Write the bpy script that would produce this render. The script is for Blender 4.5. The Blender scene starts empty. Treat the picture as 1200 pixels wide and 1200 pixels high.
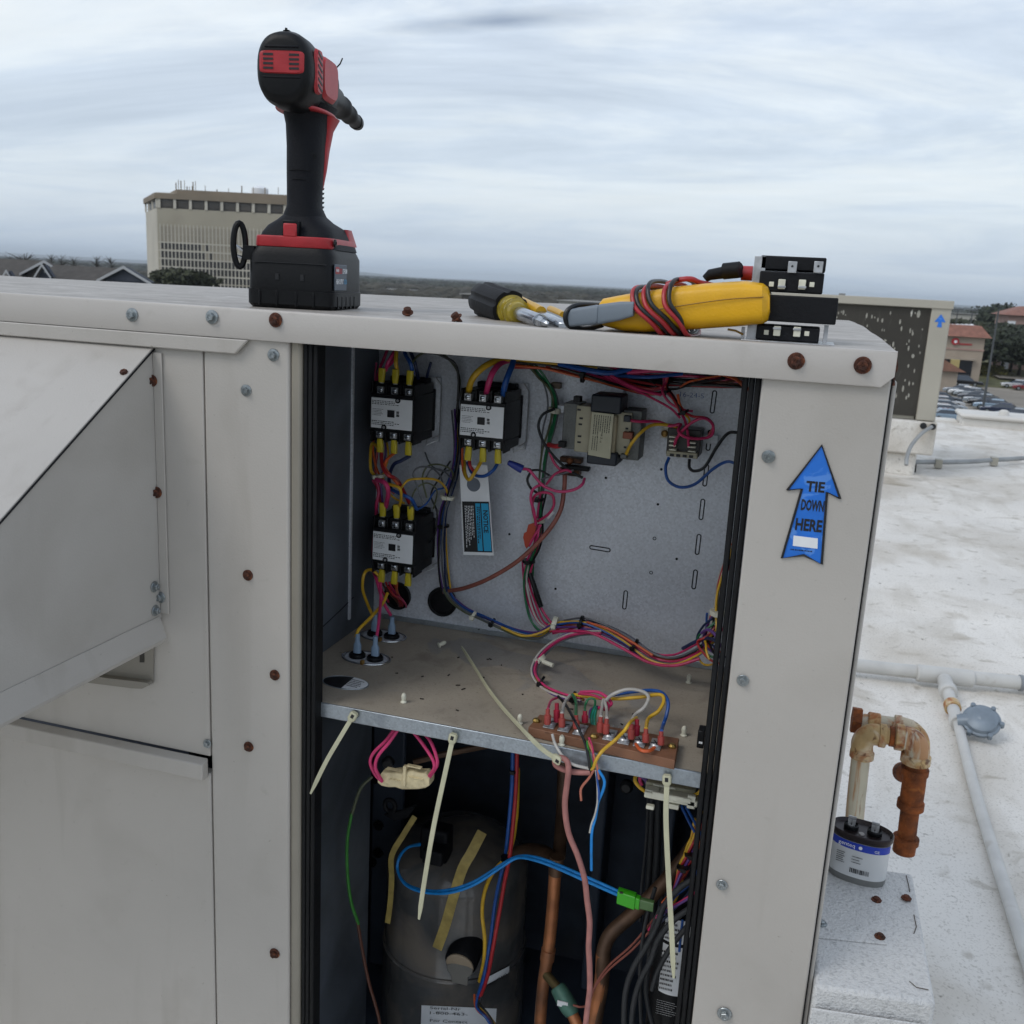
import bpy, bmesh, math, random
from mathutils import Vector, Matrix, noise
random.seed(7)
S = bpy.context.scene
COL = S.collection
# ------------------------------------------------------------------ camera
F_PX, PITCH, ROLL, YAW = 1148.42, 0.229488, 0.053487, 0.282870
CAMZ = 1.5
V = Vector
_h = V((-math.sin(YAW), math.cos(YAW), 0))
_F = _h*math.cos(PITCH) - V((0, 0, 1))*math.sin(PITCH)
_r0 = V((math.cos(YAW), math.sin(YAW), 0))
_u0 = _r0.cross(_F)
_R = _r0*math.cos(ROLL) + _u0*math.sin(ROLL)
_U = -_r0*math.sin(ROLL) + _u0*math.cos(ROLL)
cd = bpy.data.cameras.new('camera'); cam = bpy.data.objects.new('camera', cd); COL.objects.link(cam)
m = Matrix((( _R.x, _U.x, -_F.x, 0), (_R.y, _U.y, -_F.y, 0), (_R.z, _U.z, -_F.z, CAMZ), (0, 0, 0, 1)))
cam.matrix_world = m
cd.sensor_width = 36; cd.sensor_fit = 'HORIZONTAL'; cd.lens = F_PX/1200*36
cd.clip_start = 0.02; cd.clip_end = 40000
cd.dof.use_dof = True; cd.dof.focus_distance = 1.06; cd.dof.aperture_fstop = 20
S.camera = cam
S.render.resolution_x = 1024; S.render.resolution_y = 1024
# ------------------------------------------------------------------ view
S.view_settings.view_transform = 'Standard'; S.view_settings.look = 'None'
S.view_settings.exposure = 0.72; S.view_settings.gamma = 1.0
# ------------------------------------------------------------------ sun + world
SUN_EL, SUN_AZ = math.radians(48), math.radians(222)      # azimuth from +Y clockwise: behind-left of the camera
sd = bpy.data.lights.new('sun', 'SUN'); sun = bpy.data.objects.new('sun', sd); COL.objects.link(sun)
sd.energy = 0.55; sd.angle = math.radians(25); sd.color = (1, .965, .91)
sdir = V((math.sin(SUN_AZ)*math.cos(SUN_EL), math.cos(SUN_AZ)*math.cos(SUN_EL), math.sin(SUN_EL)))
sun.rotation_euler = sdir.to_track_quat('Z', 'Y').to_euler(); sun.location = (0, -5, 20)
W = bpy.data.worlds.new('World'); S.world = W; W.use_nodes = True
nt = W.node_tree; N = nt.nodes; L = nt.links; N.clear()
def nd(tree, t, **k):
    n = tree.nodes.new(t)
    for a, b in k.items(): setattr(n, a, b)
    return n
def ramp(tree, src, stops):
    r = tree.nodes.new('ShaderNodeValToRGB'); e = r.color_ramp.elements
    while len(e) < len(stops): e.new(.5)
    for i, (p, c) in enumerate(stops):
        e[i].position = p; e[i].color = (c, c, c, 1) if isinstance(c, (int, float)) else (*c, 1)
    tree.links.new(src, r.inputs[0]); return r.outputs[0]
def lin(h):
    h = h.lstrip('#'); o = []
    for i in (0, 2, 4):
        v = int(h[i:i+2], 16)/255
        o.append(v/12.92 if v <= .04045 else ((v+.055)/1.055)**2.4)
    return tuple(o)
sky = nd(nt, 'ShaderNodeTexSky', sky_type='NISHITA'); sky.sun_disc = False
sky.sun_elevation = SUN_EL; sky.sun_rotation = SUN_AZ; sky.altitude = 200; sky.air_density = 1.4; sky.dust_density = 2.5
skys = nd(nt, 'ShaderNodeVectorMath', operation='SCALE'); skys.inputs['Scale'].default_value = 0.10
L.new(sky.outputs[0], skys.inputs[0])
tc = nd(nt, 'ShaderNodeTexCoord')
# clouds lie on a flat layer: project the view direction onto it
sx = nd(nt, 'ShaderNodeSeparateXYZ'); L.new(tc.outputs['Generated'], sx.inputs[0])
zz = nd(nt, 'ShaderNodeMath', operation='ADD'); zz.inputs[1].default_value = .13; L.new(sx.outputs[2], zz.inputs[0])
zm = nd(nt, 'ShaderNodeMath', operation='MAXIMUM'); zm.inputs[1].default_value = .05; L.new(zz.outputs[0], zm.inputs[0])
dx = nd(nt, 'ShaderNodeMath', operation='DIVIDE'); L.new(sx.outputs[0], dx.inputs[0]); L.new(zm.outputs[0], dx.inputs[1])
dy = nd(nt, 'ShaderNodeMath', operation='DIVIDE'); L.new(sx.outputs[1], dy.inputs[0]); L.new(zm.outputs[0], dy.inputs[1])
cx = nd(nt, 'ShaderNodeCombineXYZ'); L.new(dx.outputs[0], cx.inputs[0]); L.new(dy.outputs[0], cx.inputs[1])
mp = nd(nt, 'ShaderNodeMapping'); mp.inputs['Rotation'].default_value = (0, 0, math.radians(-26)); mp.inputs['Scale'].default_value = (.50, 1.0, 1)
mp.inputs['Location'].default_value = (2.3, 1.1, 0)
L.new(cx.outputs[0], mp.inputs[0])
n1 = nd(nt, 'ShaderNodeTexNoise'); n1.inputs['Scale'].default_value = .85; n1.inputs['Detail'].default_value = 7; n1.inputs['Roughness'].default_value = .66; n1.inputs['Distortion'].default_value = .7
L.new(mp.outputs[0], n1.inputs['Vector'])
n2 = nd(nt, 'ShaderNodeTexNoise'); n2.inputs['Scale'].default_value = 3.2; n2.inputs['Detail'].default_value = 5; n2.inputs['Distortion'].default_value = .4
L.new(mp.outputs[0], n2.inputs['Vector'])
r1 = ramp(nt, n1.outputs[0], [(.32, lin('#8c98ac')), (.44, lin('#a6b1c1')), (.54, lin('#c3c9cf')), (.68, lin('#d2d4d4'))])
r2 = ramp(nt, n2.outputs[0], [(.25, .84), (.75, 1.1)])
cm = nd(nt, 'ShaderNodeMix', data_type='RGBA', blend_type='MULTIPLY'); cm.inputs[0].default_value = .7
L.new(r1, cm.inputs[6]); L.new(r2, cm.inputs[7])
# darker slate bank high up, paler haze towards the horizon
hz = ramp(nt, sx.outputs[2], [(0, lin('#96a7ba')), (.07, lin('#aab7c5')), (.2, lin('#c3cacf')), (.45, lin('#9ca7b8'))])
hm = ramp(nt, sx.outputs[2], [(0, .88), (.10, .48), (.25, .32), (.5, .36)])
c2 = nd(nt, 'ShaderNodeMix', data_type='RGBA'); L.new(hm, c2.inputs[0]); L.new(cm.outputs[2], c2.inputs[6]); L.new(hz, c2.inputs[7])
# one long slate cloud streak high in the sky
_sv = (_F*F_PX + _R*(-5) + _U*(600-24)).normalized(); _sz = _sv.z+.13
_a = math.radians(-26); _px, _py = _sv.x/_sz, _sv.y/_sz
_q = (_px*.50*math.cos(_a)-_py*1.0*math.sin(_a), _px*.36*math.sin(_a)+_py*1.0*math.cos(_a))
sm = nd(nt, 'ShaderNodeMapping', vector_type='POINT'); sm.inputs['Rotation'].default_value = (0, 0, math.radians(-12))
sb_ = nd(nt, 'ShaderNodeVectorMath', operation='SUBTRACT'); sb_.inputs[1].default_value = (_px, _py, 0); L.new(cx.outputs[0], sb_.inputs[0]); L.new(sb_.outputs[0], sm.inputs[0]); sm.inputs['Scale'].default_value = (2.0, 8.0, 1)
nw = nd(nt, 'ShaderNodeTexNoise'); nw.inputs['Scale'].default_value = 6; nw.inputs['Detail'].default_value = 5; L.new(mp.outputs[0], nw.inputs['Vector'])
ln_ = nd(nt, 'ShaderNodeVectorMath', operation='LENGTH'); L.new(sm.outputs[0], ln_.inputs[0])
ad_ = nd(nt, 'ShaderNodeMath', operation='MULTIPLY_ADD'); L.new(nw.outputs[0], ad_.inputs[0]); ad_.inputs[1].default_value = .6; L.new(ln_.outputs['Value'], ad_.inputs[2])
sf_ = ramp(nt, ad_.outputs[0], [(.34, .8), (1.0, 0)])
c4 = nd(nt, 'ShaderNodeMix', data_type='RGBA'); L.new(sf_, c4.inputs[0]); L.new(c2.outputs[2], c4.inputs[6]); c4.inputs[7].default_value = (*lin('#6c788c'), 1)
c3 = nd(nt, 'ShaderNodeMix', data_type='RGBA'); c3.inputs[0].default_value = .86
L.new(skys.outputs[0], c3.inputs[6]); L.new(c4.outputs[2], c3.inputs[7])
bg = nd(nt, 'ShaderNodeBackground'); bg.inputs[1].default_value = 1.0; L.new(c3.outputs[2], bg.inputs[0])
wo = nd(nt, 'ShaderNodeOutputWorld'); L.new(bg.outputs[0], wo.inputs[0])
# ------------------------------------------------------------------ pixel -> world
def ray(x, y): return (_F*F_PX + _R*(x-600) + _U*(600-y)).normalized()
O = V((0, 0, CAMZ))
def P(x, y, Y=None, Z=None, X=None):
    v = ray(x, y)
    if Y is not None: t = Y/v.y
    elif Z is not None: t = Z/v.z
    else: t = X/v.x
    return O + v*t
def PT(q):
    if isinstance(q, Vector): return q
    if len(q) == 4: return V(q[:3])
    return P(q[0], q[1], Y=q[2]) if q[2] > 0 else P(q[0], q[1], Z=q[2])
# ------------------------------------------------------------------ materials
MATS = {}
def mat(name, col, rough=.5, metal=0, var=.12, vs=8, bump=0, bs=60, col2=None, patch=None, streak=None, spangle=0, spec=.5, coat=0, alpha=None, emis=None, trans=0):
    if name in MATS: return MATS[name]
    m = bpy.data.materials.new(name); m.use_nodes = True; t = m.node_tree; b = t.nodes['Principled BSDF']
    if isinstance(col, str): col = lin(col)
    b.inputs['Roughness'].default_value = rough; b.inputs['Metallic'].default_value = metal
    b.inputs['Specular IOR Level'].default_value = spec; b.inputs['Coat Weight'].default_value = coat
    if trans: b.inputs['Transmission Weight'].default_value = trans
    tc = t.nodes.new('ShaderNodeTexCoord')
    def noi(scale, det=5, vec=None, dist=0, sc=None):
        n = t.nodes.new('ShaderNodeTexNoise'); n.inputs['Scale'].default_value = scale; n.inputs['Detail'].default_value = det; n.inputs['Distortion'].default_value = dist
        if sc:
            mp = t.nodes.new('ShaderNodeMapping'); mp.inputs['Scale'].default_value = sc; t.links.new(tc.outputs['Object'], mp.inputs[0]); t.links.new(mp.outputs[0], n.inputs['Vector'])
        else: t.links.new(tc.outputs['Object'], n.inputs['Vector'])
        return n.outputs[0]
    c = None
    if var:
        lo = tuple(max(0, x*(1-var*1.6)) for x in col); hi = tuple(min(1, x*(1+var)) for x in col)
        c = ramp(t, noi(vs, 6), [(.3, lo), (.7, hi)])
    else:
        r = t.nodes.new('ShaderNodeRGB'); r.outputs[0].default_value = (*col, 1); c = r.outputs[0]
    def mix(c, c2, fac):
        x = t.nodes.new('ShaderNodeMix'); x.data_type = 'RGBA'; t.links.new(fac, x.inputs[0]); t.links.new(c, x.inputs[6])
        if isinstance(c2, str): c2 = lin(c2)
        if isinstance(c2, tuple): x.inputs[7].default_value = (*c2, 1)
        else: t.links.new(c2, x.inputs[7])
        return x.outputs[2]
    if spangle:
        v = t.nodes.new('ShaderNodeTexVoronoi'); v.inputs['Scale'].default_value = spangle; t.links.new(tc.outputs['Object'], v.inputs['Vector'])
        bw = t.nodes.new('ShaderNodeRGBToBW'); t.links.new(v.outputs['Color'], bw.inputs[0])
        f = ramp(t, bw.outputs[0], [(0, tuple(x*.72 for x in col)), (1, tuple(min(1, x*1.25) for x in col))])
        c = mix(c, f, ramp(t, noi(3, 2), [(.35, .35), (.65, .75)]))
        rr = ramp(t, bw.outputs[0], [(0, rough-.09), (1, rough+.1)]); t.links.new(rr, b.inputs['Roughness'])
    if patch:      # list of (colour, scale, lo, hi, strength)
        for q in patch:
            pc, ps, lo, hi, st = q[:5]; sc = q[5] if len(q) > 5 else None
            c = mix(c, pc, ramp(t, noi(ps, 8, dist=.6, sc=sc), [(lo, 0), (hi, st)]))
    t.links.new(c, b.inputs['Base Color'])
    if bump:
        bp = t.nodes.new('ShaderNodeBump'); bp.inputs['Strength'].default_value = bump; bp.inputs['Distance'].default_value = .002
        t.links.new(noi(bs, 4), bp.inputs['Height']); t.links.new(bp.outputs[0], b.inputs['Normal'])
    MATS[name] = m; return m
PAINT = mat('beige_paint', '#b3aea7', .42, var=.06, vs=3, bump=.12, bs=500, patch=[('#857d70', 7, .56, .85, .30), ('#8b8478', 60, .66, .8, .25), ('#857c70', 20, .56, .78, .32, (1, 1, .10)), ('#6f6558', 240, .70, .76, .5)])
PAINT_IN = mat('beige_paint_hood', '#b6b2ac', .45, var=.05, vs=5, bump=.12, bs=500, patch=[('#7d7364', 6, .5, .85, .35)])
LIDM = mat('weathered_lid_paint', '#a7a19a', .5, var=.07, vs=12, bump=.3, bs=220, patch=[('#857e75', 26, .40, .68, .7, (.6, 1, 1)), ('#655e55', 110, .56, .70, .6, (.6, 1, 1)), ('#6b645a', 9, .58, .74, .4), ('#d2cec8', 45, .60, .72, .4, (.6, 1, 1))])
LIPM = mat('lid_lip_paint', '#b5b0aa', .4, var=.04, vs=5, bump=.1, bs=500, patch=[('#8f887e', 30, .62, .8, .3), ('#7c6a55', 90, .72, .8, .4)])
JAMB = mat('yellowish_shaded_paint', '#8a8478', .5, var=.08)  # yellowish paint, its colour darkened to shade the fold that faces sideways
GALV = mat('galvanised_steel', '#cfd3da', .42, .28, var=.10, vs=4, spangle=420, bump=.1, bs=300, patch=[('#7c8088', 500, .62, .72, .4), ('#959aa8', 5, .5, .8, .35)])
GALVD = mat('shaded_galvanised_steel', '#727a84', .5, .5, var=.12, vs=4, spangle=420, patch=[('#22262c', 6, .4, .7, .6)])  # darker copy of the galvanised steel, with the cabinet's shade in its colour
DUST = mat('dusty_shelf_steel', '#aaa091', .62, .15, var=.12, vs=9, bump=.2, bs=200, patch=[('#8e8f90', 9, .60, .63, .55), ('#5d5248', 25, .55, .75, .4), ('#3c342d', 160, .70, .74, .55), ('#665c53', 420, .55, .7, .3)])
EDGE = mat('galvanised_edge', '#a3abb2', .36, .75, var=.1, vs=30, spangle=500, patch=[('#6d747c', 40, .55, .7, .4)])
DARKIN = mat('black_insulation', '#333a46', .8, var=.3, vs=14, bump=.4, bs=60, patch=[('#2b2723', 9, .5, .75, .5)])
NAVY = mat('dark_painted_steel', '#434c5a', .55, .2, var=.2, vs=8, patch=[('#332e29', 12, .6, .8, .5)])
GASK = mat('black_rubber_gasket', '#101113', .6, spec=.25, var=.25, vs=20, bump=.3, bs=120, patch=[('#3a3c3e', 12, .58, .72, .5, (1, 1, .2))])
RUST = mat('rust', '#5d3423', .85, .1, var=.35, vs=160, bump=.8, bs=400, col2=None, patch=[('#2b1a15', 120, .45, .6, .8), ('#8f5128', 220, .6, .7, .6)])
ZINC = mat('zinc_screw', '#9aa0a2', .32, .85, var=.2, vs=200, patch=[('#5b5a55', 200, .55, .7, .5)])
STEEL = mat('bright_steel', '#b9bdc2', .22, .95, var=.1, vs=100)
BLK = mat('black_plastic', '#0e0f12', .45, spec=.3, var=.15, vs=30, bump=.15, bs=400)
BLKM = mat('matte_black_plastic', '#121317', .6, spec=.25, var=.15, vs=30, bump=.2, bs=300)
YCON = mat('yellow_vinyl', '#c2b02a', .4, var=.12, vs=60)
WLAB = mat('white_label_paper', '#e4e6e8', .5, var=.04, vs=40)
PRINT = mat('black_print', '#15161a', .5, var=0)
def wm(n, c, r=.38): return mat('wire_'+n, c, r, var=.12, vs=90, bump=.1, bs=300)
WC = dict(pink=wm('pink', '#c8386e'), yellow=wm('yellow', '#cda32b'), blue=wm('blue', '#1f4f96'), red=wm('red', '#a92a30'), black=wm('black', '#15171a'),
          white=wm('white', '#b9b6b0'), grey=wm('grey', '#5d6066'), green=wm('green', '#1f6b43'), orange=wm('orange', '#c85a2c'), brown=wm('brown', '#5a3426'),
          purple=wm('purple', '#5b3a7c'), cyan=wm('light_blue', '#1c84cf'), tube=wm('brown_tube', '#8e5448', .5), dusk=wm('dark_blue', '#16274d'), olive=wm('olive', '#5c6148'),
          rose=wm('rose_tube', '#a06b65', .55), mag=wm('magenta', '#bb2b5d'), salmon=wm('salmon', '#b8705c'), lgreen=wm('leaf_green', '#33812c'), teal=wm('teal', '#2c8f86'), black2=wm('soft_black', '#26282b', .6))
# ------------------------------------------------------------------ mesh builder
class MB:
    def __init__(s): s.v = []; s.f = []
    def add(s, vs, fs):
        o = len(s.v); s.v += [V(a) for a in vs]; s.f += [tuple(i+o for i in f) for f in fs]; return s
    def box(s, a, b):
        x0, y0, z0 = a; x1, y1, z1 = b
        return s.add([(x0,y0,z0),(x1,y0,z0),(x1,y1,z0),(x0,y1,z0),(x0,y0,z1),(x1,y0,z1),(x1,y1,z1),(x0,y1,z1)],
                     [(3,2,1,0),(4,5,6,7),(0,1,5,4),(1,2,6,5),(2,3,7,6),(3,0,4,7)])
    def obox(s, c, u, v, w):     # centre and three half-extent vectors
        c, u, v, w = V(c), V(u), V(v), V(w)
        return s.add([c-u-v-w, c+u-v-w, c+u+v-w, c-u+v-w, c-u-v+w, c+u-v+w, c+u+v+w, c-u+v+w],
                     [(3,2,1,0),(4,5,6,7),(0,1,5,4),(1,2,6,5),(2,3,7,6),(3,0,4,7)])
    def prism(s, poly, d):       # polygon of 3d points swept by vector d
        n = len(poly); d = V(d); p = [V(a) for a in poly]
        return s.add(p + [a+d for a in p], [tuple(range(n))[::-1], tuple(range(n, 2*n))] + [(i, (i+1) % n, (i+1) % n+n, i+n) for i in range(n)])
    def tube(s, pts, r, n=8, closed=False, cap=True):
        pts = [V(p) for p in pts]; m_ = len(pts); rs = r if isinstance(r, (list, tuple)) else [r]*m_
        T = []
        for i in range(m_):
            a = pts[(i-1) % m_] if (i or closed) else pts[0]; b = pts[(i+1) % m_] if (i < m_-1 or closed) else pts[-1]
            t = (b-a); T.append(t.normalized() if t.length > 1e-9 else V((0, 0, 1)))
        u = T[0].orthogonal().normalized(); vs = []; 
        for i in range(m_):
            if i:
                u = T[i-1].rotation_difference(T[i]) @ u
            u = (u - T[i]*u.dot(T[i])).normalized(); w = T[i].cross(u)
            for k in range(n):
                a = 2*math.pi*k/n; vs.append(pts[i] + (u*math.cos(a)+w*math.sin(a))*rs[i])
        fs = []
        for i in range(m_ - (0 if closed else 1)):
            j = (i+1) % m_
            for k in range(n): fs.append((i*n+k, i*n+(k+1) % n, j*n+(k+1) % n, j*n+k))
        if cap and not closed: fs += [tuple(range(n))[::-1], tuple((m_-1)*n+k for k in range(n))]
        return s.add(vs, fs)
    def lathe(s, prof, c, ax=(0,0,1), n=24, sx=1, u=None):   # prof [(r, h)]
        c = V(c); ax = V(ax).normalized(); u = V(u).normalized() if u is not None else ax.orthogonal().normalized(); w = ax.cross(u); vs = []
        for r, h in prof:
            for k in range(n):
                a = 2*math.pi*k/n; vs.append(c + ax*h + (u*math.cos(a)*sx + w*math.sin(a))*r)
        fs = [tuple(range(n))[::-1], tuple((len(prof)-1)*n+k for k in range(n))]
        for i in range(len(prof)-1):
            for k in range(n): fs.append((i*n+k, i*n+(k+1) % n, (i+1)*n+(k+1) % n, (i+1)*n+k))
        return s.add(vs, fs)
    def loft(s, rings, n=28):    # ring = (centre, U half vector, V half vector, exponent)
        vs = []
        for c, u, w, e in rings:
            c, u, w = V(c), V(u), V(w)
            for k in range(n):
                a = 2*math.pi*k/n; ca, sa = math.cos(a), math.sin(a)
                vs.append(c + u*math.copysign(abs(ca)**(2/e), ca) + w*math.copysign(abs(sa)**(2/e), sa))
        fs = [tuple(range(n))[::-1], tuple((len(rings)-1)*n+k for k in range(n))]
        for i in range(len(rings)-1):
            for k in range(n): fs.append((i*n+k, i*n+(k+1) % n, (i+1)*n+(k+1) % n, (i+1)*n+k))
        return s.add(vs, fs)
    def quad(s, *p): return s.add(p, [tuple(range(len(p)))])
MWI = {}
def build(name, mb, mt, parent=None, bev=0, local=False, smooth=True, seg=2, angle=35):
    me = bpy.data.meshes.new(name)
    vs = mb.v
    if parent is not None and not local:
        inv = MWI[parent.name]; vs = [inv @ p for p in vs]
    me.from_pydata([tuple(p) for p in vs], [], mb.f); me.validate()
    bm = bmesh.new(); bm.from_mesh(me); bmesh.ops.recalc_face_normals(bm, faces=bm.faces); bm.to_mesh(me); bm.free()
    me.materials.append(mt)
    if smooth:
        for p in me.polygons: p.use_smooth = True
        me.set_sharp_from_angle(angle=math.radians(angle))
    o = bpy.data.objects.new(name, me); COL.objects.link(o)
    if parent is not None:
        o.parent = parent; MWI[o.name] = MWI[parent.name]
    else: MWI[o.name] = Matrix.Identity(4)
    if bev:
        b = o.modifiers.new('bevel', 'BEVEL'); b.width = bev; b.segments = seg; b.limit_method = 'ANGLE'; b.angle_limit = math.radians(40)
    return o
def tag(o, label, cat, group=None, kind=None):
    o['label'] = label
    if cat: o['category'] = cat
    if group: o['group'] = group
    return o
def thing(name, label, cat, loc=(0,0,0), rot=None, group=None):
    o = bpy.data.objects.new(name, None); COL.objects.link(o); o.location = loc; o.empty_display_size = .05
    M = Matrix.Translation(V(loc))
    if rot is not None: o.rotation_euler = rot; M = M @ (rot.to_matrix().to_4x4() if hasattr(rot, 'to_matrix') else Matrix.Identity(4))
    MWI[o.name] = M.inverted(); tag(o, label, cat, group); return o
def struct(name, mb, mt, parent=None, kind='structure', **k):
    o = build(name, mb, mt, parent, **k); o['kind'] = kind; return o
def dupmesh(src, name, parent, loc, rot=None, scale=None):   # a further copy of a small part, sharing its mesh
    o = src.copy(); o.name = name; COL.objects.link(o); o.parent = parent
    o.location = loc if parent is None else MWI[parent.name] @ V(loc)
    if rot is not None: o.rotation_euler = rot
    if scale: o.scale = scale
    return o
def smoothpts(pts, k=6):
    pts = [PT(p) for p in pts]
    if len(pts) < 3:
        return [pts[0].lerp(pts[-1], i/4) for i in range(5)]
    q = [pts[0]*2-pts[1]] + pts + [pts[-1]*2-pts[-2]]; out = []
    for i in range(1, len(q)-2):
        a, b, c, d = q[i-1], q[i], q[i+1], q[i+2]
        for j in range(k):
            t = j/k; out.append(.5*((2*b)+(c-a)*t+(2*a-5*b+4*c-d)*t*t+(3*b-a-3*c+d)*t**3))
    out.append(pts[-1]); return out
def wire(parent, col, r, pts, name='wire', k=6, n=8):
    mm = WC[col] if isinstance(col, str) else col
    return build(name, MB().tube(smoothpts(pts, k), r/1000*(1.12 if r < 2.7 else 1), n), mm, parent)
def harness(parent, cols, spread, r, pts, twist=3.0, seed=0, k=6):
    rnd = random.Random(seed); c = smoothpts(pts, k); n = len(c); T = []
    for i in range(n): T.append((c[min(i+1, n-1)]-c[max(i-1, 0)]).normalized())
    u = T[0].orthogonal().normalized(); U = [u]
    for i in range(1, n):
        u = T[i-1].rotation_difference(T[i]) @ u; u = (u-T[i]*u.dot(T[i])).normalized(); U.append(u)
    for j, col in enumerate(cols):
        ph = 2*math.pi*j/len(cols); rr = spread/1000*(rnd.uniform(.55, 1.15) if j else .2); tw = rnd.uniform(.5, 1)*twist; wob = rnd.uniform(.1, .4); f = rnd.uniform(3, 6); pts2 = []
        for i in range(n):
            a = ph + tw*i/n; r2 = rr*(1+wob*math.sin(f*i/n*2+j*2.1)); w = T[i].cross(U[i])
            pts2.append(c[i] + (U[i]*math.cos(a)+w*math.sin(a))*r2)
        build('wire', MB().tube(pts2, r/1000*1.05, 6), WC[col], parent)
def ring(parent, c, ax, R, r, mt, name='cable_tie', head=True):
    c = PT(c); ax = V(ax).normalized(); u = ax.orthogonal().normalized(); w = ax.cross(u)
    mb = MB().loft([(c-ax*r, u*R, w*R, 2), (c-ax*r, u*(R+.0006), w*(R+.0006), 2), (c+ax*r, u*(R+.0006), w*(R+.0006), 2), (c+ax*r, u*R, w*R, 2)], 14)
    if head: mb.obox(c + V((0, -1, 0))*(R+.001), V((.0028, 0, 0)), V((0, .0018, 0)), V((0, 0, .0022)))
    return build(name, mb, mt, parent)
def text(parent, s, c, xd, yd, height, mt, name='lettering', width=None, bold=.0, thick=.0002):
    c, xd, yd = V(c), V(xd).normalized(), V(yd).normalized()
    cu = bpy.data.curves.new('lettering', 'FONT'); cu.body = s; cu.size = 1; cu.align_x = 'CENTER'; cu.align_y = 'CENTER'; cu.offset = bold; cu.resolution_u = 2
    ob = bpy.data.objects.new('t', cu); COL.objects.link(ob); dg = bpy.context.evaluated_depsgraph_get(); dg.update()
    me = bpy.data.meshes.new_from_object(ob.evaluated_get(dg)); bpy.data.objects.remove(ob)
    xs = [v.co.x for v in me.vertices]; ys = [v.co.y for v in me.vertices]
    mx, my = (min(xs)+max(xs))/2, (min(ys)+max(ys))/2; sc = height/(max(ys)-min(ys)); sxx = sc if width is None else width/(max(xs)-min(xs))
    mb = MB(); mb.v = [c + xd*(v.co.x-mx)*sxx + yd*(v.co.y-my)*sc for v in me.vertices]; mb.f = [tuple(p.vertices) for p in me.polygons]
    bpy.data.meshes.remove(me)
    return build(name, mb, mt, parent, smooth=False)
def printlines(parent, c, xd, yd, w, h, rows, mt=PRINT, fill=.45, seed=1, name='print'):   # illegible small print
    rnd = random.Random(seed); c, xd, yd = V(c), V(xd), V(yd); mb = MB(); n = 0
    for i in range(rows):
        y = h/2 - (i+.5)*h/rows; x = -w/2
        end = w/2*rnd.uniform(.3, 1)
        while x < end:
            l = rnd.uniform(.02, .07)*w; a = c+xd*x+yd*y; b = c+xd*min(x+l, w/2)+yd*y; t = yd*(h/rows*fill/2)
            mb.quad(a-t, b-t, b+t, a+t); x += l+rnd.uniform(.01, .03)*w
    return build(name, mb, mt, parent, smooth=False)
X_, Y_, Z_ = V((1,0,0)), V((0,1,0)), V((0,0,1))
exec_parts = []
# ================================================================== ROOF, UNIT
FY = .85; ZL = CAMZ-.038; SHZ = CAMZ-.4415; BY = 1.138
roofm = mat('white_roof_membrane', '#dedad3', .75, var=.07, vs=1.1, bump=.9, bs=16, patch=[('#a59a88', 1.3, .46, .72, .6), ('#8f8065', .9, .60, .74, .55), ('#8a7e68', 3.0, .58, .74, .6), ('#5d574b', 38, .66, .75, .75), ('#8f8676', 12, .60, .72, .55), ('#8a8377', 150, .55, .68, .5), ('#a8a092', 5, .52, .75, .5, (1, .3, 1))])
mb = MB()
nx, ny = 140, 150
def roofz(x, y):
    z = .010*noise.noise(V((x*1.6, y*1.6, 0))) + .004*noise.noise(V((x*7, y*7, 3)))
    d = abs((x-.42) - .10*math.sin(y*1.3) + .03*y)      # a raised lap seam in the membrane
    z += .034*math.exp(-(d/.045)**2) + .012*math.exp(-((y-5.2-.1*x)/.06)**2)
    return z
for j in range(ny+1):
    for i in range(nx+1):
        x = -6 + 15.0*i/nx; y = -2.5 + 16.6*j/ny
        mb.v.append(V((x, y, roofz(x, y))))
mb.f = [(j*(nx+1)+i, j*(nx+1)+i+1, (j+1)*(nx+1)+i+1, (j+1)*(nx+1)+i) for j in range(ny) for i in range(nx)]
struct('flat_roof', mb, roofm)

unit = thing('rooftop_unit', 'open beige rooftop air conditioning unit with tools lying on its weathered lid', 'air conditioner', (-.5, FY, .35))
U = unit
def bx(name, a, b, mt, bev=0, parent=None): return build(name, MB().box(a, b), mt, parent or U, bev=bev)
# lid with its turned-down front lip
mb = MB(); n = 60; LX0, LX1, LY1 = -2.3, .067, 2.1
for j in range(13):
    for i in range(n+1):
        x = LX0+(LX1-LX0)*i/n; y = FY-.004+(LY1-FY)*j/12
        z = ZL + .004*math.sin(math.pi*j/12) - .012*(j/12)*max(0, min(1, (-x-.5)/1.2)) + .0012*noise.noise(V((x*5, y*5, 0)))*(1 if 0 < j else .3)
        mb.v.append(V((x, y, z)))
mb.f = [(j*(n+1)+i, j*(n+1)+i+1, (j+1)*(n+1)+i+1, (j+1)*(n+1)+i) for j in range(12) for i in range(n)]
build('lid', mb, LIDM, U)
mb = MB(); zb = CAMZ-.0665; f0 = FY-.0055
prof = [(f0+.0035, ZL+.0008), (f0+.0012, ZL+.0002), (f0, ZL-.002), (f0-.0004, zb+.001), (f0, zb), (f0+.006, zb)]
xs = [LX0, -1.2, -.9, -.7, -.55, -.47, -.4, -.2, -.05, .045, .0575, LX1]
for x in xs:
    w = .0006*math.sin(x*21)
    for y, z in prof:
        if x > .05 and z < zb+.006: z = zb + (x-.0575)*.95 if x > .0575 else zb
        mb.v.append(V((x, y+w, z)))
k = len(prof); mb.f = [(i*k+j, (i+1)*k+j, (i+1)*k+j+1, i*k+j+1) for i in range(len(xs)-1) for j in range(k-1)]
build('lid_lip', mb, LIPM, U)
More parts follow.
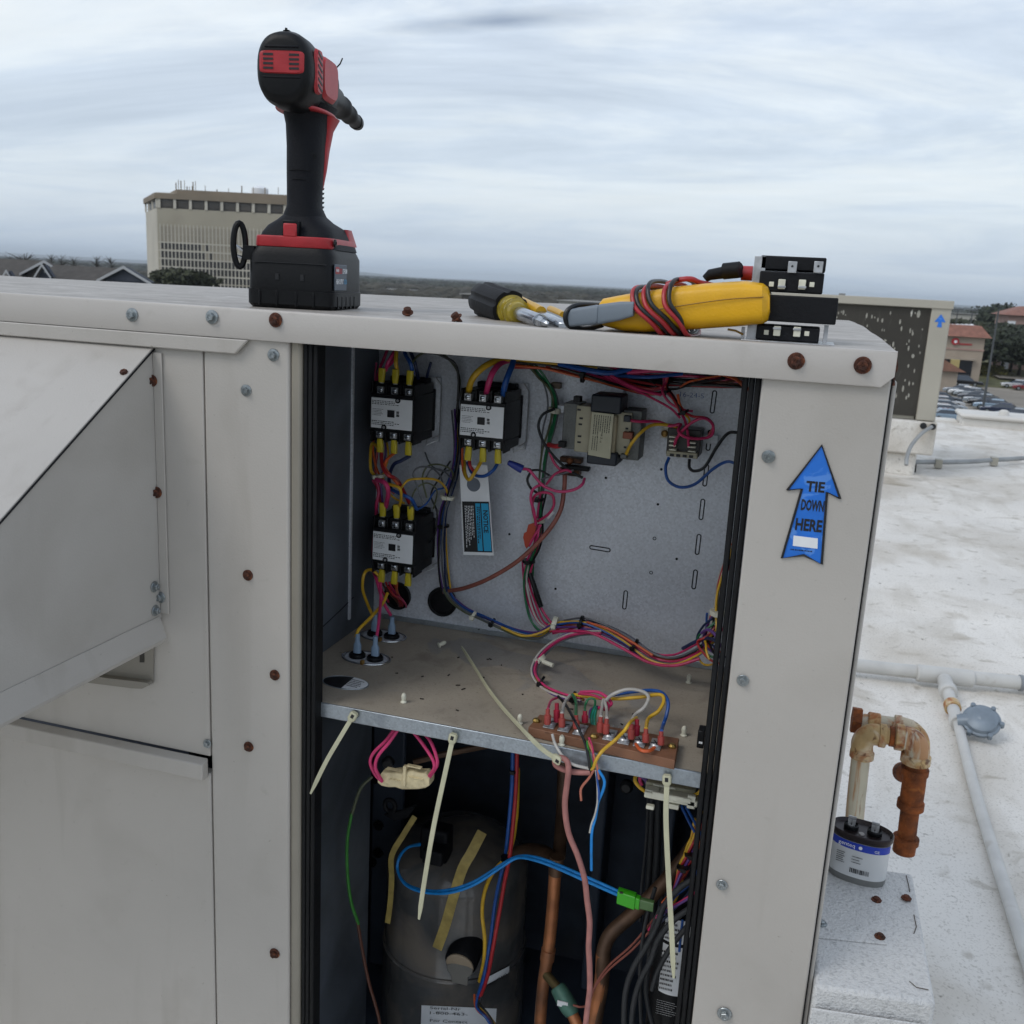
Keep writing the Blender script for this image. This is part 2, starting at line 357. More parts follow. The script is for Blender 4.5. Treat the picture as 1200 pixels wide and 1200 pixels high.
build('lid_lip', MB().add([(LX1, f0, ZL), (LX1, LY1, ZL), (LX1, LY1, zb+.004), (LX1, f0+.004, zb+.009)], [(0, 1, 2, 3)]), RUST, U)
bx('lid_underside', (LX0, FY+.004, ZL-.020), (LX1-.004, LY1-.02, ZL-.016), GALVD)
build('sealant_bead', MB().tube(smoothpts([(LX1-.0005, FY+.004, ZL-.006, 0), (LX1+.0008, FY+.003, ZL-.013, 0), (LX1-.0005, FY+.004, ZL-.019, 0), (LX1+.0005, FY+.005, ZL-.027, 0)]), .0016, 8), RUST, U)
# front sheet metal
z0 = .34; ztop = CAMZ-.060
bx('front_panel', (LX0, FY, CAMZ-.520), (-.5745, FY+.012, ztop), PAINT, .0012)
bx('front_panel', (LX0, FY, z0), (-.5745, FY+.012, CAMZ-.5405), PAINT, .0012)
bx('corner_post', (-.5730, FY-.0006, z0), (-.4785, FY+.03, ztop), PAINT, .0025)
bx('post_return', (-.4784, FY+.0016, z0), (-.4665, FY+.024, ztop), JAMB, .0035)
bx('end_panel', (-.0355, FY, z0), (.0655, FY+.024, ztop), PAINT, .0015)
bx('side_panel', (.0668, FY+.006, z0), (.0705, LY1-.03, ztop-.002), PAINT, .001)
bx('side_seam', (.0657, FY+.002, z0), (.0666, FY+.02, ztop), GASK)
bx('rear_panel', (LX0, LY1-.04, z0), (.066, LY1-.03, ztop), PAINT)
bx('base_panel', (LX0, FY+.02, z0), (.064, LY1-.05, z0+.02), NAVY)
# rubber gaskets round the door opening
for x0, x1 in ((-.4657, -.4612), (-.4606, -.4560), (-.4553, -.4505)): bx('gasket', (x0, FY+.004, z0), (x1, FY+.012+.01*(x1 > -.455), ztop+.004), GASK, .0016)
for x0, x1 in ((-.0520, -.0472), (-.0464, -.0418), (-.0411, -.0364)): bx('gasket', (x0, FY+.004, z0), (x1, FY+.016, ztop+.004), GASK, .0016)
# drip channel under the lip on the left
mb = MB(); zc0, zc1 = CAMZ-.0672, CAMZ-.0815
mb.prism([(LX0, FY-.003, zc0), (-.5195, FY-.003, zc0), (-.5335, FY-.003, zc1), (LX0, FY-.003, zc1)], (0, -.0045, 0))
build('drip_channel', mb, PAINT, U, bev=.0012)
# lower rail
mb = MB().prism([(LX0, FY-.001, CAMZ-.5215), (LX0, FY-.012, CAMZ-.5250), (LX0, FY-.013, CAMZ-.543), (LX0, FY-.001, CAMZ-.5445)], (-.5765-LX0, 0, 0))
build('panel_rail', mb, PAINT, U, bev=.0012)
# interior
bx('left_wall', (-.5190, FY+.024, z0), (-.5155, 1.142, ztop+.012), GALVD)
build('wall_flange', MB().box((-.5154, 1.062, SHZ+.02), (-.5130, 1.066, ztop-.004)), GALV, U)
build('wall_seam', MB().tube([P(367, 745, X=-.5153), P(398, 716, X=-.5153), P(414, 700, X=-.5153)], .0006, 6), GASK, U)
bx('back_panel', (-.5150, BY, SHZ-.012), (-.0300, BY+.003, ztop+.012), GALV)
bx('back_panel_flange', (-.5150, BY-.003, SHZ+.0005), (-.0300, BY-.0005, SHZ+.0065), EDGE)
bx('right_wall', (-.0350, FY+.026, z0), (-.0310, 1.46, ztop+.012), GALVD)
bx('top_channel', (-.5150, FY+.05, ztop+.0005), (-.036, BY-.001, ztop+.004), NAVY)
bx('shelf', (-.5152, FY+.0205, SHZ-.0025), (-.0362, BY-.0005, SHZ), DUST)
bx('shelf_lip', (-.5152, FY+.0175, SHZ-.0160), (-.0362, FY+.0200, SHZ+.0002), EDGE, .0008)
bx('rear_wall', (-.80, 1.47, z0+.02), (-.03, 1.474, SHZ+.1), DARKIN)
bx('inner_wall', (-.80, 1.13, z0+.02), (-.796, 1.47, SHZ+.1), DARKIN)
bx('partition', (-.79, 1.142, SHZ-.0140), (-.036, 1.46, SHZ-.010), DARKIN)
build('partition_rib', MB().box((-.245, 1.40, z0+.02), (-.225, 1.468, SHZ-.015)), NAVY, U, bev=.004)
build('partition_rib', MB().box((-.130, 1.38, z0+.02), (-.115, 1.468, SHZ-.015)), NAVY, U, bev=.004)
mbp = MB().box((-.60, 1.335, z0+.02), (-.545, 1.345, SHZ-.05)); build('mounting_bracket', mbp, NAVY, U, bev=.003)
for px, py in ((440, 912), (444, 967), (443, 999), (436, 1010)):
    c = P(px, py, Y=1.332); build('bracket_bolt', MB().lathe([(.0085, 0), (.0085, .003), (.0055, .0035), (.0055, .006)], c, (0, -1, 0), 14), BLK, U)
# grommets, slots and holes in the back panel
for (px, py, r) in ((466, 698, .0185), (518.5, 705, .0195)):
    c = P(px, py, Y=BY-.002)
    g = build('grommet', MB().loft([(c+Y_*.001, X_*r, Z_*r, 2), (c-Y_*.003, X_*r, Z_*r, 2), (c-Y_*.0036, X_*(r-.0015), Z_*(r-.0015), 2), (c-Y_*.003, X_*(r-.0035), Z_*(r-.0035), 2), (c-Y_*.0008, X_*(r-.004), Z_*(r-.004), 2)], 32), GASK, U)
    build('grommet_membrane', MB().lathe([(r-.0035, 0), (.001, .0012)], c-Y_*.0008, (0, -1, 0), 28), BLK, g)
slot_dark = mat('slot_shadow_gap', '#1b1e24', .7, .3, var=.1)
def slot(px, py, L_, ang, w=.0022):
    c = P(px, py, Y=BY-.0002); a = math.radians(ang); d = X_*math.sin(a)+Z_*math.cos(a); e = X_*math.cos(a)-Z_*math.sin(a)
    pts = []
    for k in range(24):
        t = 2*math.pi*k/24; pts.append(c + e*w*math.cos(t) + d*(w*math.sin(t)+(L_/2 if math.sin(t) >= 0 else -L_/2)))
    s_ = build('knockout_slot', MB().tube(pts, .0007, 6, closed=True), slot_dark, U)
for q in ((836, 471, .021, 2), (831, 516, .019, 2), (827, 557, .021, 1), (822.5, 597, .020, 1), (818, 638, .020, 1), (814, 679, .019, 1), (732.5, 703, .019, 1), (703, 643, .021, 92)): slot(*q)
for px, py in ((710, 560), (775, 550), (771, 591), (651, 690), (597, 626), (793, 655)):
    build('screw_hole', MB().lathe([(.0016, 0), (.0016, .0003)], P(px, py, Y=BY-.0003), (0, -1, 0), 12), slot_dark, U)
for px, py in ((767, 631), (763, 671)):
    c = P(px, py, Y=BY-.0003); build('screw_hole', MB().tube([c+X_*.0018*math.cos(a*.5236)+Z_*.0018*math.sin(a*.5236) for a in range(12)], .0005, 6, closed=True), slot_dark, U)
# ---- screws: each a part, meshes shared per kind
def screwmesh(r, hexr, h, washer=True):
    mb = MB()
    if washer: mb.lathe([(r, 0), (r, .0007), (r*.93, .0012), (hexr*.9, .0015)], (0, 0, 0), (0, -1, 0), 24)
    mb.lathe([(hexr, .001), (hexr, h-.0006), (hexr*.88, h), (hexr*.45, h), (hexr*.35, h-.0006), (.0001, h-.0006)], (0, 0, 0), (0, -1, 0), 6)
    return mb
_sc = {}
def screw(px, py, kind, Y=FY-.0008, R=1, rot=None, world=None):
    mt = RUST if kind == 'rust' else ZINC
    c = world if world is not None else P(px, py, Y=Y)
    if kind not in _sc:
        o = build('screw', screwmesh(.0068, .0042, .0055), mt, U, local=True, smooth=False); _sc[kind] = o
        o.location = MWI[U.name] @ c
    else: o = dupmesh(_sc[kind], 'screw', U, c)
    o.scale = (R, R, R); o.rotation_euler = rot or (random.uniform(-.06, .06), random.uniform(0, 1), random.uniform(-.06, .06)); return o
LY = f0-.0006
for px, py, k in ((155, 369, 'zinc'), (248.5, 371.5, 'zinc'), (323, 375, 'rust'), (933, 423, 'rust'), (1011, 428, 'rust')): screw(px, py, k, LY, 1.0 if k == 'zinc' else 1.03)
for px, py, k, r in ((320.5, 416, 'zinc', .9), (288.5, 457.5, 'zinc', .85), (290.5, 674, 'rust', .85), (322, 791, 'rust', .85), (291.5, 875, 'rust', .85), (322, 1117, 'rust', .9),
                     (243, 871.5, 'zinc', .75), (900.5, 535, 'zinc', .82), (870.5, 797.5, 'zinc', .8), (846, 1037, 'zinc', .8), (849, 1188, 'zinc', 1.05)): screw(px, py, k, FY-.0010, r)
# rusty screws poking up through the lid
for px, py, tl in ((478, 370, .12), (538, 376, -.6)):
    o = build('standing_screw', MB().lathe([(.0024, -.002), (.0024, .003), (.0056, .0031), (.0056, .0042), (.0038, .0045), (.0038, .0080), (.003, .0086)], (0, 0, 0), Z_, 12), RUST, U, local=True)
    o.location = MWI[U.name] @ P(px, py, Z=ZL-CAMZ+.0012); o.rotation_euler = (.5, tl, 0)
# ---- intake hood
XH = -.6307; hz0 = CAMZ
hood_side = [(XH, FY-.001, hz0-.083), (XH, .40, hz0-.368), (XH, .40, hz0-.372), (XH, FY-.001, hz0-.368)]
build('hood_side', MB().prism(hood_side, (-.0018, 0, 0)), PAINT_IN, U)
d_ = V((0, .64-.849, -.133)).normalized(); nrm = V((0, -d_.z, d_.y)).normalized()
a0 = V((0, FY-.001, hz0-.0828)); a1 = a0 + d_*.52
mb = MB().prism([V((XH+.0012, a0.y, a0.z)), V((XH+.0012, a1.y, a1.z)), V((-2.2, a1.y, a1.z)), V((-2.2, a0.y, a0.z))], (0, -.0006, .0018))
build('hood_top', mb, PAINT, U, bev=.0006)
build('hood_top_edge', MB().tube([V((XH+.0016, a0.y, a0.z-.0006)), V((XH+.0016, a1.y, a1.z-.0006))], .0009, 6), BLKM, U)
build('hood_bottom', MB().box((-2.2, .40, hz0-.374), (XH-.002, FY-.002, hz0-.3722)), PAINT_IN, U)
mb = MB().prism([(XH+.0005, FY-.004, hz0-.3645), (XH+.0125, FY-.009, hz0-.3865), (XH+.0115, FY-.012, hz0-.3905), (XH-.0005, FY-.003, hz0-.3700)], (0, -.40, 0))
build('hood_rail', mb, PAINT, U, bev=.0008)
build('hood_flange', MB().box((XH+.0003, FY-.0028, hz0-.3625), (XH+.0105, FY-.0008, hz0-.0865)), PAINT, U, bev=.0006)
for px, py, k in ((178, 446, 'rust'), (183.5, 577, 'rust'), (188, 700, 'zinc')): screw(px, py, k, FY-.0035, .9)
for px, py in ((181, 687.5), (182, 715.5)): screw(0, 0, 'zinc', world=P(px, py, X=XH+.0006), R=.88, rot=(0, 0, math.pi/2))
t = ((P(146, 438, Y=.81)-a0).dot(V((0, d_.y, d_.z)))); c = P(146, 438, Y=.80); yy = c.y
for Yt in [i*.001 for i in range(700, 850)]:
    c = P(146, 438, Y=Yt)
    if abs(c.z-(a0.z+(a0.y-Yt)*(d_.z/-d_.y))) < .0012: break
screw(0, 0, 'rust', world=c+nrm*.001, R=.9, rot=(-math.radians(57), 0, 0))
build('sharp_tab', MB().prism([P(150, 446, Y=.83), P(154, 450, Y=.83), P(153, 456, Y=.83), P(149, 452, Y=.83)], (0, .002, 0)), RUST, U)
# bracket that peeps out beneath the hood
mb = MB().prism([P(108, 797, Y=FY-.001), P(160, 803, Y=FY-.001), P(172, 804, Y=FY-.001), P(180, 800, Y=FY-.001), P(181, 750, Y=FY-.001), P(160, 752, Y=FY-.001)], (0, -.0016, 0))
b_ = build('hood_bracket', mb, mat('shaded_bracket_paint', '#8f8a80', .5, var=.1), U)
build('bracket_lip', MB().prism([P(108, 797, Y=FY-.003), P(160, 803.5, Y=FY-.003), P(172, 804, Y=FY-.003), P(180, 800, Y=FY-.003), P(178, 797, Y=FY-.003), P(118, 790, Y=FY-.003)], (0, -.008, 0)), b_.data.materials[0], b_)
build('bracket_slot', MB().prism([P(164, 765, Y=FY-.0028), P(169, 765, Y=FY-.0028), P(169, 776, Y=FY-.0028), P(164, 776, Y=FY-.0028)], (0, -.0006, 0)), mat('dark_gap', '#33302b', .6, var=0), b_)
# curb under the unit
cb = MB().box((-2.25, FY+.03, -.01), (.03, LY1-.05, .335)); struct('roof_curb', cb, roofm, None, 'structure', bev=.01)

# ---- blue TIE DOWN HERE arrow decal
BLUE = mat('blue_decal', '#2670cf', .35, var=.06, vs=60, patch=[('#7fb0ee', 45, .60, .63, .35)])
arrow = [(963, 521.8), (984.5, 584.5), (969, 576.5), (962.8, 661), (942, 650.5), (916.3, 654), (940, 572.5), (922.5, 574.5)]
cen = V((sum(P(*a, Y=FY).x for a in arrow)/8, FY, sum(P(*a, Y=FY).z for a in arrow)/8))
dec = build('arrow_decal', MB().prism([P(*a, Y=FY-.0006) for a in arrow], (0, -.0003, 0)), BLUE, U)
build('decal_border', MB().tube([P(*a, Y=FY-.001) for a in arrow], .0011, 6, closed=True), PRINT, dec)
xd = P(960, 592.9, Y=FY)-P(950, 592, Y=FY)
for s_, px, py, w, h in (('TIE', 955.6, 570.5, 19.5, 12), ('DOWN', 952.3, 592.5, 24, 13), ('HERE', 947.8, 615.5, 28, 14)):
    text(dec, s_, P(px, py, Y=FY-.0012), xd, (0, 0, 1), h/1148*.87, PRINT, width=w/1148*.89, bold=.034)
build('decal_patch', MB().prism([P(*a, Y=FY-.001) for a in ((930, 627.5), (958.5, 631), (958, 643), (929, 639.5))], (0, -.0003, 0)), WLAB, dec)
printlines(dec, P(943.5, 645.5, Y=FY-.0012), xd.normalized(), Z_, .024, .0022, 1, seed=4)
# ================================================================== COMPONENTS IN THE CABINET
CREAM = mat('cream_plastic', '#b3a88c', .5, var=.15, vs=60, bump=.2, bs=300)
OFFW = mat('off_white_plastic', '#d8d6c4', .5, var=.12, vs=60, patch=[('#7d7760', 60, .6, .75, .4)])
TERM = mat('terminal_metal', '#b5b6b8', .35, .6, var=.2, vs=100)
YX = X_
def spade(parent, c, col=YCON, up=1, w=.0040, h=.0082, tilt=0):
    c = V(c); a = math.radians(tilt); z = V((math.sin(a), 0, math.cos(a)))*up; x = V((math.cos(a), 0, -math.sin(a)))
    build('wire_connector', MB().loft([(c-z*h, x*w, Y_*.0026, 4), (c-z*h*.1, x*w, Y_*.0028, 4), (c+z*h*.75, x*w*.93, Y_*.003, 3), (c+z*h, x*w*.85, Y_*.0028, 3)], 14), col, parent)
def contactor(px, py, label, top='spade', Yf=1.062):
    c = P(px, py, Y=Yf); t = thing('contactor', label, 'contactor', c, group='black three-pole contactors on the back panel')
    L_ = lambda *a: V(a)
    def B(name, mb, mt, par=t, bev=0, **k): return build(name, mb, mt, par, bev=bev, local=True, **k)
    B('housing', MB().box((-.0275, .002, -.0225), (.0275, .066, .0225)).box((-.0270, .010, .0224), (.0270, .066, .0340)).box((-.0270, .010, -.0340), (.0270, .066, -.0224)), BLK, bev=.0008)
    for x in (-.0268, -.0092, .0092, .0268):
        for s in (1, -1): B('pole_divider', MB().box((x-.0010, .004, s*.028-.0075), (x+.0010, .030, s*.028+.0075)), BLK, bev=.0004)
    B('coil_block', MB().box((-.0285, .0665, -.026), (.0285, .071, .026)).box((-.024, .050, .034), (.024, .064, .040)), BLKM, bev=.001)
    B('mounting_plate', MB().box((-.030, .0715, -.040), (.034, .0735, .040)), GALV, bev=.0005)
    B('coil_clip', MB().tube([L_(.030, .060, -.034), L_(.036, .068, -.030), L_(.036, .070, .030), L_(.030, .066, .040)], .0007, 6), TERM)
    B('coil_clip', MB().tube([L_(.020, .066, -.034), L_(.022, .062, -.043), L_(.034, .066, -.037), L_(.034, .070, -.030)], .0007, 6), TERM)
    lab = B('face_label', MB().box((-.0262, .0008, -.0180), (.0262, .0018, .0180)), WLAB, bev=.0006)
    M0 = MWI[t.name].inverted(); W_ = lambda x, y, z: M0 @ V((x, y, z))
    build('label_window', MB().box((-.0050, .0002, -.0040), (.0040, .0007, .0045)), PRINT, lab, local=True)
    printlines(lab, W_(-.004, .0005, .0125), X_, Z_, .042, .0055, 3, seed=3); printlines(lab, W_(-.0165, .0005, .001), X_, Z_, .015, .009, 5, seed=5, fill=.3)
    printlines(lab, W_(-.006, .0005, -.0115), X_, Z_, .038, .006, 3, seed=8); printlines(lab, W_(.0085, .0005, .0005), X_, Z_, .004, .007, 2, seed=9, fill=.8)
    for x, z in ((.008, .0165), (-.009, -.0165)):
        B('label_screw', MB().lathe([(.0032, 0), (.0032, .0012), (.0018, .0014), (.0016, .0008), (.0001, .0008)], L_(x, .001, z), (0, -1, 0), 16), BLKM, lab)
        B('label_screw_head', MB().lathe([(.0016, 0), (.0016, .0006), (.0006, .0008), (.0001, .0004)], L_(x, -.0001, z), (0, -1, 0), 12), TERM, lab)
    for x in (-.018, 0, .018):
        for s in (1, -1):
            lug = top == 'lug' and s == 1
            z = s*.0265
            B('terminal', MB().box((x-.0042, .007 if not lug else .0005, z-.0042), (x+.0042, .014, z+.0042)), TERM, bev=.0006)
            B('terminal_screw', MB().lathe([(.0030, 0), (.0030, .0010), (.0020, .0016), (.0001, .0016)], L_(x, .007 if not lug else .0004, z), (0, -1, 0), 14), STEEL)
            B('screw_slot', MB().box((x-.0026, .0051 if not lug else -.0015, z-.0004), (x+.0026, .0054 if not lug else -.0012, z+.0004)), PRINT)
            if not lug:
                q = W_(x + random.uniform(-.0008, .0008), .011, s*(.0405 + (.003 if s > 0 else 0)))
                spade(t, q, up=-s, tilt=random.uniform(-4, 4)*s)
                B('terminal_blade', MB().box((x-.0026, .0105, min(s*.031, s*.036)), (x+.0026, .0115, max(s*.031, s*.036))), TERM)
    return t
contactor(458.3, 485.3, 'black contactor at the top left with yellow connectors on both its ends')
contactor(564, 493.8, 'black contactor wired at its top by thick yellow, red and blue cables', 'lug')
contactor(459.6, 642, 'lower black contactor in the cabinet, just above the round grommets')

# wires that loop between the contactors
def TH(name, label, cat, px, py, y, group=None): return thing(name, label, cat, PT((px, py, y)), group=group)
h1 = TH('wiring_harness', 'short coloured wires joining the upper left contactor down to the one below it', 'wires', 455, 560, 1.08)
cy = 1.075
wire(h1, 'yellow', 1.7, [(446, 528, cy), (436, 520, 1.09), (434, 545, cy), (438, 556, cy), (452, 566, 1.06), (468, 572, 1.05), (470, 585, 1.06), (467.5, 594, cy)])
wire(h1, 'red', 2.1, [(447, 528, cy), (448, 545, 1.06), (454, 556, 1.05), (462, 560, 1.06), (468, 566, 1.09), (480, 590, 1.11)])
wire(h1, 'orange', 1.7, [(462, 531, cy), (454, 538, 1.06), (451, 548, 1.06), (460, 560, 1.06), (467, 568, 1.06)])
wire(h1, 'dusk', 2.0, [(481, 534, cy), (470, 540, 1.07), (461, 545, 1.07), (456, 560, 1.08), (458, 572, 1.09)])
wire(h1, 'blue', 2.0, [(459, 574, 1.07), (470, 579, 1.06), (482, 585, 1.06), (488, 596, cy)])
wire(h1, 'pink', 2.6, [(441, 562, 1.06), (451, 566, 1.05), (455, 577, 1.055), (452, 594, cy)])
wire(h1, 'mag', 1.9, [(440, 560, 1.08), (444, 575, 1.08), (441, 595, 1.08), (442, 620, 1.11)])
wire(h1, 'red', 1.5, [(447, 500, 1.10), (442, 530, 1.10), (440, 560, 1.09), (446, 590, 1.09), (446, 625, 1.11)])
wire(h1, 'mag', 1.7, [(437, 562, 1.09), (447, 580, 1.09), (447, 600, 1.10), (443, 640, 1.115)])
ring(h1, (444, 558, 1.07), (-.2, 0, 1), .008, .0018, OFFW)
h2 = TH('wiring_harness', 'coloured wires rising from the upper left contactor into the shade under the lid', 'wires', 462, 420, 1.08)
for col, r, pts in (('pink', 1.9, [(452, 434, 1.078), (455, 424, 1.07), (462, 412, 1.08), (470, 398, 1.11)]), ('yellow', 2.2, [(466, 436, 1.078), (464, 425, 1.07), (465, 410, 1.08), (468, 398, 1.1)]),
                    ('blue', 2.1, [(484, 438, 1.078), (481, 426, 1.07), (475, 415, 1.08), (470, 400, 1.1)]), ('mag', 1.6, [(443, 470, 1.11), (443, 440, 1.10), (450, 420, 1.09), (457, 402, 1.1)]),
                    ('mag', 1.6, [(448, 460, 1.11), (450, 436, 1.09), (461, 422, 1.08), (464, 402, 1.1)]), ('dusk', 2.0, [(490, 444, 1.10), (486, 425, 1.09), (478, 405, 1.1)]),
                    ('olive', 1.2, [(481, 428, 1.08), (490, 417, 1.09), (503, 412, 1.1), (520, 415, 1.12), (538, 440, 1.13), (536, 470, 1.133)]), ('black', 1.4, [(500, 412, 1.1), (520, 418, 1.11), (537, 438, 1.12), (533, 520, 1.13)])): wire(h2, col, r, pts)
h3 = TH('wiring_harness', 'thick yellow, red and blue supply cables bending up from the middle contactor', 'wires', 565, 440, 1.08)
wire(h3, 'yellow', 3.7, [(549, 464, 1.078), (551, 450, 1.065), (558, 438, 1.06), (572, 427, 1.07), (590, 421, 1.09), (620, 419, 1.11)], k=8, n=12)
wire(h3, 'pink', 3.5, [(569, 465, 1.078), (573, 448, 1.065), (579, 434, 1.07), (590, 424, 1.09), (612, 419, 1.12)], k=8, n=12)
wire(h3, 'blue', 3.5, [(589, 468, 1.078), (592, 450, 1.065), (597, 436, 1.07), (601, 425, 1.08), (603, 412, 1.1)], k=8, n=12)
h4 = TH('wiring_harness', 'short yellow, red and blue loop wires under the middle contactor above the notice tag', 'wires', 560, 550, 1.08)
wire(h4, 'red', 1.8, [(550, 537, 1.078), (551, 546, 1.07), (556, 553, 1.075)])
wire(h4, 'orange', 1.3, [(542, 520, 1.09), (542, 545, 1.08), (545, 558, 1.07), (550, 562, 1.07)])
wire(h4, 'yellow', 1.9, [(565, 539, 1.078), (558, 551, 1.065), (550, 562, 1.06), (545, 555, 1.07), (544, 540, 1.09)])
wire(h4, 'blue', 1.8, [(584, 541, 1.078), (578, 551, 1.065), (567, 558, 1.065), (554, 555, 1.075), (548, 542, 1.09)])
h5 = TH('wiring_harness', 'thin grey, blue and yellow wires running down beside the lower contactor', 'wires', 520, 600, 1.11)
harness(h5, ['blue', 'grey', 'yellow', 'dusk', 'grey', 'black', 'purple'], 5.5, 1.15, [(534, 480, 1.13), (536, 520, 1.12), (532, 555, 1.12), (525, 582, 1.11), (520, 600, 1.11), (518, 630, 1.115), (519, 665, 1.12), (523, 692, 1.125)], 2.5, 3)
wire(h5, 'grey', 1.0, [(496, 590, 1.06), (487, 565, 1.06), (484, 556, 1.06), (490, 548, 1.06), (505, 548, 1.07), (516, 558, 1.09), (520, 572, 1.11)])
wire(h5, 'olive', 1.0, [(500, 583, 1.08), (495, 560, 1.07), (502, 546, 1.07), (518, 545, 1.09), (530, 553, 1.11), (530, 570, 1.12)])
wire(h5, 'yellow', 1.3, [(470, 572, 1.06), (478, 563, 1.06), (492, 561, 1.06), (510, 562, 1.08), (521, 570, 1.10), (524, 582, 1.11), (518, 600, 1.11)])
wire(h5, 'grey', .9, [(499, 560, 1.07), (506, 550, 1.07), (520, 552, 1.1), (533, 566, 1.12)])
ring(h5, (524, 582, 1.11), (.2, 0, 1), .0085, .002, OFFW); ring(h5, (519, 616, 1.115), (0, 0, 1), .0075, .0014, BLK)
h6 = TH('wiring_harness', 'wires dropping from the lower contactor toward the left pair of capacitor terminals', 'wires', 445, 710, 1.08)
wire(h6, 'yellow', 1.7, [(449, 680, cy), (436, 668, 1.07), (427, 672, 1.05), (425, 690, 1.05), (430, 706, 1.06), (436, 720, 1.07)])
wire(h6, 'pink', 1.8, [(437, 668, 1.09), (442, 682, 1.07), (449, 705, 1.06), (458, 721, 1.07)])
wire(h6, 'yellow', 1.8, [(454, 695, 1.07), (448, 708, 1.055), (434, 724, 1.02), (421, 737, 1.0), (417, 746, .998)])
wire(h6, 'pink', 1.7, [(446, 683, 1.07), (446, 705, 1.05), (444, 728, 1.02), (441, 750, 1.0)])
for k, (a, b) in enumerate(((452, 470), (456, 474), (460, 468), (448, 466))): wire(h6, ('red', 'mag', 'red', 'brown')[k], 1.2, [(a, 682, 1.085), (a+4, 690, 1.09), (b, 706, 1.12), (b+2, 712, 1.14)])
wire(h6, 'orange', 1.5, [(465, 683, cy), (465, 692, 1.09), (468, 700, 1.12)])
# ---- run capacitors standing through the shelf (oval rims)
def cap_top(px, py, Yc, label, boots):
    c = P(px, py, Z=SHZ-CAMZ); t = thing('run_capacitor', label, 'capacitor', c, group='oval capacitors seated in the shelf')
    Bc = lambda name, mb, mt, par=t, **k: build(name, mb, mt, par, local=True, **k)
    Bc('mounting_ring', MB().loft([(V((0, 0, 0)), X_*.0285, Y_*.0185, 2.2), (V((0, 0, .0014)), X_*.0285, Y_*.0185, 2.2), (V((0, 0, .0014)), X_*.0272, Y_*.0172, 2.2), (V((0, 0, .0004)), X_*.0268, Y_*.017, 2.2)], 40), TERM)
    Bc('can_top', MB().loft([(V((0, 0, -.004)), X_*.0262, Y_*.0165, 2.2), (V((0, 0, .0016)), X_*.0262, Y_*.0165, 2.2), (V((0, 0, .0016)), X_*.0245, Y_*.015, 2.2), (V((0, 0, .0008)), X_*.024, Y_*.0145, 2.2)], 40), GALV)
    Bc('clamp_ring', MB().tube([V((.0300*math.cos(a*.1745), .0198*math.sin(a*.1745), .0012)) for a in range(36)], .0009, 6, closed=True), STEEL)
    Bc('clamp_screw', MB().lathe([(.003, 0), (.003, .004), (.002, .005)], (.004, -.0185, .001), Z_, 6), mat('brass', '#8d6f3f', .4, .8), smooth=False)
    for x in (-.0115, .0115):
        Bc('terminal_cup', MB().lathe([(.0098, 0), (.0098, .003), (.0085, .0045), (.0080, .003), (.0060, .0022), (.0060, .004), (.0001, .004)], (x, 0, .001), Z_, 24), BLK)
    for x, dz in boots:
        Bc('terminal_boot', MB().loft([(V((x, 0, .006)), X_*.0048, Y_*.003, 3), (V((x, 0, .016)), X_*.0046, Y_*.0032, 3), (V((x, 0, .020)), X_*.003, Y_*.003, 2), (V((x, 0, dz)), X_*.0028, Y_*.0028, 2)], 14), mat('blue_grey_boot', '#8aa2bb', .45, var=.15))
        Bc('terminal_blade', MB().box((x-.003, -.0005, .002), (x+.003, .0005, .009)), TERM)
    return t
cap_top(429, 772, 0, 'oval capacitor top set in the shelf nearer the front with two blue boots', [(-.0115, .030), (.0115, .030)])
cap_top(449, 746, 0, 'oval capacitor top set in the shelf behind the other one', [(-.0115, .028), (.0115, .028)])
# spare hole in the shelf with a label showing inside
c = P(405, 800, Z=SHZ-CAMZ+.0006); 
hole = build('shelf_hole', MB().loft([(c, X_*.0265, Y_*.0165, 2), (c+Z_*.0002, X_*.0262, Y_*.0162, 2)], 36), PRINT, U)
pts = [c + Z_*.0005 + X_*(.0262*math.cos(a))+Y_*(.0160*math.sin(a)) for a in [math.radians(d) for d in range(-84, 85, 12)]]
lb_ = build('hole_label', MB().prism(pts, (0, 0, .0002)), WLAB, hole)
printlines(lb_, c+V((.013, 0, .0009)), V((1, -.1, 0)).normalized(), Y_, .019, .020, 5, seed=12)
build('hole_rim', MB().tube([c+X_*.0267*math.cos(a*.1745)+Y_*.0167*math.sin(a*.1745) for a in range(36)], .0006, 6, closed=True), EDGE, U)
# plastic standoffs on the shelf
for px, py, r in ((514, 759, (0, 1.3, .9)), (473, 823, (0, 0, 0)), (807, 800, (0, 0, 0)), (801, 862, (0, 0, 0)), (609, 848, (0, 0, 0)), (658, 873, (0, 0, 0))):
    o = build('plastic_standoff', MB().lathe([(.0035, 0), (.0035, .001), (.0022, .002), (.0028, .006), (.0024, .009), (.0012, .0105)], (0, 0, 0), Z_, 10), OFFW, U, local=True)
    o.location = MWI[U.name] @ P(px, py, Z=SHZ-CAMZ+.0004); o.rotation_euler = r
    if r[1]: o.location.z += .003
for k in range(26):       # bits of debris on the shelf
    px, py = random.uniform(440, 810), random.uniform(770, 860)
    c = P(px, py, Z=SHZ-CAMZ+.0006); a = random.uniform(0, 3)
    if c.x < -.09 and c.y < 1.12 and c.y > .9: build('debris', MB().obox(c, V((math.cos(a), math.sin(a), 0))*random.uniform(.0008, .003), V((-math.sin(a), math.cos(a), 0))*.0006, Z_*.0005), mat('dark_debris', '#2f2822', .8), U)
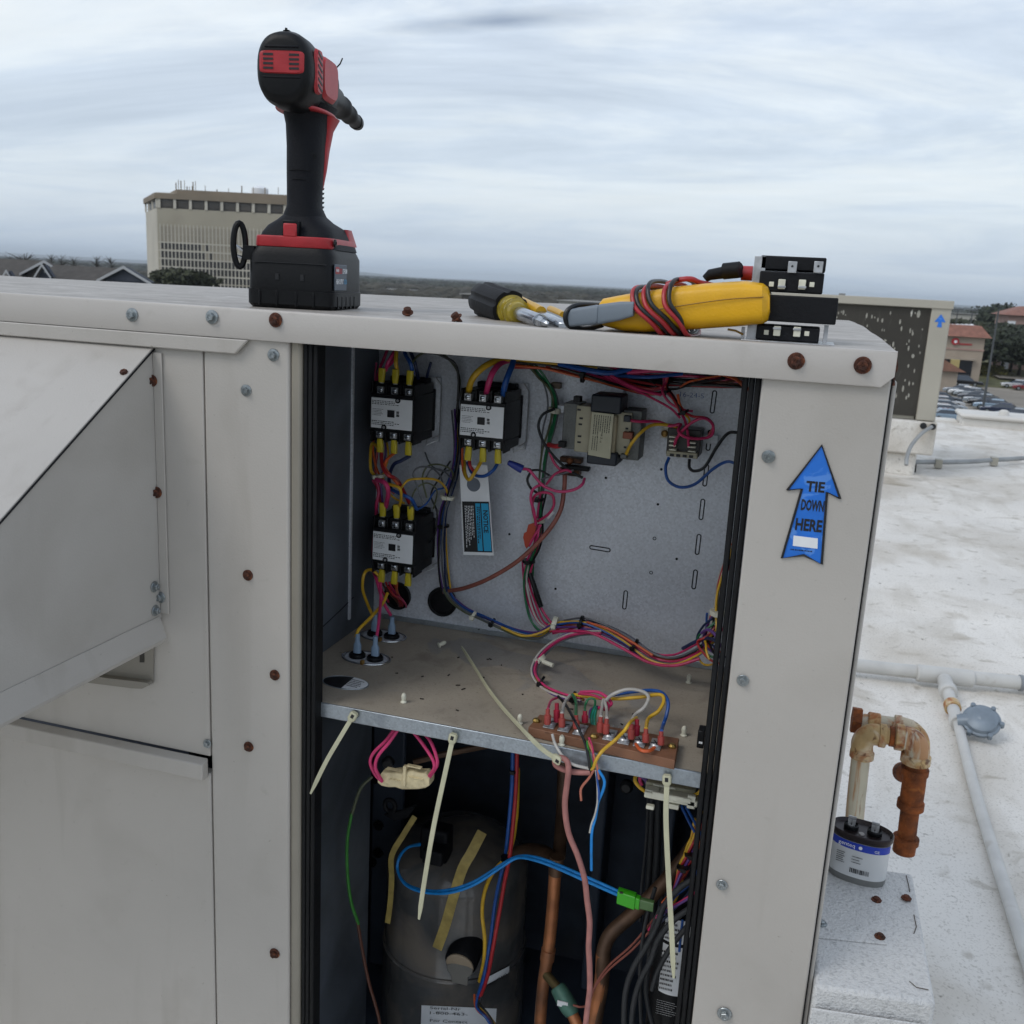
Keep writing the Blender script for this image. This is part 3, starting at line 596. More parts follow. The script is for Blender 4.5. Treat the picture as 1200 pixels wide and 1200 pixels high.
# ---- notice tag
tg = thing('notice_tag', 'white hanging notice tag with black and cyan print beside the middle contactor', 'tag', P(555, 560, Y=1.098))
tq = [P(x, y, Y=1.096) for x, y in ((538.5, 545), (571, 545), (578.5, 651), (543, 650))]
build('card', MB().prism(tq, (0, .0006, 0)), WLAB, tg)
def onq(u, v, off=.0004): return tq[0].lerp(tq[1], u).lerp(tq[3].lerp(tq[2], u), v) - Y_*off
build('card_hole', MB().lathe([(.0085, 0), (.0085, .0002)], P(555, 568, Y=1.0955), (0, -1, 0), 24), mat('card_hole_steel', '#6f7680', .5, .6), tg)
build('print_panel', MB().prism([onq(.04, .40), onq(.97, .40), onq(.97, .965), onq(.04, .965)], (0, -.0002, 0)), PRINT, tg)
CY = mat('cyan_print', '#1d9cc9', .5, var=0)
build('print_panel', MB().prism([onq(.70, .42, .0008), onq(.95, .42, .0008), onq(.95, .95, .0008), onq(.70, .95, .0008)], (0, -.0002, 0)), CY, tg)
build('print_panel', MB().prism([onq(.50, .42, .0008), onq(.66, .42, .0008), onq(.66, .95, .0008), onq(.50, .95, .0008)], (0, -.0002, 0)), CY, tg)
dn = (tq[3]-tq[0]).normalized(); rt = (tq[1]-tq[0]).normalized()
text(tg, 'NOTICE', onq(.825, .62, .0012), dn, rt, .0062, PRINT, width=.028, bold=.03)
printlines(tg, onq(.27, .68, .0008), dn, rt, .052, .012, 6, WLAB, seed=3, fill=.4); printlines(tg, onq(.58, .68, .0012), dn, rt, .050, .0045, 2, PRINT, seed=9, fill=.6)
# ---- transformer
tf = thing('transformer', 'control transformer with cream coil, dark bands and a printed label on the back panel', 'transformer', P(706, 510, Y=1.10))
mt_core = mat('grey_laminations', '#686a68', .5, .4, var=.12, vs=30, bump=.5, bs=500, patch=[('#8a8a80', 40, .55, .7, .4)])
CREAM2 = mat('bobbin_plastic', '#a59f88', .5, var=.1, vs=40)
NAVB = mat('navy_coil_cover', '#20262f', .5, var=.15)
def pbox(parent, name, x0, y0, x1, y1, Y0, Y1, mt, bev=.0008):   # box whose front spans these points of the panel plane
    a = P(x0, y0, Y=Y0); b = P(x1, y1, Y=Y0); return build(name, MB().box((min(a.x, b.x), Y0, min(a.z, b.z)), (max(a.x, b.x), Y1, max(a.z, b.z))), mt, parent, bev=bev)
pbox(tf, 'core', 661, 472, 676, 527, 1.080, 1.115, mt_core)
pbox(tf, 'core', 731, 480, 748, 540, 1.085, 1.118, mt_core)
pbox(tf, 'core', 675, 476, 733, 531, 1.092, 1.117, mt_core)
pbox(tf, 'bobbin', 676, 475, 693, 531, 1.078, 1.108, CREAM2)
pbox(tf, 'bobbin', 716, 482, 737, 534, 1.080, 1.108, CREAM2)
pbox(tf, 'coil_cover', 693, 462, 727, 486, 1.070, 1.112, NAVB, .002)
pbox(tf, 'coil_cover', 688, 528, 722, 547, 1.070, 1.112, NAVB, .002)
pbox(tf, 'coil', 692, 484, 720, 532, 1.073, 1.112, CREAM, .002)
lq = [P(x, y, Y=1.068) for x, y in ((693.5, 482.5), (719.5, 485.5), (715, 538), (688.5, 533))]
tl = build('rating_label', MB().prism(lq, (0, .0012, 0)), mat('aged_label', '#b5b198', .5, var=.08, vs=60), tf, bev=.0008)
lc = sum(lq, V((0, 0, 0)))/4; ldn = (lq[3]-lq[0]).normalized(); lrt = (lq[1]-lq[0]).normalized()
printlines(tl, lc+ldn*(-.009)-Y_*.0003, ldn, lrt, .026, .020, 8, seed=21, fill=.4); printlines(tl, lc+ldn*.010-lrt*.006-Y_*.0003, ldn, lrt, .016, .008, 3, seed=22, fill=.35)
text(tl, 'c UL us', lc+ldn*.004+lrt*.001-Y_*.0003, ldn, lrt, .003, PRINT, width=.009)
pbox(tf, 'mounting_foot', 718, 450, 731, 463, 1.128, 1.130, GALV); pbox(tf, 'mounting_foot', 648, 474, 662, 484, 1.12, 1.122, GALV)
for a in ((676.5, 479), (679, 489), (678, 496), (677, 510), (676.5, 517)): pbox(tf, 'bobbin_slot', a[0], a[1], a[0]+4, a[1]+2.5, 1.0775, 1.079, PRINT, 0)
for a in ((733, 501), (731, 523), (733, 508)): pbox(tf, 'bobbin_slot', a[0], a[1], a[0]+3, a[1]+2.5, 1.0795, 1.081, PRINT, 0)
for a, mt_ in (((731, 487, 738, 495), NAVB), ((730, 506, 741, 515), mat('copper_terminal', '#7d4a37', .5, .4)), ((727, 532, 734, 538), mt_core), ((672, 464, 680, 472), BLK), ((654, 517, 662, 525), BLK)): pbox(tf, 'tap_terminal', *a, 1.072, 1.082, mt_)
build('vent_slot', MB().tube([P(738, 505, Y=1.079), P(735, 513, Y=1.079)], .0005, 5), PRINT, tf)
# ---- relay
rl = thing('relay', 'small dark relay with cream terminals on the upper right of the back panel', 'relay', P(802, 515, Y=1.11))
pbox(rl, 'relay_body', 783, 501, 819, 536, 1.098, 1.128, mat('smoky_plastic', '#2c2925', .35, var=.2))
pbox(rl, 'relay_base', 781, 528, 817, 538, 1.092, 1.130, CREAM2); pbox(rl, 'relay_base', 778, 498, 792, 504, 1.112, 1.130, OFFW)
pbox(rl, 'mounting_tab', 775, 501, 784, 514, 1.128, 1.131, OFFW); pbox(rl, 'mounting_tab', 820, 508, 841, 521, 1.131, 1.134, GALV)
build('tab_screw', MB().lathe([(.004, 0), (.004, .002), (.002, .003)], P(779, 508, Y=1.127), (0, -1, 0), 12), mat('brass', '#8d6f3f', .4, .8), rl)
for i in range(4):
    pbox(rl, 'blade_terminal', 784, 511+i*5, 792, 513.5+i*5, 1.088, 1.099, OFFW, .0003); pbox(rl, 'blade_terminal', 806, 513+i*5, 815, 515.5+i*5, 1.088, 1.099, OFFW, .0003)
    pbox(rl, 'base_slot', 785+i*7.5, 531.5+i*.6, 789.5+i*7.5, 535+i*.6, 1.0915, 1.093, PRINT, 0)
h7 = TH('wiring_harness', 'pink, orange, blue and black wires plugged into the small relay at upper right', 'wires', 802, 490, 1.10)
wire(h7, 'mag', 1.5, [(790, 523, 1.09), (794, 512, 1.085), (808, 497, 1.08), (824, 490, 1.08), (835, 497, 1.09), (834, 510, 1.09), (820, 514, 1.085), (803, 512, 1.08), (795, 505, 1.08), (798, 497, 1.09)])
wire(h7, 'mag', 1.4, [(807, 524, 1.09), (806, 508, 1.085), (803, 494, 1.09), (799, 485, 1.10)])
wire(h7, 'red', 1.3, [(800, 482, 1.10), (812, 488, 1.09), (828, 490, 1.09), (836, 499, 1.10), (830, 511, 1.1)])
wire(h7, 'yellow', 1.1, [(801, 484, 1.10), (808, 492, 1.09), (805, 502, 1.09)])
wire(h7, 'orange', 1.4, [(794, 462, 1.1), (797, 475, 1.1), (803, 484, 1.1)])
wire(h7, 'blue', 1.6, [(784, 536, 1.105), (780, 548, 1.10), (783, 563, 1.10), (797, 571, 1.10), (815, 567, 1.10), (835, 550, 1.10), (852, 541, 1.09), (866, 545, 1.09)])
wire(h7, 'black', 1.6, [(808, 538, 1.11), (808, 548, 1.11), (814, 552, 1.11), (826, 547, 1.11), (840, 524, 1.11), (853, 508, 1.11), (866, 507, 1.11)])
harness(h7, ['mag', 'mag', 'red', 'black', 'red'], 3, 1.3, [(782, 440, 1.11), (780, 455, 1.11), (788, 466, 1.105), (795, 477, 1.1), (799, 486, 1.1)], 2, 5)
ring(h7, (801, 483, 1.1), (.5, 0, -1), .006, .0014, BLK); ring(h7, (779, 460, 1.11), (.5, 0, -1), .007, .0014, BLK)
h8 = TH('wiring_harness', 'pink and yellow wires leading from the transformer to the relay', 'wires', 755, 495, 1.10)
wire(h8, 'mag', 1.6, [(735, 492, 1.078), (750, 494, 1.08), (770, 494, 1.09), (785, 499, 1.09), (797, 497, 1.09)])
wire(h8, 'yellow', 1.7, [(733, 534, 1.075), (740, 520, 1.07), (752, 506, 1.07), (765, 498, 1.08), (782, 498, 1.09), (793, 500, 1.1)])
wire(h8, 'red', 2.6, [(659, 521, 1.09), (652, 523, 1.09), (643, 521, 1.1)])
# ---- top run bundle behind the lip
h9 = TH('wiring_harness', 'dark bundle of red, blue and black wires running along under the lid', 'wires', 720, 440, 1.10)
harness(h9, ['mag', 'red', 'black', 'orange', 'red', 'mag', 'black'], 6, 1.5, [(600, 426, 1.11), (640, 428, 1.11), (676, 436, 1.11), (720, 448, 1.11), (760, 458, 1.11), (782, 455, 1.11)], 2, 8)
harness(h9, ['black', 'mag', 'black', 'red', 'brown', 'black'], 7, 1.7, [(700, 434, 1.12), (750, 444, 1.12), (800, 447, 1.12), (840, 447, 1.12), (870, 450, 1.12)], 2, 9)
wire(h9, 'blue', 3.2, [(655, 426, 1.10), (690, 434, 1.09), (715, 437, 1.09), (740, 432, 1.10)]); wire(h9, 'pink', 2.8, [(735, 436, 1.10), (765, 434, 1.10), (800, 434, 1.11)])
wire(h9, 'blue', 1.9, [(720, 440, 1.10), (760, 442, 1.10), (800, 438, 1.11)]); wire(h9, 'orange', 1.8, [(845, 438, 1.07), (862, 444, 1.04), (876, 456, 1.0)])
wire(h9, 'yellow', 1.5, [(610, 422, 1.10), (650, 426, 1.1), (700, 431, 1.1)]); wire(h9, 'mag', 1.6, [(715, 440, 1.09), (745, 455, 1.09), (775, 463, 1.1)])
ring(h9, (684, 438, 1.105), (1, 0, -.1), .010, .0015, BLK)
# ---- green/grey drop, loops and main trunk down the middle
h10 = TH('wiring_harness', 'main trunk of green, grey and pink wires dropping down the middle of the back panel', 'wires', 632, 600, 1.11)
harness(h10, ['green', 'black', 'grey', 'green', 'olive'], 3.4, 1.3, [(618, 424, 1.11), (630, 440, 1.12), (645, 455, 1.12), (651, 475, 1.12), (648, 500, 1.12), (640, 530, 1.12), (636, 560, 1.12), (634, 580, 1.115)], 2, 2)
wire(h10, 'black2', 1.5, [(650, 479, 1.11), (636, 486, 1.10), (631, 500, 1.10), (637, 518, 1.10), (650, 536, 1.10), (668, 552, 1.10), (683, 560, 1.10)])
ring(h10, (650, 481, 1.12), (.1, 0, 1), .007, .003, OFFW); pbox(h10, 'tie_mount', 646, 448, 656, 456, 1.125, 1.135, mat('tan_plastic', '#6e5f50', .6))
harness(h10, ['grey', 'white', 'grey', 'mag', 'black', 'green', 'pink'], 4.2, 1.3, [(634, 578, 1.115), (632, 600, 1.11), (632, 618, 1.11), (628, 640, 1.11), (621, 660, 1.115), (618, 680, 1.12)], 1.5, 4)
harness(h10, ['mag', 'pink', 'grey', 'green', 'mag', 'white'], 6.5, 1.3, [(619, 658, 1.115), (618, 680, 1.115), (624, 706, 1.11), (634, 728, 1.105), (648, 738, 1.10)], 1.2, 14)
wire(h10, 'green', 1.2, [(618, 660, 1.11), (614, 680, 1.11), (616, 705, 1.11), (622, 727, 1.11), (635, 742, 1.10)])
wire(h10, 'grey', 1.1, [(619, 662, 1.12), (615, 690, 1.12), (624, 730, 1.11), (640, 745, 1.11)])
build('black_sleeve', MB().tube(smoothpts([(621, 672, 1.105), (627, 690, 1.10), (634, 711, 1.10)]), .0031, 10), BLK, h10)
wire(h10, 'pink', 1.3, [(634, 712, 1.10), (640, 722, 1.10), (648, 732, 1.10)])
ring(h10, (631, 585, 1.11), (0, 0, 1), .0065, .0016, BLK); ring(h10, (631, 609, 1.11), (0, 0, 1), .0075, .0028, OFFW); ring(h10, (619.5, 657.5, 1.115), (0, 0, 1), .0075, .0016, BLK)
build('tie_flag', MB().prism([P(x, y, Y=1.10) for x, y in ((639, 604), (646, 598), (650, 601), (642, 609))], (0, .0008, 0)), WLAB, h10)
h11 = TH('wiring_harness', 'bright pink looped wires capped with a blue wire nut beside the copper ground lug', 'wires', 640, 580, 1.10)
wire(h11, 'pink', 1.6, [(611, 549, 1.085), (620, 551, 1.08), (628, 560, 1.08), (638, 570, 1.08), (655, 576, 1.08), (672, 574, 1.08), (682, 568, 1.08), (685, 561, 1.09)])
wire(h11, 'pink', 1.5, [(636, 567, 1.085), (625, 573, 1.08), (622, 585, 1.08), (626, 600, 1.085), (628, 615, 1.095)])
wire(h11, 'mag', 1.5, [(630, 611, 1.1), (642, 603, 1.09), (649, 592, 1.085), (647, 580, 1.085), (636, 577, 1.085), (626, 582, 1.085), (624, 595, 1.09), (628, 612, 1.1)])
wire(h11, 'mag', 1.4, [(640, 568, 1.09), (650, 556, 1.09), (662, 551, 1.09), (670, 553, 1.09)])
wire(h11, 'black', 1.4, [(612, 550, 1.09), (622, 551, 1.09), (618, 562, 1.09), (622, 572, 1.09), (630, 578, 1.10)])
wire(h11, 'black2', 1.2, [(618, 552, 1.095), (632, 551, 1.095), (645, 558, 1.095)])
wire(h11, 'grey', 1.0, [(634, 562, 1.09), (645, 558, 1.09), (656, 556, 1.09), (672, 551, 1.09)])
wire(h11, 'mag', 1.5, [(644, 530, 1.10), (650, 543, 1.10), (658, 552, 1.10)])
nutb = P(612, 550, Y=1.085); nutt = P(595, 541.5, Y=1.080); ax = (nutt-nutb)
build('wire_nut', MB().lathe([(.0052, 0), (.0050, .004), (.0042, ax.length*.6), (.0030, ax.length*.95), (.0012, ax.length)], nutb, ax, 14), mat('blue_wire_nut', '#28388c', .4), h11)
wire(h11, 'pink', 1.3, [(634, 615, 1.10), (628, 625, 1.095), (620, 640, 1.10)]); wire(h11, 'pink', 1.3, [(632, 615, 1.10), (630, 630, 1.095), (624, 645, 1.1)])
build('orange_tag', MB().prism([P(x, y, Y=1.098) for x, y in ((619, 615), (628, 612), (627, 630), (617, 643), (615, 640), (614, 634), (613, 630), (614, 625), (617, 623))], (0, .002, 0)), mat('orange_card', '#a63d24', .6), h11)
gl = thing('ground_lug', 'small corroded copper ground lug bar screwed under the transformer', 'lug', P(670, 545, Y=1.11))
COPD = mat('tarnished_copper', '#5e3f2d', .5, .5, var=.35, vs=90, patch=[('#2a221d', 90, .5, .65, .8)])
pbox(gl, 'lug_bar', 656, 535, 681, 544, 1.122, 1.134, COPD, .001); pbox(gl, 'lug_bar', 655, 548, 678, 559, 1.118, 1.134, COPD, .001)
build('lug_screw', MB().lathe([(.0042, 0), (.0042, .003), (.0025, .004)], P(668, 540, Y=1.121), (0, -1, 0), 8), mat('copper_screw', '#8c5a3c', .4, .7), gl, smooth=False)
pbox(gl, 'lug_clamp', 660, 545, 690, 553, 1.110, 1.120, BLK, .001)
# ---- brown sense tube
tb_ = TH('sense_tube', 'brown flexible tube curving from the ground lug down to the right grommet', 'tube', 620, 640, 1.10)
wire(tb_, 'tube', 2.4, [(662, 556, 1.10), (661, 575, 1.10), (656, 600, 1.095), (640, 625, 1.09), (610, 655, 1.09), (575, 677, 1.095), (545, 689, 1.11), (523, 693, 1.13), (519, 696, 1.15)], 'tube', k=8, n=12)
# ---- floor run from grommet to the right corner
h12 = TH('wiring_harness', 'long coloured bundle sweeping along the back of the shelf to the right corner', 'wires', 680, 740, 1.10)
harness(h12, ['yellow', 'grey', 'blue', 'purple', 'blue', 'grey', 'olive'], 4.2, 1.25, [(521, 690, 1.125), (530, 704, 1.12), (545, 716, 1.11), (563, 724, 1.11), (585, 734, 1.10), (610, 743, 1.10), (632, 745, 1.10), (648, 735, 1.10)], 2.2, 6)
harness(h12, ['mag', 'yellow', 'blue', 'purple', 'red', 'black', 'pink', 'orange', 'dusk', 'grey'], 6.2, 1.3, [(645, 737, 1.10), (660, 732, 1.10), (682, 730, 1.09), (705, 736, 1.085), (735, 751, 1.08), (762, 769, 1.07), (790, 775, 1.06), (818, 764, 1.05), (836, 748, 1.04)], 3.5, 10)
wire(h12, 'mag', 1.6, [(648, 740, 1.09), (690, 741, 1.07), (730, 760, 1.06), (760, 776, 1.05), (790, 780, 1.04), (820, 772, 1.04)])
wire(h12, 'orange', 1.3, [(688, 729, 1.085), (715, 738, 1.075), (740, 752, 1.07), (765, 768, 1.06)])
wire(h12, 'yellow', 1.4, [(588, 735, 1.095), (612, 745, 1.09), (632, 742, 1.09), (648, 734, 1.095)])
harness(h12, ['mag', 'pink', 'white', 'purple', 'yellow', 'red', 'grey'], 4.0, 1.25, [(705, 741, 1.08), (680, 742, 1.08), (658, 749, 1.075), (640, 762, 1.06), (629, 778, 1.04), (628, 792, 1.02), (640, 806, 1.0), (662, 815, .98), (682, 819, .97)], 2.2, 11)
ring(h12, (650.5, 731, 1.10), (1, 0, -.1), .0085, .0028, OFFW); ring(h12, (681, 730, 1.09), (1, 0, -.1), .0085, .0016, BLK); ring(h12, (742.5, 757, 1.078), (1, 0, -.5), .0090, .0018, BLK)
ring(h12, (555, 722, 1.11), (1, 0, -.4), .0060, .0018, OFFW); ring(h12, (577, 730, 1.105), (1, 0, -.4), .0060, .0014, BLK)
ring(h12, (632, 772, 1.05), (1, 0, -1.6), .0070, .0024, OFFW); build('tie_mount', MB().tube([P(636, 775, Y=1.045), P(648, 780, Y=1.04)], .0026, 8), OFFW, h12)
ring(h12, (634, 799, 1.01), (1, 0, -.5), .0070, .0014, BLK); ring(h12, (672, 817, .975), (1, 0, -.2), .0062, .0014, BLK)
h13 = TH('wiring_harness', 'tangled bundle of blue, orange and purple wires in the right corner behind the gasket', 'wires', 838, 740, 1.03)
harness(h13, ['white', 'red', 'orange', 'mag', 'black', 'yellow'], 4.0, 1.3, [(858, 640, 1.0), (850, 665, 1.02), (843, 690, 1.03), (841, 715, 1.03), (842, 740, 1.02)], 1.5, 15)
wire(h13, 'white', 1.0, [(853, 651, 1.03), (843, 673, 1.05), (838, 705, 1.06), (833, 735, 1.06), (826, 752, 1.07)])
harness(h13, ['purple', 'blue', 'orange', 'black', 'yellow', 'red', 'green', 'dusk'], 8, 1.3, [(836, 722, 1.04), (829, 738, 1.04), (824, 752, 1.04), (832, 762, 1.03), (842, 770, 1.02)], 5, 17)
wire(h13, 'yellow', 1.1, [(819, 757, 1.05), (818, 770, 1.05), (826, 779, 1.05), (838, 778, 1.03)]); wire(h13, 'purple', 1.6, [(822, 742, 1.03), (830, 738, 1.02), (840, 746, 1.01), (844, 758, 1.0)])
wire(h13, 'dusk', 1.8, [(800, 760, 1.05), (815, 752, 1.04), (828, 748, 1.03), (842, 752, 1.0)]); ring(h13, (841, 718, 1.03), (0, 0, 1), .008, .0026, OFFW)
# ---- terminal board
bz = SHZ+.0035
tbc = [P(632.5, 837, Z=bz+.007-CAMZ), P(796, 865, Z=bz+.007-CAMZ), P(791, 891, Z=bz+.007-CAMZ), P(619, 852, Z=bz+.007-CAMZ)]
tb = thing('terminal_board', 'brown terminal board with a row of screws along the shelf front', 'terminal block', P(705, 870, Z=SHZ-CAMZ))
BRD = mat('brown_phenolic_board', '#7a543d', .6, var=.15, vs=40, bump=.2, bs=200)
build('board', MB().prism(tbc, (0, 0, -.010)), BRD, tb, bev=.0008)
build('board_foot', MB().prism([p+V((0, .004, -.0102)) for p in tbc], (0, 0, -.0005)), BRD, tb)
TZ = bz+.0072-CAMZ
scr = [(644.5, 850), (661.5, 854), (679, 858), (714, 864), (731.5, 868.5), (749.5, 871.5), (768, 875)]
SPK = mat('pink_spade_insulator', '#a4463f', .4, var=.15)
for i, (x, y) in enumerate(scr):
    c = P(x, y, Z=TZ)
    build('terminal_plate', MB().obox(c+V((0, .004, .0006)), X_*.0056, Y_*.012, Z_*.0006), TERM, tb, bev=.0003)
    b = build('terminal_screw', MB().lathe([(.0056, .001), (.0056, .0028), (.0045, .0042), (.0001, .0044)], c, Z_, 16), TERM, tb)
    build('screw_slot', MB().obox(c+Z_*.0045, V((.0045, .002, 0)), V((-.0002, .0005, 0)), Z_*.0002), PRINT, b); build('screw_slot', MB().obox(c+Z_*.0045, V((-.002, .0045, 0)), V((.0005, .0002, 0)), Z_*.0002), PRINT, b)
for x, y in ((628.5, 845.5), (787.5, 875.5), (696, 864)): build('mounting_screw', MB().lathe([(.0040, 0), (.0040, .0016), (.0026, .0034), (.0001, .0036)], P(x, y, Z=TZ), Z_, 8), mat('brass_screw', '#a58a4e', .35, .9), tb, smooth=False)
text(tb, 'W2', P(641, 859, Z=TZ+.0004), tbc[2]-tbc[3], tbc[0]-tbc[3], .0028, PRINT, width=.005); text(tb, 'Y1', P(659, 862.5, Z=TZ+.0004), tbc[2]-tbc[3], tbc[0]-tbc[3], .0028, PRINT, width=.005); text(tb, 'G', P(676, 866, Z=TZ+.0004), tbc[2]-tbc[3], tbc[0]-tbc[3], .0028, PRINT)
sp = [((641.5, 849), (642, 831)), ((658.5, 852), (658.5, 836)), ((675.5, 854), (675, 838)), ((703, 858), (704, 840)), ((710, 860), (711, 842)), ((739.5, 866), (740, 848)), ((756.5, 870), (757, 854)), ((774.5, 873), (775, 857)), ((652.5, 846), (652.5, 824)), ((685.5, 847), (685.5, 833)), ((745.5, 862), (746.5, 843))]
SPR = mat('red_spade_insulator', '#a3223a', .35, var=.1)
spt = []
for i, (a, b) in enumerate(sp):
    A = P(*a, Z=TZ+.004); Bp = P(*b, Y=A.y+.003); d = Bp-A
    build('spade_connector', MB().lathe([(.0030, 0), (.0034, d.length*.12), (.0034, d.length*.62), (.0022, d.length*.66), (.0022, d.length)], A, d, 12), SPK if i < 8 else SPR, tb); spt.append(Bp)
for k, x in enumerate((670, 692, 718, 724, 732, 763)):
    a = P(x, 848+(x-670)*.2, Y=.915); build('tab_blade', MB().obox(a, X_*.0004, Y_*.003, Z_*.006), TERM, tb)
h14 = TH('wiring_harness', 'thin coloured thermostat wires looping over the brown terminal board', 'wires', 720, 830, .93)
f_ = lambda p: (p.x, p.y, p.z, 0)
wire(h14, 'yellow', 1.7, [(672, 814, .97), (693, 817, .965), (721, 819, .955), (750, 817, .95), (773, 814, .945), (778, 821, .94), (772, 833, .93), (760, 842, .92), f_(spt[6])])
wire(h14, 'blue', 1.7, [(715, 815, .97), (740, 811, .965), (762, 809, .955), (776, 812, .95), (783, 823, .94), (781, 838, .93), (777, 850, .925), f_(spt[7])])
wire(h14, 'white', 1.7, [(708, 823, .95), (718, 814, .95), (735, 808, .95), (752, 810, .945), (760, 817, .94), (755, 829, .93), (744, 838, .92), f_(spt[5])])
wire(h14, 'white', 1.6, [(668, 815, .965), (662, 823, .94), f_(spt[1])]); wire(h14, 'green', 1.5, [(671, 814, .965), (675, 822, .94), f_(spt[2])])
wire(h14, 'mag', 1.2, [(655, 817, .96), (646, 821, .94), f_(spt[0])]); wire(h14, 'white', 1.5, [(707, 820, .95), (705, 830, .93), f_(spt[3])]); wire(h14, 'white', 1.5, [(708, 820, .95), (711, 832, .93), f_(spt[4])])
wire(h14, 'pink', 1.5, [(680, 811, .965), (700, 811, .96), (712, 818, .955), (716, 826, .95), (700, 830, .94), (692, 834, .93)])
wire(h14, 'mag', 1.3, [(678, 813, .96), (696, 815, .955), (711, 823, .95), (712, 832, .94), (702, 829, .93)]); wire(h14, 'green', 1.1, [(697, 830, .93), (697, 820, .93), (690, 819, .93), (686, 826, .925), f_(spt[9])])
wire(h14, 'purple', 1.1, [(700, 828, .935), (692, 832, .925), (691, 842, .92)])
for k in range(5): wire(h14, 'teal' if k % 2 else 'green', .8, [(697+k*.6, 826+k, .93), (692+k*1.5, 840, .915), (694+k*.7, 856, .905), (690+k*.5, 866, .90), (690+k, 878, .875)])
wire(h14, 'orange', 1.2, [(692, 858, .905), (699, 862, .90), (700, 868, .895), (693, 866, .89), (689, 860, .895)])
wire(h14, 'yellow', 1.5, [(746, 841, .91), (738, 847, TZ+.022), (731, 857, TZ+.016), (720, 868, TZ+.010), (707, 879, .862), (699, 890, .857), (695, 900, .857), (690, 901, .858)])
wire(h14, 'black', 1.3, [(654, 816, .95), (663, 826, .93), (672, 842, TZ+.018), (680, 858, TZ+.010), (686, 872, .864), (690, 890, .855), (691, 902, .857)])
wire(h14, 'white', 1.3, [(647, 860, TZ+.003), (651, 873, .862), (660, 887, .857), (672, 896, .855), (692, 901, .857)])
wire(h14, 'orange', 1.5, [(745, 872, TZ+.004), (751, 879, TZ+.005), (760, 880, TZ+.005), (767, 876, TZ+.004)])
wire(h14, 'salmon', 1.0, [(689, 868, TZ+.004), (694, 880, .862), (699, 895, .857), (702, 913, .857)]); wire(h14, 'lgreen', 1.0, [(688, 868, TZ+.004), (690, 882, .861), (694, 899, .857)])
wire(h14, 'mag', 1.0, [(690, 864, TZ+.006), (694, 876, .863), (697, 897, .857)])
wire(h14, 'salmon', 1.1, [(696, 902, .857), (690, 912, .857), (681, 924, .857), (681, 938, .858)])
wire(h14, 'cyan', 1.3, [(701, 902, .857), (708, 914, .857), (707, 925, .857), (701, 940, .858), (698, 957, .858), (694, 972, .858), (693, 990, .858), (693, 1020, .858)])
wire(h14, 'white', .8, [(698, 902, .857), (700, 920, .857), (700, 940, .856), (697, 955, .856), (693, 966, .857), (691, 976, .857)])
wire(h14, 'blue', 1.0, [(700, 940, .857), (702, 930, .856), (700, 915, .857), (699, 903, .857)])
rt_ = TH('thermostat_cable', 'dusty pink cable tied at the shelf lip and hanging to the bottom', 'cable', 660, 900, .857)
wire(rt_, 'rose', 2.9, [(692, 905, .858), (678, 905, .858), (664, 903, .857), (652, 897, .856), (651, 890, .856), (658, 888, .854), (665, 893, .852), (666, 905, .85), (664, 922, .85), (662, 945, .85), (666, 975, .85), (677, 1003, .85), (685, 1030, .85), (688, 1055, .85), (691, 1080, .85), (690, 1105, .85), (690, 1115, .85), (691, 1135, .85), (691, 1160, .85), (688, 1185, .85), (685, 1215, .85)], 'cable', k=8, n=14)
# ---- long cable ties
TIEM = mat('aged_nylon_tie', '#b9b79b', .45, var=.08, vs=30)
def longtie(label, pts, head, w=.0024, grp='long aged cable ties hanging in the door opening'):
    p = smoothpts(pts, 8); t = thing('cable_tie', label, 'cable tie', p[0], group=grp); mb = MB(); n = len(p)
    rr = []
    for i, q in enumerate(p):
        d = (p[min(i+1, n-1)]-p[max(i-1, 0)]).normalized(); s = d.cross(Y_).normalized(); ww = w*(1 if i < n-3 else (.85, .65, .45)[i-(n-3)])
        rr.append((q, s*ww, s.cross(d).normalized()*.0008, 5))
    build('strap', mb.loft(rr, 10), TIEM, t); d = (p[1]-p[0]).normalized(); s = d.cross(Y_).normalized(); hc = p[0]-d*.003
    hb = build('tie_head', MB().loft([(hc-d*.0045, s*.0032, Y_*.0024, 4), (hc-d*.003, s*.0044, Y_*.003, 4), (hc+d*.003, s*.0044, Y_*.003, 4), (hc+d*.006, s*.0026, Y_*.0015, 4)], 16), TIEM, t)
    build('head_slot', MB().obox(hc-Y_*.0031-d*.001, s*.0016, Y_*.0002, d*.002), PRINT, hb)
    return t
longtie('cable tie slanting left from the shelf lip near the left gasket', [(412, 842, .862), (400, 862, .858), (382, 893, .854), (364, 930, .850)], 1)
longtie('cable tie hanging in front of the compressor dome and blue wires', [(530, 868, .862), (523, 900, .858), (508, 970, .852), (497, 1035, .85), (491, 1077, .85)], 1, .0026)
longtie('cable tie hanging before the white connector near the right gasket', [(781.5, 917, .862), (780.5, 960, .858), (783, 1020, .853), (787, 1090, .85), (789.5, 1146, .85)], 1, .0026)
for px, py in ((417, 838), (532, 862), (781, 910)): build('tie_hole', MB().lathe([(.0030, 0), (.0030, .0003)], P(px, py, Y=FY+.0172), (0, -1, 0), 12), PRINT, U)
longtie('cable tie lying across the shelf from back to front lip around the pink cable', [(650, 888, .853), (637, 879, .858), (622, 865, SHZ-CAMZ+.008), (606, 848, SHZ-CAMZ+.008), (588, 828, SHZ-CAMZ+.008), (572, 807, SHZ-CAMZ+.008), (557, 783, SHZ-CAMZ+.008), (541, 758, SHZ-CAMZ+.008)], 1, .0026, None)
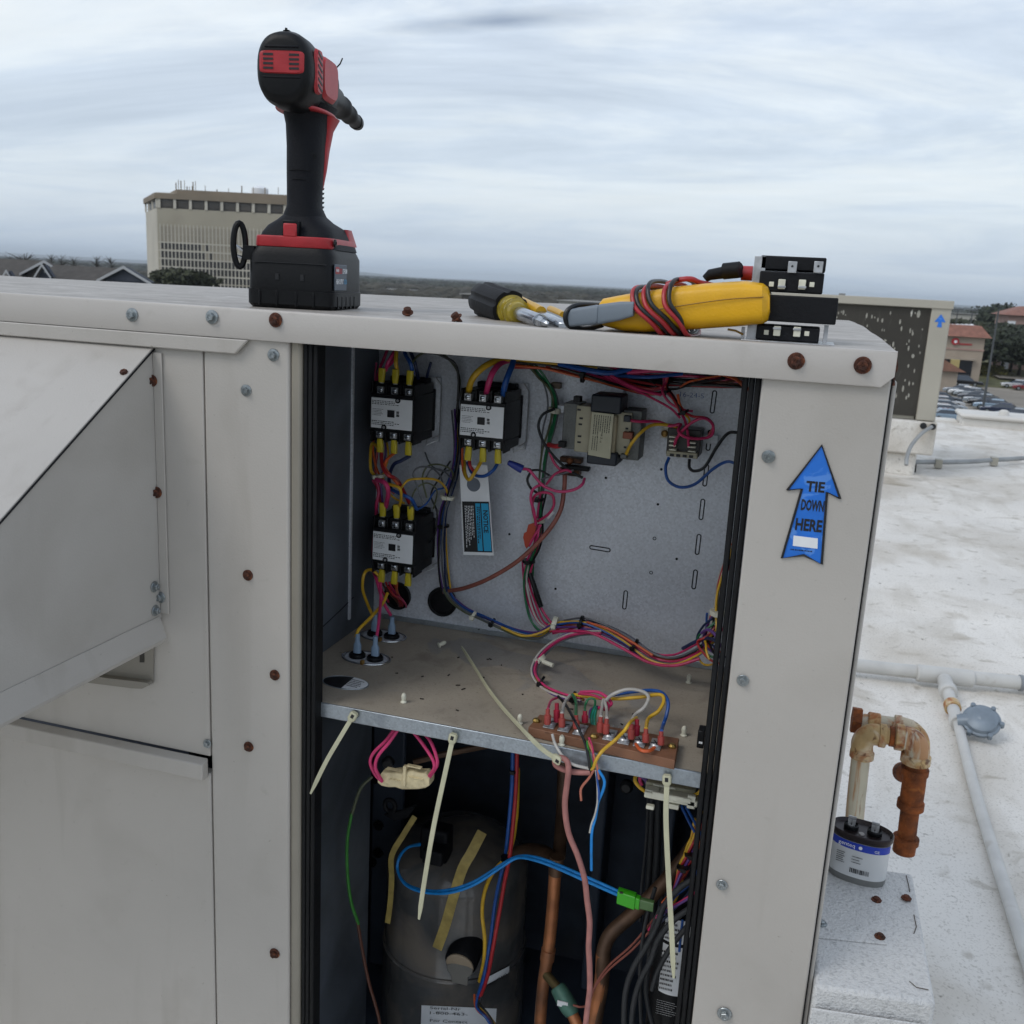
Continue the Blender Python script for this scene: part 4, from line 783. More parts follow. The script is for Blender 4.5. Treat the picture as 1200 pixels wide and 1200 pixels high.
# ---- cream connector with pink wires
pc = thing('plug_connector', 'cream plug connector hanging on pink wires below the shelf lip', 'connector', P(476, 910, Y=.90))
m_ = []
for i, (x, hh) in enumerate(((446, .4), (450, .95), (458, 1.0), (466, 1.08), (474, 1.25), (486, 1.3), (494, 1.12), (501, 1.05), (506, .55))):
    c = P(x, 911+(x-476)*.03+(0 if i % 2 else 1), Y=.90); m_.append((c, Z_*.0088*hh, Y_*.0075, 5))
build('plug_body', MB().loft(m_, 20), mat('melted_cream_plastic', '#cfc19b', .55, var=.15, vs=90, bump=1, bs=180), pc, bev=.0006)
for x0, x1, y0, y1 in ((452, 470, 901, 905), (476, 493, 897, 902), (456, 468, 913, 916), (478, 496, 911, 914), (472, 475, 898, 922)): pbox(pc, 'plug_latch', x0, y0, x1, y1, .8905, .896, MATS['melted_cream_plastic'], .0006)
for pts in ([(464, 852, .89), (452, 868, .885), (438, 882, .88), (434, 894, .88), (440, 908, .885), (448, 916, .89)], [(467, 854, .885), (456, 870, .88), (443, 886, .875), (440, 900, .875), (447, 914, .885)],
            [(482, 855, .89), (494, 870, .885), (506, 888, .88), (509, 899, .88), (503, 909, .89)], [(495, 858, .895), (504, 868, .885), (511, 885, .88), (512, 897, .88), (504, 910, .89)]): wire(pc, 'pink', 1.6, pts)
# ---- white relay socket on the right under the shelf
rc = thing('relay_socket', 'off white socket connector under the shelf near the right gasket', 'connector', P(788, 932, Y=.90))
pbox(rc, 'socket_body', 757, 916, 814, 936, .905, .940, mat('translucent_socket', '#b0ac94', .5, var=.15)); pbox(rc, 'socket_flange', 755, 928, 817, 947, .890, .905, OFFW, .0012); pbox(rc, 'socket_leg', 757, 944, 766, 950, .891, .897, OFFW); pbox(rc, 'socket_ridge', 764, 934, 810, 937, .8885, .892, OFFW)
pbox(rc, 'socket_tab', 756, 925, 772, 930, .893, .903, OFFW); pbox(rc, 'socket_tab', 783, 942, 795, 950, .894, .902, OFFW); pbox(rc, 'socket_tab', 806, 932, 814, 949, .890, .895, OFFW); pbox(rc, 'socket_rib', 765, 921, 792, 924, .902, .906, OFFW)
wire(rc, 'yellow', 1.6, [(747, 905, .90), (744, 914, .895), (749, 922, .895), (757, 928, .90)]); wire(rc, 'yellow', 1.6, [(824, 920, .89), (820, 928, .893), (812, 933, .90)])
wire(rc, 'purple', 2.0, [(750, 908, .91), (757, 914, .91), (760, 922, .91)]); wire(rc, 'mag', 1.8, [(756, 906, .92), (750, 912, .92), (752, 920, .92)])
wire(rc, 'blue', 1.4, [(799, 945, .92), (806, 960, .93), (814, 975, .93)]); wire(rc, 'blue', 1.4, [(804, 945, .92), (812, 960, .93), (822, 978, .93)])
# ================================================================== COMPRESSOR COMPARTMENT
CB = mat('brightened_compressor_paint', '#5b5b5b', .27, var=.2, vs=12, coat=.4, patch=[('#84796c', 11, .46, .68, .75), ('#2b2b2b', 9, .55, .68, .6, (1, 1, .25)), ('#76675a', 70, .62, .75, .35)])  # black shell coloured grey to paint in reflections and brighter light; dust patches on top
cp = thing('compressor', 'black domed scroll compressor with gold tape strips and paper labels', 'compressor', V((-.425, 1.27, z0+.03)))
cc = V((-.425, 1.27, 0)); Rr = .108; zr = P(449, 975, Y=1.27).z
prof = [(Rr+.004, z0+.03-0), (Rr+.004, z0+.06)] + [(Rr+.003, zr-.155), (Rr+.004, zr-.150), (Rr, zr-.146), (Rr, zr-.02)] + [(Rr*math.cos(a), zr-.02+.058*math.sin(a)) for a in [math.radians(d) for d in (10, 22, 34, 46, 58, 70, 80, 88)]]
build('shell', MB().lathe(prof, cc, Z_, 56), CB, cp, angle=50)
build('weld_seam', MB().tube([cc+V(((Rr+.001)*math.cos(a*.1257), (Rr+.001)*math.sin(a*.1257), zr-.147)) for a in range(50)], .0022, 6, closed=True), CB, cp)
build('fused_plug', MB().box(P(491, 1000, Y=1.19)-V((0, 0, .010)), P(524, 980, Y=1.19)+V((0, .03, .004))), BLKM, cp, bev=.004)
build('fused_plug', MB().box(P(494, 1012, Y=1.165), P(518, 1001, Y=1.165)+V((0, .03, 0))), BLKM, cp, bev=.003)
ey = build('lifting_eye', MB().tube([P(457, 944, Y=1.16)+X_*.008*math.cos(a*.5236)+Z_*.009*math.sin(a*.5236) for a in range(12)], .0035, 8, closed=True), BLKM, cp)
build('eye_bracket', MB().prism([P(x, y, Y=1.17) for x, y in ((450, 955), (470, 950), (488, 943), (478, 958), (462, 962))], (0, .004, 0)), BLKM, cp)
cab = build('sight_fitting', MB().lathe([(.024, 0), (.024, .035), (.022, .038)], P(541, 1128, Y=1.16)+Y_*.03+Z_*.012, (0, -1, -.25), 32), BLKM, cp)
cq = P(541, 1128, Y=1.16)+Y_*.03+Z_*.012+V((0, -1, -.25)).normalized()*.0385
build('fitting_face', MB().lathe([(.0205, 0), (.0205, .002), (.019, .003)], cq, (0, -1, -.25), 32), mat('tan_cap', '#b8a58c', .55, var=.2), cab)
build('fitting_cover', MB().prism([cq+V((x, -.0035+(-.25*z*.3), z)) for x, z in ((-.0195, -.004), (-.008, .003), (.012, .004), (.0200, .001), (.0195, -.010), (.0130, -.018), (.0130, -.032), (-.0110, -.033), (-.0130, -.020), (-.0190, -.012))], (0, .005, 0)), mat('grey_cap', '#86837c', .5, var=.2), cab, bev=.0015)
def wraplabel(name, px0, px1, py, hgt, mt, slope=0, par=cp, R2=Rr+.0046):
    a0 = P(px0, py, Y=1.16); a1 = P(px1, py, Y=1.16); 
    def onr(px, py):
        v = ray(px, py); o = V((0, 0, CAMZ))-cc; A = v.x**2+v.y**2; B = o.x*v.x+o.y*v.y; C = o.x**2+o.y**2-R2**2; D = B*B-A*C
        t = (-B-math.sqrt(max(D, 0)))/A; return V((0, 0, CAMZ))+v*t
    mb = MB(); n = 12
    for i in range(n+1):
        px = px0+(px1-px0)*i/n; p = onr(px, py+slope*i/n); mb.v += [p, p-Z_*hgt]
    mb.f = [(2*i, 2*i+2, 2*i+3, 2*i+1) for i in range(n)]
    return build(name, mb, mt, par), onr
lab2, onr = wraplabel('paper_label', 494, 582, 1178, .06, WLAB, 4)
for s_, x, y, w in (('Serial-Nr', 522, 1181, .045), ('1-800-463-', 526, 1187, .055), ('For Contact', 526, 1196, .055)):
    c = onr(x, y); c0 = onr(x-8, y); c1 = onr(x+8, y+.8); nn = V((c.x-cc.x, c.y-cc.y, 0)).normalized(); text(lab2, s_, c+nn*.0016, (c1-c0), Z_, .0045, PRINT, width=w)
lab3, _ = wraplabel('circuit_label', 566, 597, 1148, .012, WLAB, -16)
c = onr(582, 1147.5); nn = V((c.x-cc.x, c.y-cc.y, 0)).normalized(); text(lab3, 'CIRCUIT NO.1', c+nn*.0016-Z_*.0005, onr(594, 1140.5)-onr(569, 1156), Z_, .0052, PRINT, width=.042, bold=.02)
GOLD = mat('gold_tape', '#b39d58', .5, .1, var=.2, vs=60, bump=.4, bs=200)
def tape(pts, w):
    p = [P(*q[:2], Y=q[2]) for q in pts]; mb = MB(); pp = smoothpts([tuple(q) for q in pts], 6)
    for i, q in enumerate(pp):
        d = (pp[min(i+1, len(pp)-1)]-pp[max(i-1, 0)]).normalized(); s = d.cross(Y_).normalized()*w
        mb.v += [q-s, q+s, q+s+Y_*.0006, q-s+Y_*.0006]
    mb.f = [(4*i+j, 4*i+(j+1) % 4, 4*i+4+(j+1) % 4, 4*i+4+j) for i in range(len(pp)-1) for j in range(4)]
    build('tape_strip', mb, GOLD, cp)
tape([(486, 957, 1.175), (473, 978, 1.165), (459, 1003, 1.155), (459, 1030, 1.150), (457, 1060, 1.148), (454, 1082, 1.147)], .0040)
tape([(565, 975, 1.185), (552, 1000, 1.165), (542, 1018, 1.155), (531, 1052, 1.150), (522, 1084, 1.145), (512, 1112, 1.140)], .0072)
# ---- cables in the compartment
pw = TH('power_cable', 'blue, red and yellow compressor power wires hanging before the black dome', 'wires', 600, 1000, 1.10)
wire(pw, 'blue', 2.3, [(601, 872, 1.08), (600, 920, 1.07), (596, 970, 1.07), (592, 1005, 1.08), (586, 1030, 1.09), (580, 1060, 1.10), (575, 1100, 1.10), (568, 1140, 1.10), (560, 1168, 1.11)], n=10)
wire(pw, 'red', 2.3, [(606, 873, 1.08), (605, 920, 1.07), (601, 970, 1.065), (597, 1005, 1.07), (592, 1030, 1.08), (585, 1070, 1.09), (578, 1110, 1.09), (571, 1145, 1.10), (562, 1170, 1.11)], n=10)
wire(pw, 'yellow', 2.3, [(607, 900, 1.09), (606, 945, 1.09), (604, 965, 1.085), (601, 985, 1.08), (594, 1003, 1.08), (578, 1022, 1.10), (568, 1045, 1.11), (565, 1070, 1.11), (568, 1100, 1.10), (567, 1125, 1.10), (562, 1150, 1.11)], n=10)
ring(pw, (594, 1006, 1.07), (0, 0, 1), .0075, .0022, BLK); ring(pw, (602, 903, 1.075), (0, 0, 1), .0055, .0016, BLK)
harness(pw, ['purple', 'orange', 'grey', 'yellow', 'black2', 'blue'], 5, 1.5, [(560, 1165, 1.11), (560, 1180, 1.10), (572, 1192, 1.09), (585, 1215, 1.09)], 3, 31)
lbw = TH('sensor_lead', 'pair of light blue wires looping to a bright green plug', 'wires', 560, 1030, 1.05)
for dz, dy_ in ((0, 0), (3.5, -.004)):
    wire(lbw, 'cyan', 1.7, [(492, 989+dz*.3, 1.14), (478, 993, 1.12+dy_), (468, 1004+dz*.3, 1.10+dy_), (466, 1020, 1.09+dy_), (475, 1035+dz*.4, 1.07+dy_), (495, 1043+dz*.6, 1.06+dy_), (525, 1043+dz, 1.05+dy_), (556, 1033+dz, 1.05+dy_), (588, 1013+dz*.8, 1.05+dy_), (606, 1004+dz*.4, 1.05+dy_), (625, 1004+dz, 1.04+dy_), (650, 1012+dz*1.2, 1.03+dy_), (690, 1029+dz*1.4, 1.01+dy_), (728, 1046+dz*1.3, .99+dy_)], k=7, n=10)
GRN = mat('green_plastic', '#3aa51e', .35, var=.08)
a = P(724, 1049, Y=.985); b = P(750, 1058, Y=.98); d = b-a
build('green_plug', MB().loft([(a, V((0, .006, 0)), Z_*.0082, 6), (a+d*.8, V((0, .006, 0)), Z_*.0086, 6), (a+d*.8, V((0, .005, 0)), Z_*.0070, 6), (b, V((0, .005, 0)), Z_*.0070, 6)], 20), GRN, lbw, bev=.0006)
e = P(766, 1062, Y=.978)
build('plug_sleeve', MB().loft([(b, V((0, .004, 0)), Z_*.0062, 5), (e, V((0, .004, 0)), Z_*.0060, 5)], 16), mat('green_tint_sleeve', '#4e6e42', .35, var=.2), lbw)
for dx_, dy_ in ((726, 1045), (726, 1052), (744, 1052)): pbox(lbw, 'plug_socket', dx_, dy_, dx_+4, dy_+3, .9785, .980, MATS['smoky_plastic'], 0)
gb = TH('ground_wire', 'green wire turning brown, curving down the left of the compartment', 'wire', 410, 1000, 1.03)
wire(gb, 'olive', 1.9, [(436, 910, 1.05), (422, 925, 1.04), (412, 955, 1.03)]); wire(gb, 'lgreen', 1.9, [(412, 953, 1.03), (407, 985, 1.03), (407, 1020, 1.03), (411, 1055, 1.03), (420, 1083, 1.03)])
wire(gb, 'brown', 1.9, [(419, 1080, 1.03), (424, 1110, 1.03), (432, 1150, 1.03), (442, 1185, 1.03), (448, 1215, 1.03)])
# copper pipework
COP = mat('aged_copper', '#b87850', .42, .45, var=.25, vs=26, patch=[('#5c4a3e', 10, .5, .7, .7), ('#b4795a', 60, .62, .72, .4)])
COPB = mat('dark_brown_copper', '#6b5240', .5, .45, var=.25, vs=26, patch=[('#241f1c', 12, .5, .7, .7)])
cpp = TH('copper_pipe', 'vertical copper pipe with a green service valve right of the compressor', 'pipe', 650, 1100, 1.12)
build('pipe_run', MB().tube(smoothpts([(651, 1012, 1.12), (648, 1060, 1.12), (643, 1110, 1.12), (636, 1160, 1.12), (631, 1225, 1.12)]), .0082, 18), COP, cpp)
build('pipe_elbow', MB().tube(smoothpts([(600, 1000, 1.20), (622, 996, 1.18), (640, 1000, 1.15), (650, 1010, 1.13), (651, 1020, 1.12)], 8), .0092, 18), COPB, cpp)
build('pipe_coupling', MB().tube([P(643, 1112, Y=1.12), P(641, 1125, Y=1.12)], .0096, 18), COP, cpp)
build('pipe_coupling', MB().tube([P(653, 1004, Y=1.12), P(651, 1024, Y=1.12)], .0095, 18), COPB, cpp)
wire(cpp, COPB, 9, [(661, 890, 1.25), (659, 950, 1.22), (655, 1005, 1.16)], 'pipe_run', n=14)
va, vb, vc, vd = P(640, 1142, Y=1.115), P(654, 1158, Y=1.10), P(668, 1182, Y=1.09), P(678, 1205, Y=1.08)
build('valve_stem', MB().tube([va, vb], .0062, 12), mat('brass_fitting', '#6e6142', .45, .6, var=.2), cpp)
build('valve_body', MB().tube([vb-(vc-vb)*.1, vb, vb.lerp(vc, .5), vc, vc.lerp(vd, .3)], [.0085, .0105, .0118, .0118, .009], 18), mat('green_service_valve', '#527a6c', .5, .2, var=.25, vs=60), cpp)
build('valve_label', MB().obox(vb.lerp(vc, .55)-Y_*.0118+Z_*.002, X_*.007, Y_*.0006, Z_*.004), WLAB, cpp)
build('valve_outlet', MB().tube([vc.lerp(vd, .3), vd], .0078, 14), COP, cpp)
cp2 = TH('copper_pipe', 'brown bent copper pipe slanting up to the right behind the green plug', 'pipe', 740, 1070, 1.10)
build('pipe_run', MB().tube(smoothpts([(835, 960, 1.12), (806, 1000, 1.12), (775, 1038, 1.11), (740, 1072, 1.10), (716, 1094, 1.09), (708, 1112, 1.085), (707, 1130, 1.08), (704, 1160, 1.08), (692, 1225, 1.08)], 8), .0092, 18), COPB, cp2)
build('pipe_run', MB().tube(smoothpts([(707, 1118, 1.083), (705, 1150, 1.08), (697, 1190, 1.08), (690, 1228, 1.08)], 8), .0095, 18), COP, cp2)
# black can with printed labels on the right
dr = thing('filter_drier', 'black cylinder with white printed labels behind the cables at lower right', 'canister', V((-.085, 1.0, z0+.03)))
dcx = P(791, 1120, Y=.985); ctr = V((dcx.x, 1.0, 0)); zt = P(790, 1068, Y=1.0).z
build('canister', MB().lathe([(.027, z0+.03), (.027, zt-.01), (.022, zt), (.012, zt+.003)], ctr, Z_, 36), BLK, dr)
def clabel(y0, y1, a0=-2.1, a1=-1.0):
    mb = MB(); zA = P(790, y0, Y=.975).z; zB = P(790, y1, Y=.975).z
    for i in range(11):
        a = a0+(a1-a0)*i/10; q = ctr+V((math.cos(a)*.0274, math.sin(a)*.0274, 0)); mb.v += [V((q.x, q.y, zA)), V((q.x, q.y, zB))]
    mb.f = [(2*i, 2*i+2, 2*i+3, 2*i+1) for i in range(10)]
    return build('printed_label', mb, WLAB, dr), (zA+zB)/2, abs(zA-zB)
l1, zc_, hh_ = clabel(1108, 1166); printlines(l1, V((ctr.x-.003, ctr.y-.0284, zc_)), X_, Z_, .024, hh_*.85, 9, seed=41)
l2, zc_, hh_ = clabel(1076, 1104); printlines(l2, V((ctr.x-.003, ctr.y-.0284, zc_)), X_, Z_, .022, hh_*.8, 4, seed=43)
printlines(dr, V((ctr.x-.001, ctr.y-.0282, P(790, 1182, Y=.975).z)), X_, Z_, .026, .020, 7, MATS['white_label_paper'], seed=44, fill=.12)
# black hoses
hs = TH('black_hose', 'black rubber cables curving down past the labelled canister', 'cable', 760, 1120, .96)
for r, pts in ((3.4, [(815, 1028, .95), (795, 1042, .95), (778, 1062, .95), (770, 1085, .95), (757, 1110, .95), (742, 1135, .95), (733, 1165, .95), (731, 1215, .95)]),
               (3.2, [(812, 1062, .94), (790, 1078, .94), (772, 1100, .94), (763, 1125, .94), (750, 1150, .94), (742, 1180, .94), (740, 1215, .94)]),
               (2.4, [(775, 1062, .965), (764, 1090, .965), (760, 1130, .965), (757, 1160, .965), (762, 1190, .965), (770, 1215, .965)]),
               (2.6, [(815, 1075, .945), (795, 1098, .945), (780, 1120, .945), (770, 1140, .945), (764, 1160, .945)])): wire(hs, 'black2', r, pts, 'cable', n=12)
for x0, r in ((764, 4), (772, 5), (781, 3)): wire(hs, 'black2', r, [(x0, 935, 1.15), (x0-2, 1000, 1.14), (x0-6, 1060, 1.13), (x0-8, 1090, 1.13)], 'cable', n=12)
bw_ = TH('wiring_harness', 'braided red, yellow and blue wires beside the right gasket low in the opening', 'wires', 805, 1010, .97)
harness(bw_, ['orange', 'yellow', 'red', 'purple', 'red', 'yellow'], 4.2, 1.6, [(820, 962, .95), (812, 985, .95), (806, 1003, .955), (799, 1020, .96), (792, 1045, .965), (780, 1065, .97)], 5, 51)
ring(bw_, (811, 1000, .95), (-.3, 0, 1), .0075, .0012, BLK); ring(bw_, (802, 1015, .955), (-.3, 0, 1), .0078, .0012, BLK)
for col, pts in (('purple', [(812, 1050, .95), (790, 1063, .955), (770, 1075, .96)]), ('dusk', [(812, 1040, .96), (795, 1060, .96), (775, 1080, .965)]), ('blue', [(800, 1078, .955), (798, 1095, .95), (796, 1115, .95)])): wire(bw_, col, 1.3, pts)
tw = TH('wiring_harness', 'two thin brown wires crossing the copper pipe toward the canister', 'wires', 730, 1120, 1.04)
wire(tw, 'tube', 1.2, [(768, 1075, .98), (740, 1108, 1.02), (715, 1130, 1.05), (700, 1150, 1.06), (690, 1175, 1.06), (682, 1180, 1.07), (672, 1178, 1.075)]); wire(tw, 'tube', 1.2, [(770, 1082, .98), (742, 1112, 1.02), (716, 1134, 1.05), (702, 1150, 1.06), (694, 1162, 1.06)])
wire(tw, COPB, 4.5, [(590, 870, 1.20), (560, 876, 1.18), (520, 884, 1.16), (485, 893, 1.15)], 'capillary_tube')
build('shelf_knob', MB().lathe([(.008, 0), (.008, .006), (.005, .009)], P(735, 920, Y=1.05), (0, -1, 0), 16), BLK, U); build('shelf_knob', MB().lathe([(.007, 0), (.007, .006), (.004, .009)], P(456, 892, Y=.95), (0, -1, 0), 16), BLK, U)
# ================================================================== TOOLS ON THE LID
from mathutils import Euler
RED = mat('red_tool_plastic', '#a8242b', .42, var=.1, vs=50, bump=.1, bs=300)
TBLK = mat('tool_rubber', '#101218', .6, spec=.2, var=.12, vs=30, bump=.25, bs=500)
TBLK2 = mat('tool_black_plastic', '#08090c', .45, spec=.25, var=.15, vs=40, bump=.1, bs=300)
th_ = math.radians(10); ez = Euler((0, 0, th_))
cw = P(390, 364.5, Y=.912); cw.z = ZL+.0008
root = cw - (ez.to_matrix() @ V((.0463, -.058, 0)))
dr_ = thing('cordless_tool', 'red and black cordless power tool standing on its battery on the lid', 'power tool', root, ez)
def D(name, mb, mt, par=None, bev=0, **k): return build(name, mb, mt, par or dr_, bev=bev, local=True, **k)
def zs_(z): return z if z < .09 else .09+(z-.09)*.835
def R_(x, y, z, a, b, e=3): return (V((x, y, zs_(z))), X_*a*(1.09 if z < .0604 else 1), Y_*b, e)
bat = D('battery', MB().loft([R_(0, 0, .0, .0395, .055, 9), R_(0, 0, .004, .0425, .058, 9), R_(0, 0, .018, .0425, .058, 9), R_(0, 0, .0185, .0415, .057, 9), R_(0, 0, .052, .0415, .057, 8), R_(0, 0, .060, .0385, .053, 7)], 64), TBLK2)
for x in (-.03, -.012, .008, .026): D('battery_rib', MB().box((x-.0012, -.0590, .002), (x+.0012, -.0565, .017)), TBLK2, bat, bev=.0006)
for y in (-.04, -.025, -.01, .005, .020): D('battery_rib', MB().box((.0448, y-.002, .001), (.0468, y+.002, .014)), TBLK2, bat, bev=.0006)
D('side_sticker', MB().box((.0445, -.050, .020), (.0458, -.008, .046)), mat('dark_sticker', '#4a535e', .45, var=.05), bat, bev=.0008)
M0 = MWI[dr_.name].inverted(); W3 = M0.to_3x3()
def dtext(s_, y, z, w, h, mt, par): text(par, s_, M0 @ V((.0462, y, z)), W3 @ Y_, Z_, h, mt, width=w, bold=.03)
D('red_badge', MB().box((.0450, -.048, .0365), (.0460, -.036, .0435)), RED, bat); dtext('M18', -.042, .040, .009, .0032, WLAB, bat)
dtext('RED', -.031, .0395, .010, .0050, mat('red_print', '#b52530', .5, var=0), bat); dtext('LITHIUM', -.0165, .0395, .016, .0050, WLAB, bat)
dtext('HIGH OUTPUT', -.034, .029, .025, .0052, WLAB, bat); dtext('XC8.0', -.0145, .029, .011, .0052, mat('blue_print', '#2f86b0', .5, var=0), bat)
D('battery_seam', MB().box((-.039, -.0582, .0445), (.039, -.0572, .0452)), PRINT, bat)
for x in (-.012, .014): D('battery_notch', MB().box((x-.0018, -.0578, .028), (x+.0018, -.0568, .034)), PRINT, bat)
ft = D('foot', MB().loft([R_(0, .004, .060, .0395, .050, 7), R_(0, .004, .0745, .0380, .048, 6), R_(0, .002, .082, .034, .040, 5), R_(0, -.004, .088, .026, .030, 3.5), R_(0, -.006, .094, .021, .024, 2.6)], 56), TBLK)
D('red_band', MB().loft([R_(0, .002, .0605, .0408, .0535, 7), R_(0, .002, .0620, .0412, .0540, 7), R_(0, .002, .0700, .0408, .0535, 7), R_(0, .002, .0712, .0400, .0525, 7)], 56), RED, ft)
D('red_latch', MB().box((-.008, -.0515, .0705), (.006, -.045, .0835)), RED, ft, bev=.0012); D('latch_gap', MB().box((-.0095, -.0500, .071), (.0075, -.040, .0865)), TBLK2, ft, bev=.001)
D('red_side_panel', MB().loft([R_(.037, .035, .066, .004, .016, 4), R_(.034, .033, .083, .003, .010, 3)], 20), RED, ft)
D('band_screw', MB().lathe([(.004, 0), (.004, .0012), (.002, .0014), (.0018, .0004)], (.0415, -.038, .0665), X_, 14), TBLK2, ft)
hd = D('handle', MB().loft([R_(0, -.006, .090, .0225, .026, 2.5), R_(0, -.008, .105, .0168, .0215, 2.5), R_(0, -.008, .125, .0170, .0215, 2.4), R_(.0, -.006, .150, .0178, .0225, 2.4), R_(.0, -.003, .175, .0186, .0240, 2.4), R_(.0, 0, .200, .0200, .028, 2.4), R_(0, .004, .214, .0232, .034, 2.4), R_(0, .004, .224, .0270, .042, 2.3)], 36), TBLK)
D('red_inlay', MB().loft([R_(.0128, .0035, .128, .0028, .003, 3), R_(.0142, .005, .150, .0045, .005, 3), R_(.0152, .008, .175, .0050, .008, 3), R_(.0165, .012, .198, .0060, .010, 3), R_(.0215, .012, .213, .0060, .018, 3)], 18), RED, hd)
for i in range(12): D('grip_rib', MB().loft([R_(.003, .0095, .100+i*.0055, .0115, .004, 3), R_(.003, .0110, .1025+i*.0055, .0120, .0045, 3)], 14), TBLK, hd)
D('handle_screw', MB().lathe([(.0035, 0), (.0035, .0006), (.0016, .0008), (.0014, .0002)], (.0135, -.0215, .152), (.6, -.8, 0), 14), TBLK2, hd)
D('handle_seam', MB().tube([V((.0175*math.sin(a), -.008-.0222*math.cos(a), .133+.004*math.cos(a))) for a in [math.radians(d) for d in range(-80, 81, 10)]], .0005, 5), TBLK2, hd)
D('handle_seam', MB().tube([V((.0172*math.sin(a), -.008-.0220*math.cos(a), .122+.006*math.cos(a))) for a in [math.radians(d) for d in range(-80, 81, 10)]], .0005, 5), TBLK2, hd)
D('trigger', MB().loft([R_(0, .030, .175, .007, .006, 3), R_(0, .036, .190, .008, .009, 3), R_(0, .038, .205, .008, .012, 3)], 18), TBLK2)
HS = .87
def H_(y, z, a, b, e=2.3, x=0): return (V((x, -.006+(y+.006)*HS, zc_+(z-zc_)*HS)), X_*a*HS, Z_*b*HS, e)
zc_ = .2235
hb = D('motor_housing', MB().loft([H_(-.0875, zc_, .0225, .0275, 2.6), H_(-.0865, zc_, .0255, .0315, 2.6), H_(-.083, zc_, .0290, .0362, 2.5), H_(-.074, zc_, .0312, .0392, 2.4), H_(-.050, zc_, .0318, .0400), H_(-.030, zc_, .0300, .0380), H_(.010, zc_, .0290, .0360), H_(.036, zc_, .0275, .0330), H_(.046, zc_, .0240, .0285)], 44), TBLK2)
_D0 = D
def D(name, mb, mt, par=None, bev=0, **k):
    if not getattr(mb, 'done', 0):
        mb.v = [V((p.x*HS, -.006+(p.y+.006)*HS, zc_+(p.z-zc_)*HS)) for p in mb.v]
    return _D0(name, mb, mt, par, bev, **k)
pn = D('rear_vent_panel', MB().loft([(V((0, -.0800, zc_+.005)), X_*.0262, Z_*.0125, 7), (V((0, -.0872, zc_+.005)), X_*.0250, Z_*.0118, 7), (V((0, -.0888, zc_+.005)), X_*.0225, Z_*.0105, 7)], 40), RED, hb)
for sx in (-.0145, .0145):
    for k in range(4): D('vent_slot', MB().box((sx-.0055, -.0894, zc_-.0025+k*.0046), (sx+.0055, -.0886, zc_-.0003+k*.0046)), PRINT, pn)
D('rear_cap_rib', MB().box((-.0195, -.0885, zc_+.0190), (.0195, -.079, zc_+.0225)), TBLK, hb, bev=.0016); D('rear_cap_rib', MB().box((-.0215, -.0882, zc_-.0115), (.0215, -.079, zc_-.0088)), TBLK, hb, bev=.001)
D('cap_screw', MB().lathe([(.004, 0), (.004, .0008), (.002, .001), (.0016, .0002)], (.017, -.0805, zc_-.0255), (.2, -1, -.3), 14), PRINT, hb)
sv = D('side_vent_panel', MB().loft([(V((.0300, -.058, zc_+.002)), Y_*.011, Z_*.0235, 4), (V((.0335, -.057, zc_+.002)), Y_*.010, Z_*.0220, 4)], 24), RED, hb)
for k in range(6): D('vent_slot', MB().obox((.0337, -.057, zc_+.019-k*.0068), (.0003, 0, 0), (0, .0072, -.0024), (0, .0005, .0013)), PRINT, sv)
D('side_red_panel', MB().loft([(V((.0275, -.008, zc_+.002)), Y_*.028, Z_*.0235, 4), (V((.0315, -.008, zc_+.003)), Y_*.026, Z_*.0200, 4)], 28), RED, hb)
_D0('red_collar', MB().loft([R_(0, -.004, .2135, .0250, .048, 2.4), R_(0, -.004, .2150, .0255, .0495, 2.4), R_(0, -.004, .2170, .0250, .049, 2.4)], 44), RED, hb)
_D0('top_ridge', MB().loft([H_(-.072, zc_+.0395, .004, .0015, 3), H_(.04, zc_+.033, .004, .0025, 3)], 14), TBLK, hb); D('sight_nub', MB().box((-.001, -.074, zc_+.040), (.001, -.071, zc_+.0425)), TBLK2, hb)
ns = _D0('nose', MB().loft([H_(.044, zc_, .0225, .024), H_(.060, zc_, .0190, .0200), H_(.070, zc_, .0160, .0165), H_(.100, zc_-.001, .0152, .0158), H_(.102, zc_-.001, .0130, .0134), H_(.130, zc_-.003, .0126, .0128), H_(.132, zc_-.003, .0136, .0138), H_(.142, zc_-.004, .0136, .0138), H_(.144, zc_-.004, .0112, .0112), H_(.165, zc_-.006, .0106, .0106), H_(.167, zc_-.006, .0116, .0116), H_(.176, zc_-.007, .0114, .0114), H_(.178, zc_-.007, .0094, .0094), H_(.203, zc_-.010, .0088, .0088), H_(.204, zc_-.010, .0098, .0098), H_(.214, zc_-.011, .0092, .0092)], 28), TBLK2)
_D0('nose_clip', MB().tube([V((.012, .048, zc_+.022)), V((.018, .052, zc_+.030)), V((.0195, .055, zc_+.036))], .0008, 6), TBLK2, ns)
D = _D0
# belt hook ring at the left of the foot
D('belt_hook', MB().tube([V((-.0540+.0052*math.cos(a), -.05+.003*math.cos(a), .060+.0215*math.sin(a))) for a in [math.radians(d) for d in range(0, 360, 15)]], .0031, 8, closed=True).box((-.050, -.052, .046), (-.038, -.040, .060)), TBLK2, bev=.0004)
D('hook_bar', MB().tube([V((-.0585, -.052, .060)), V((-.0495, -.047, .054))], .0016, 6).tube([V((-.0585, -.052, .050)), V((-.0500, -.047, .047))], .0016, 6), STEEL)
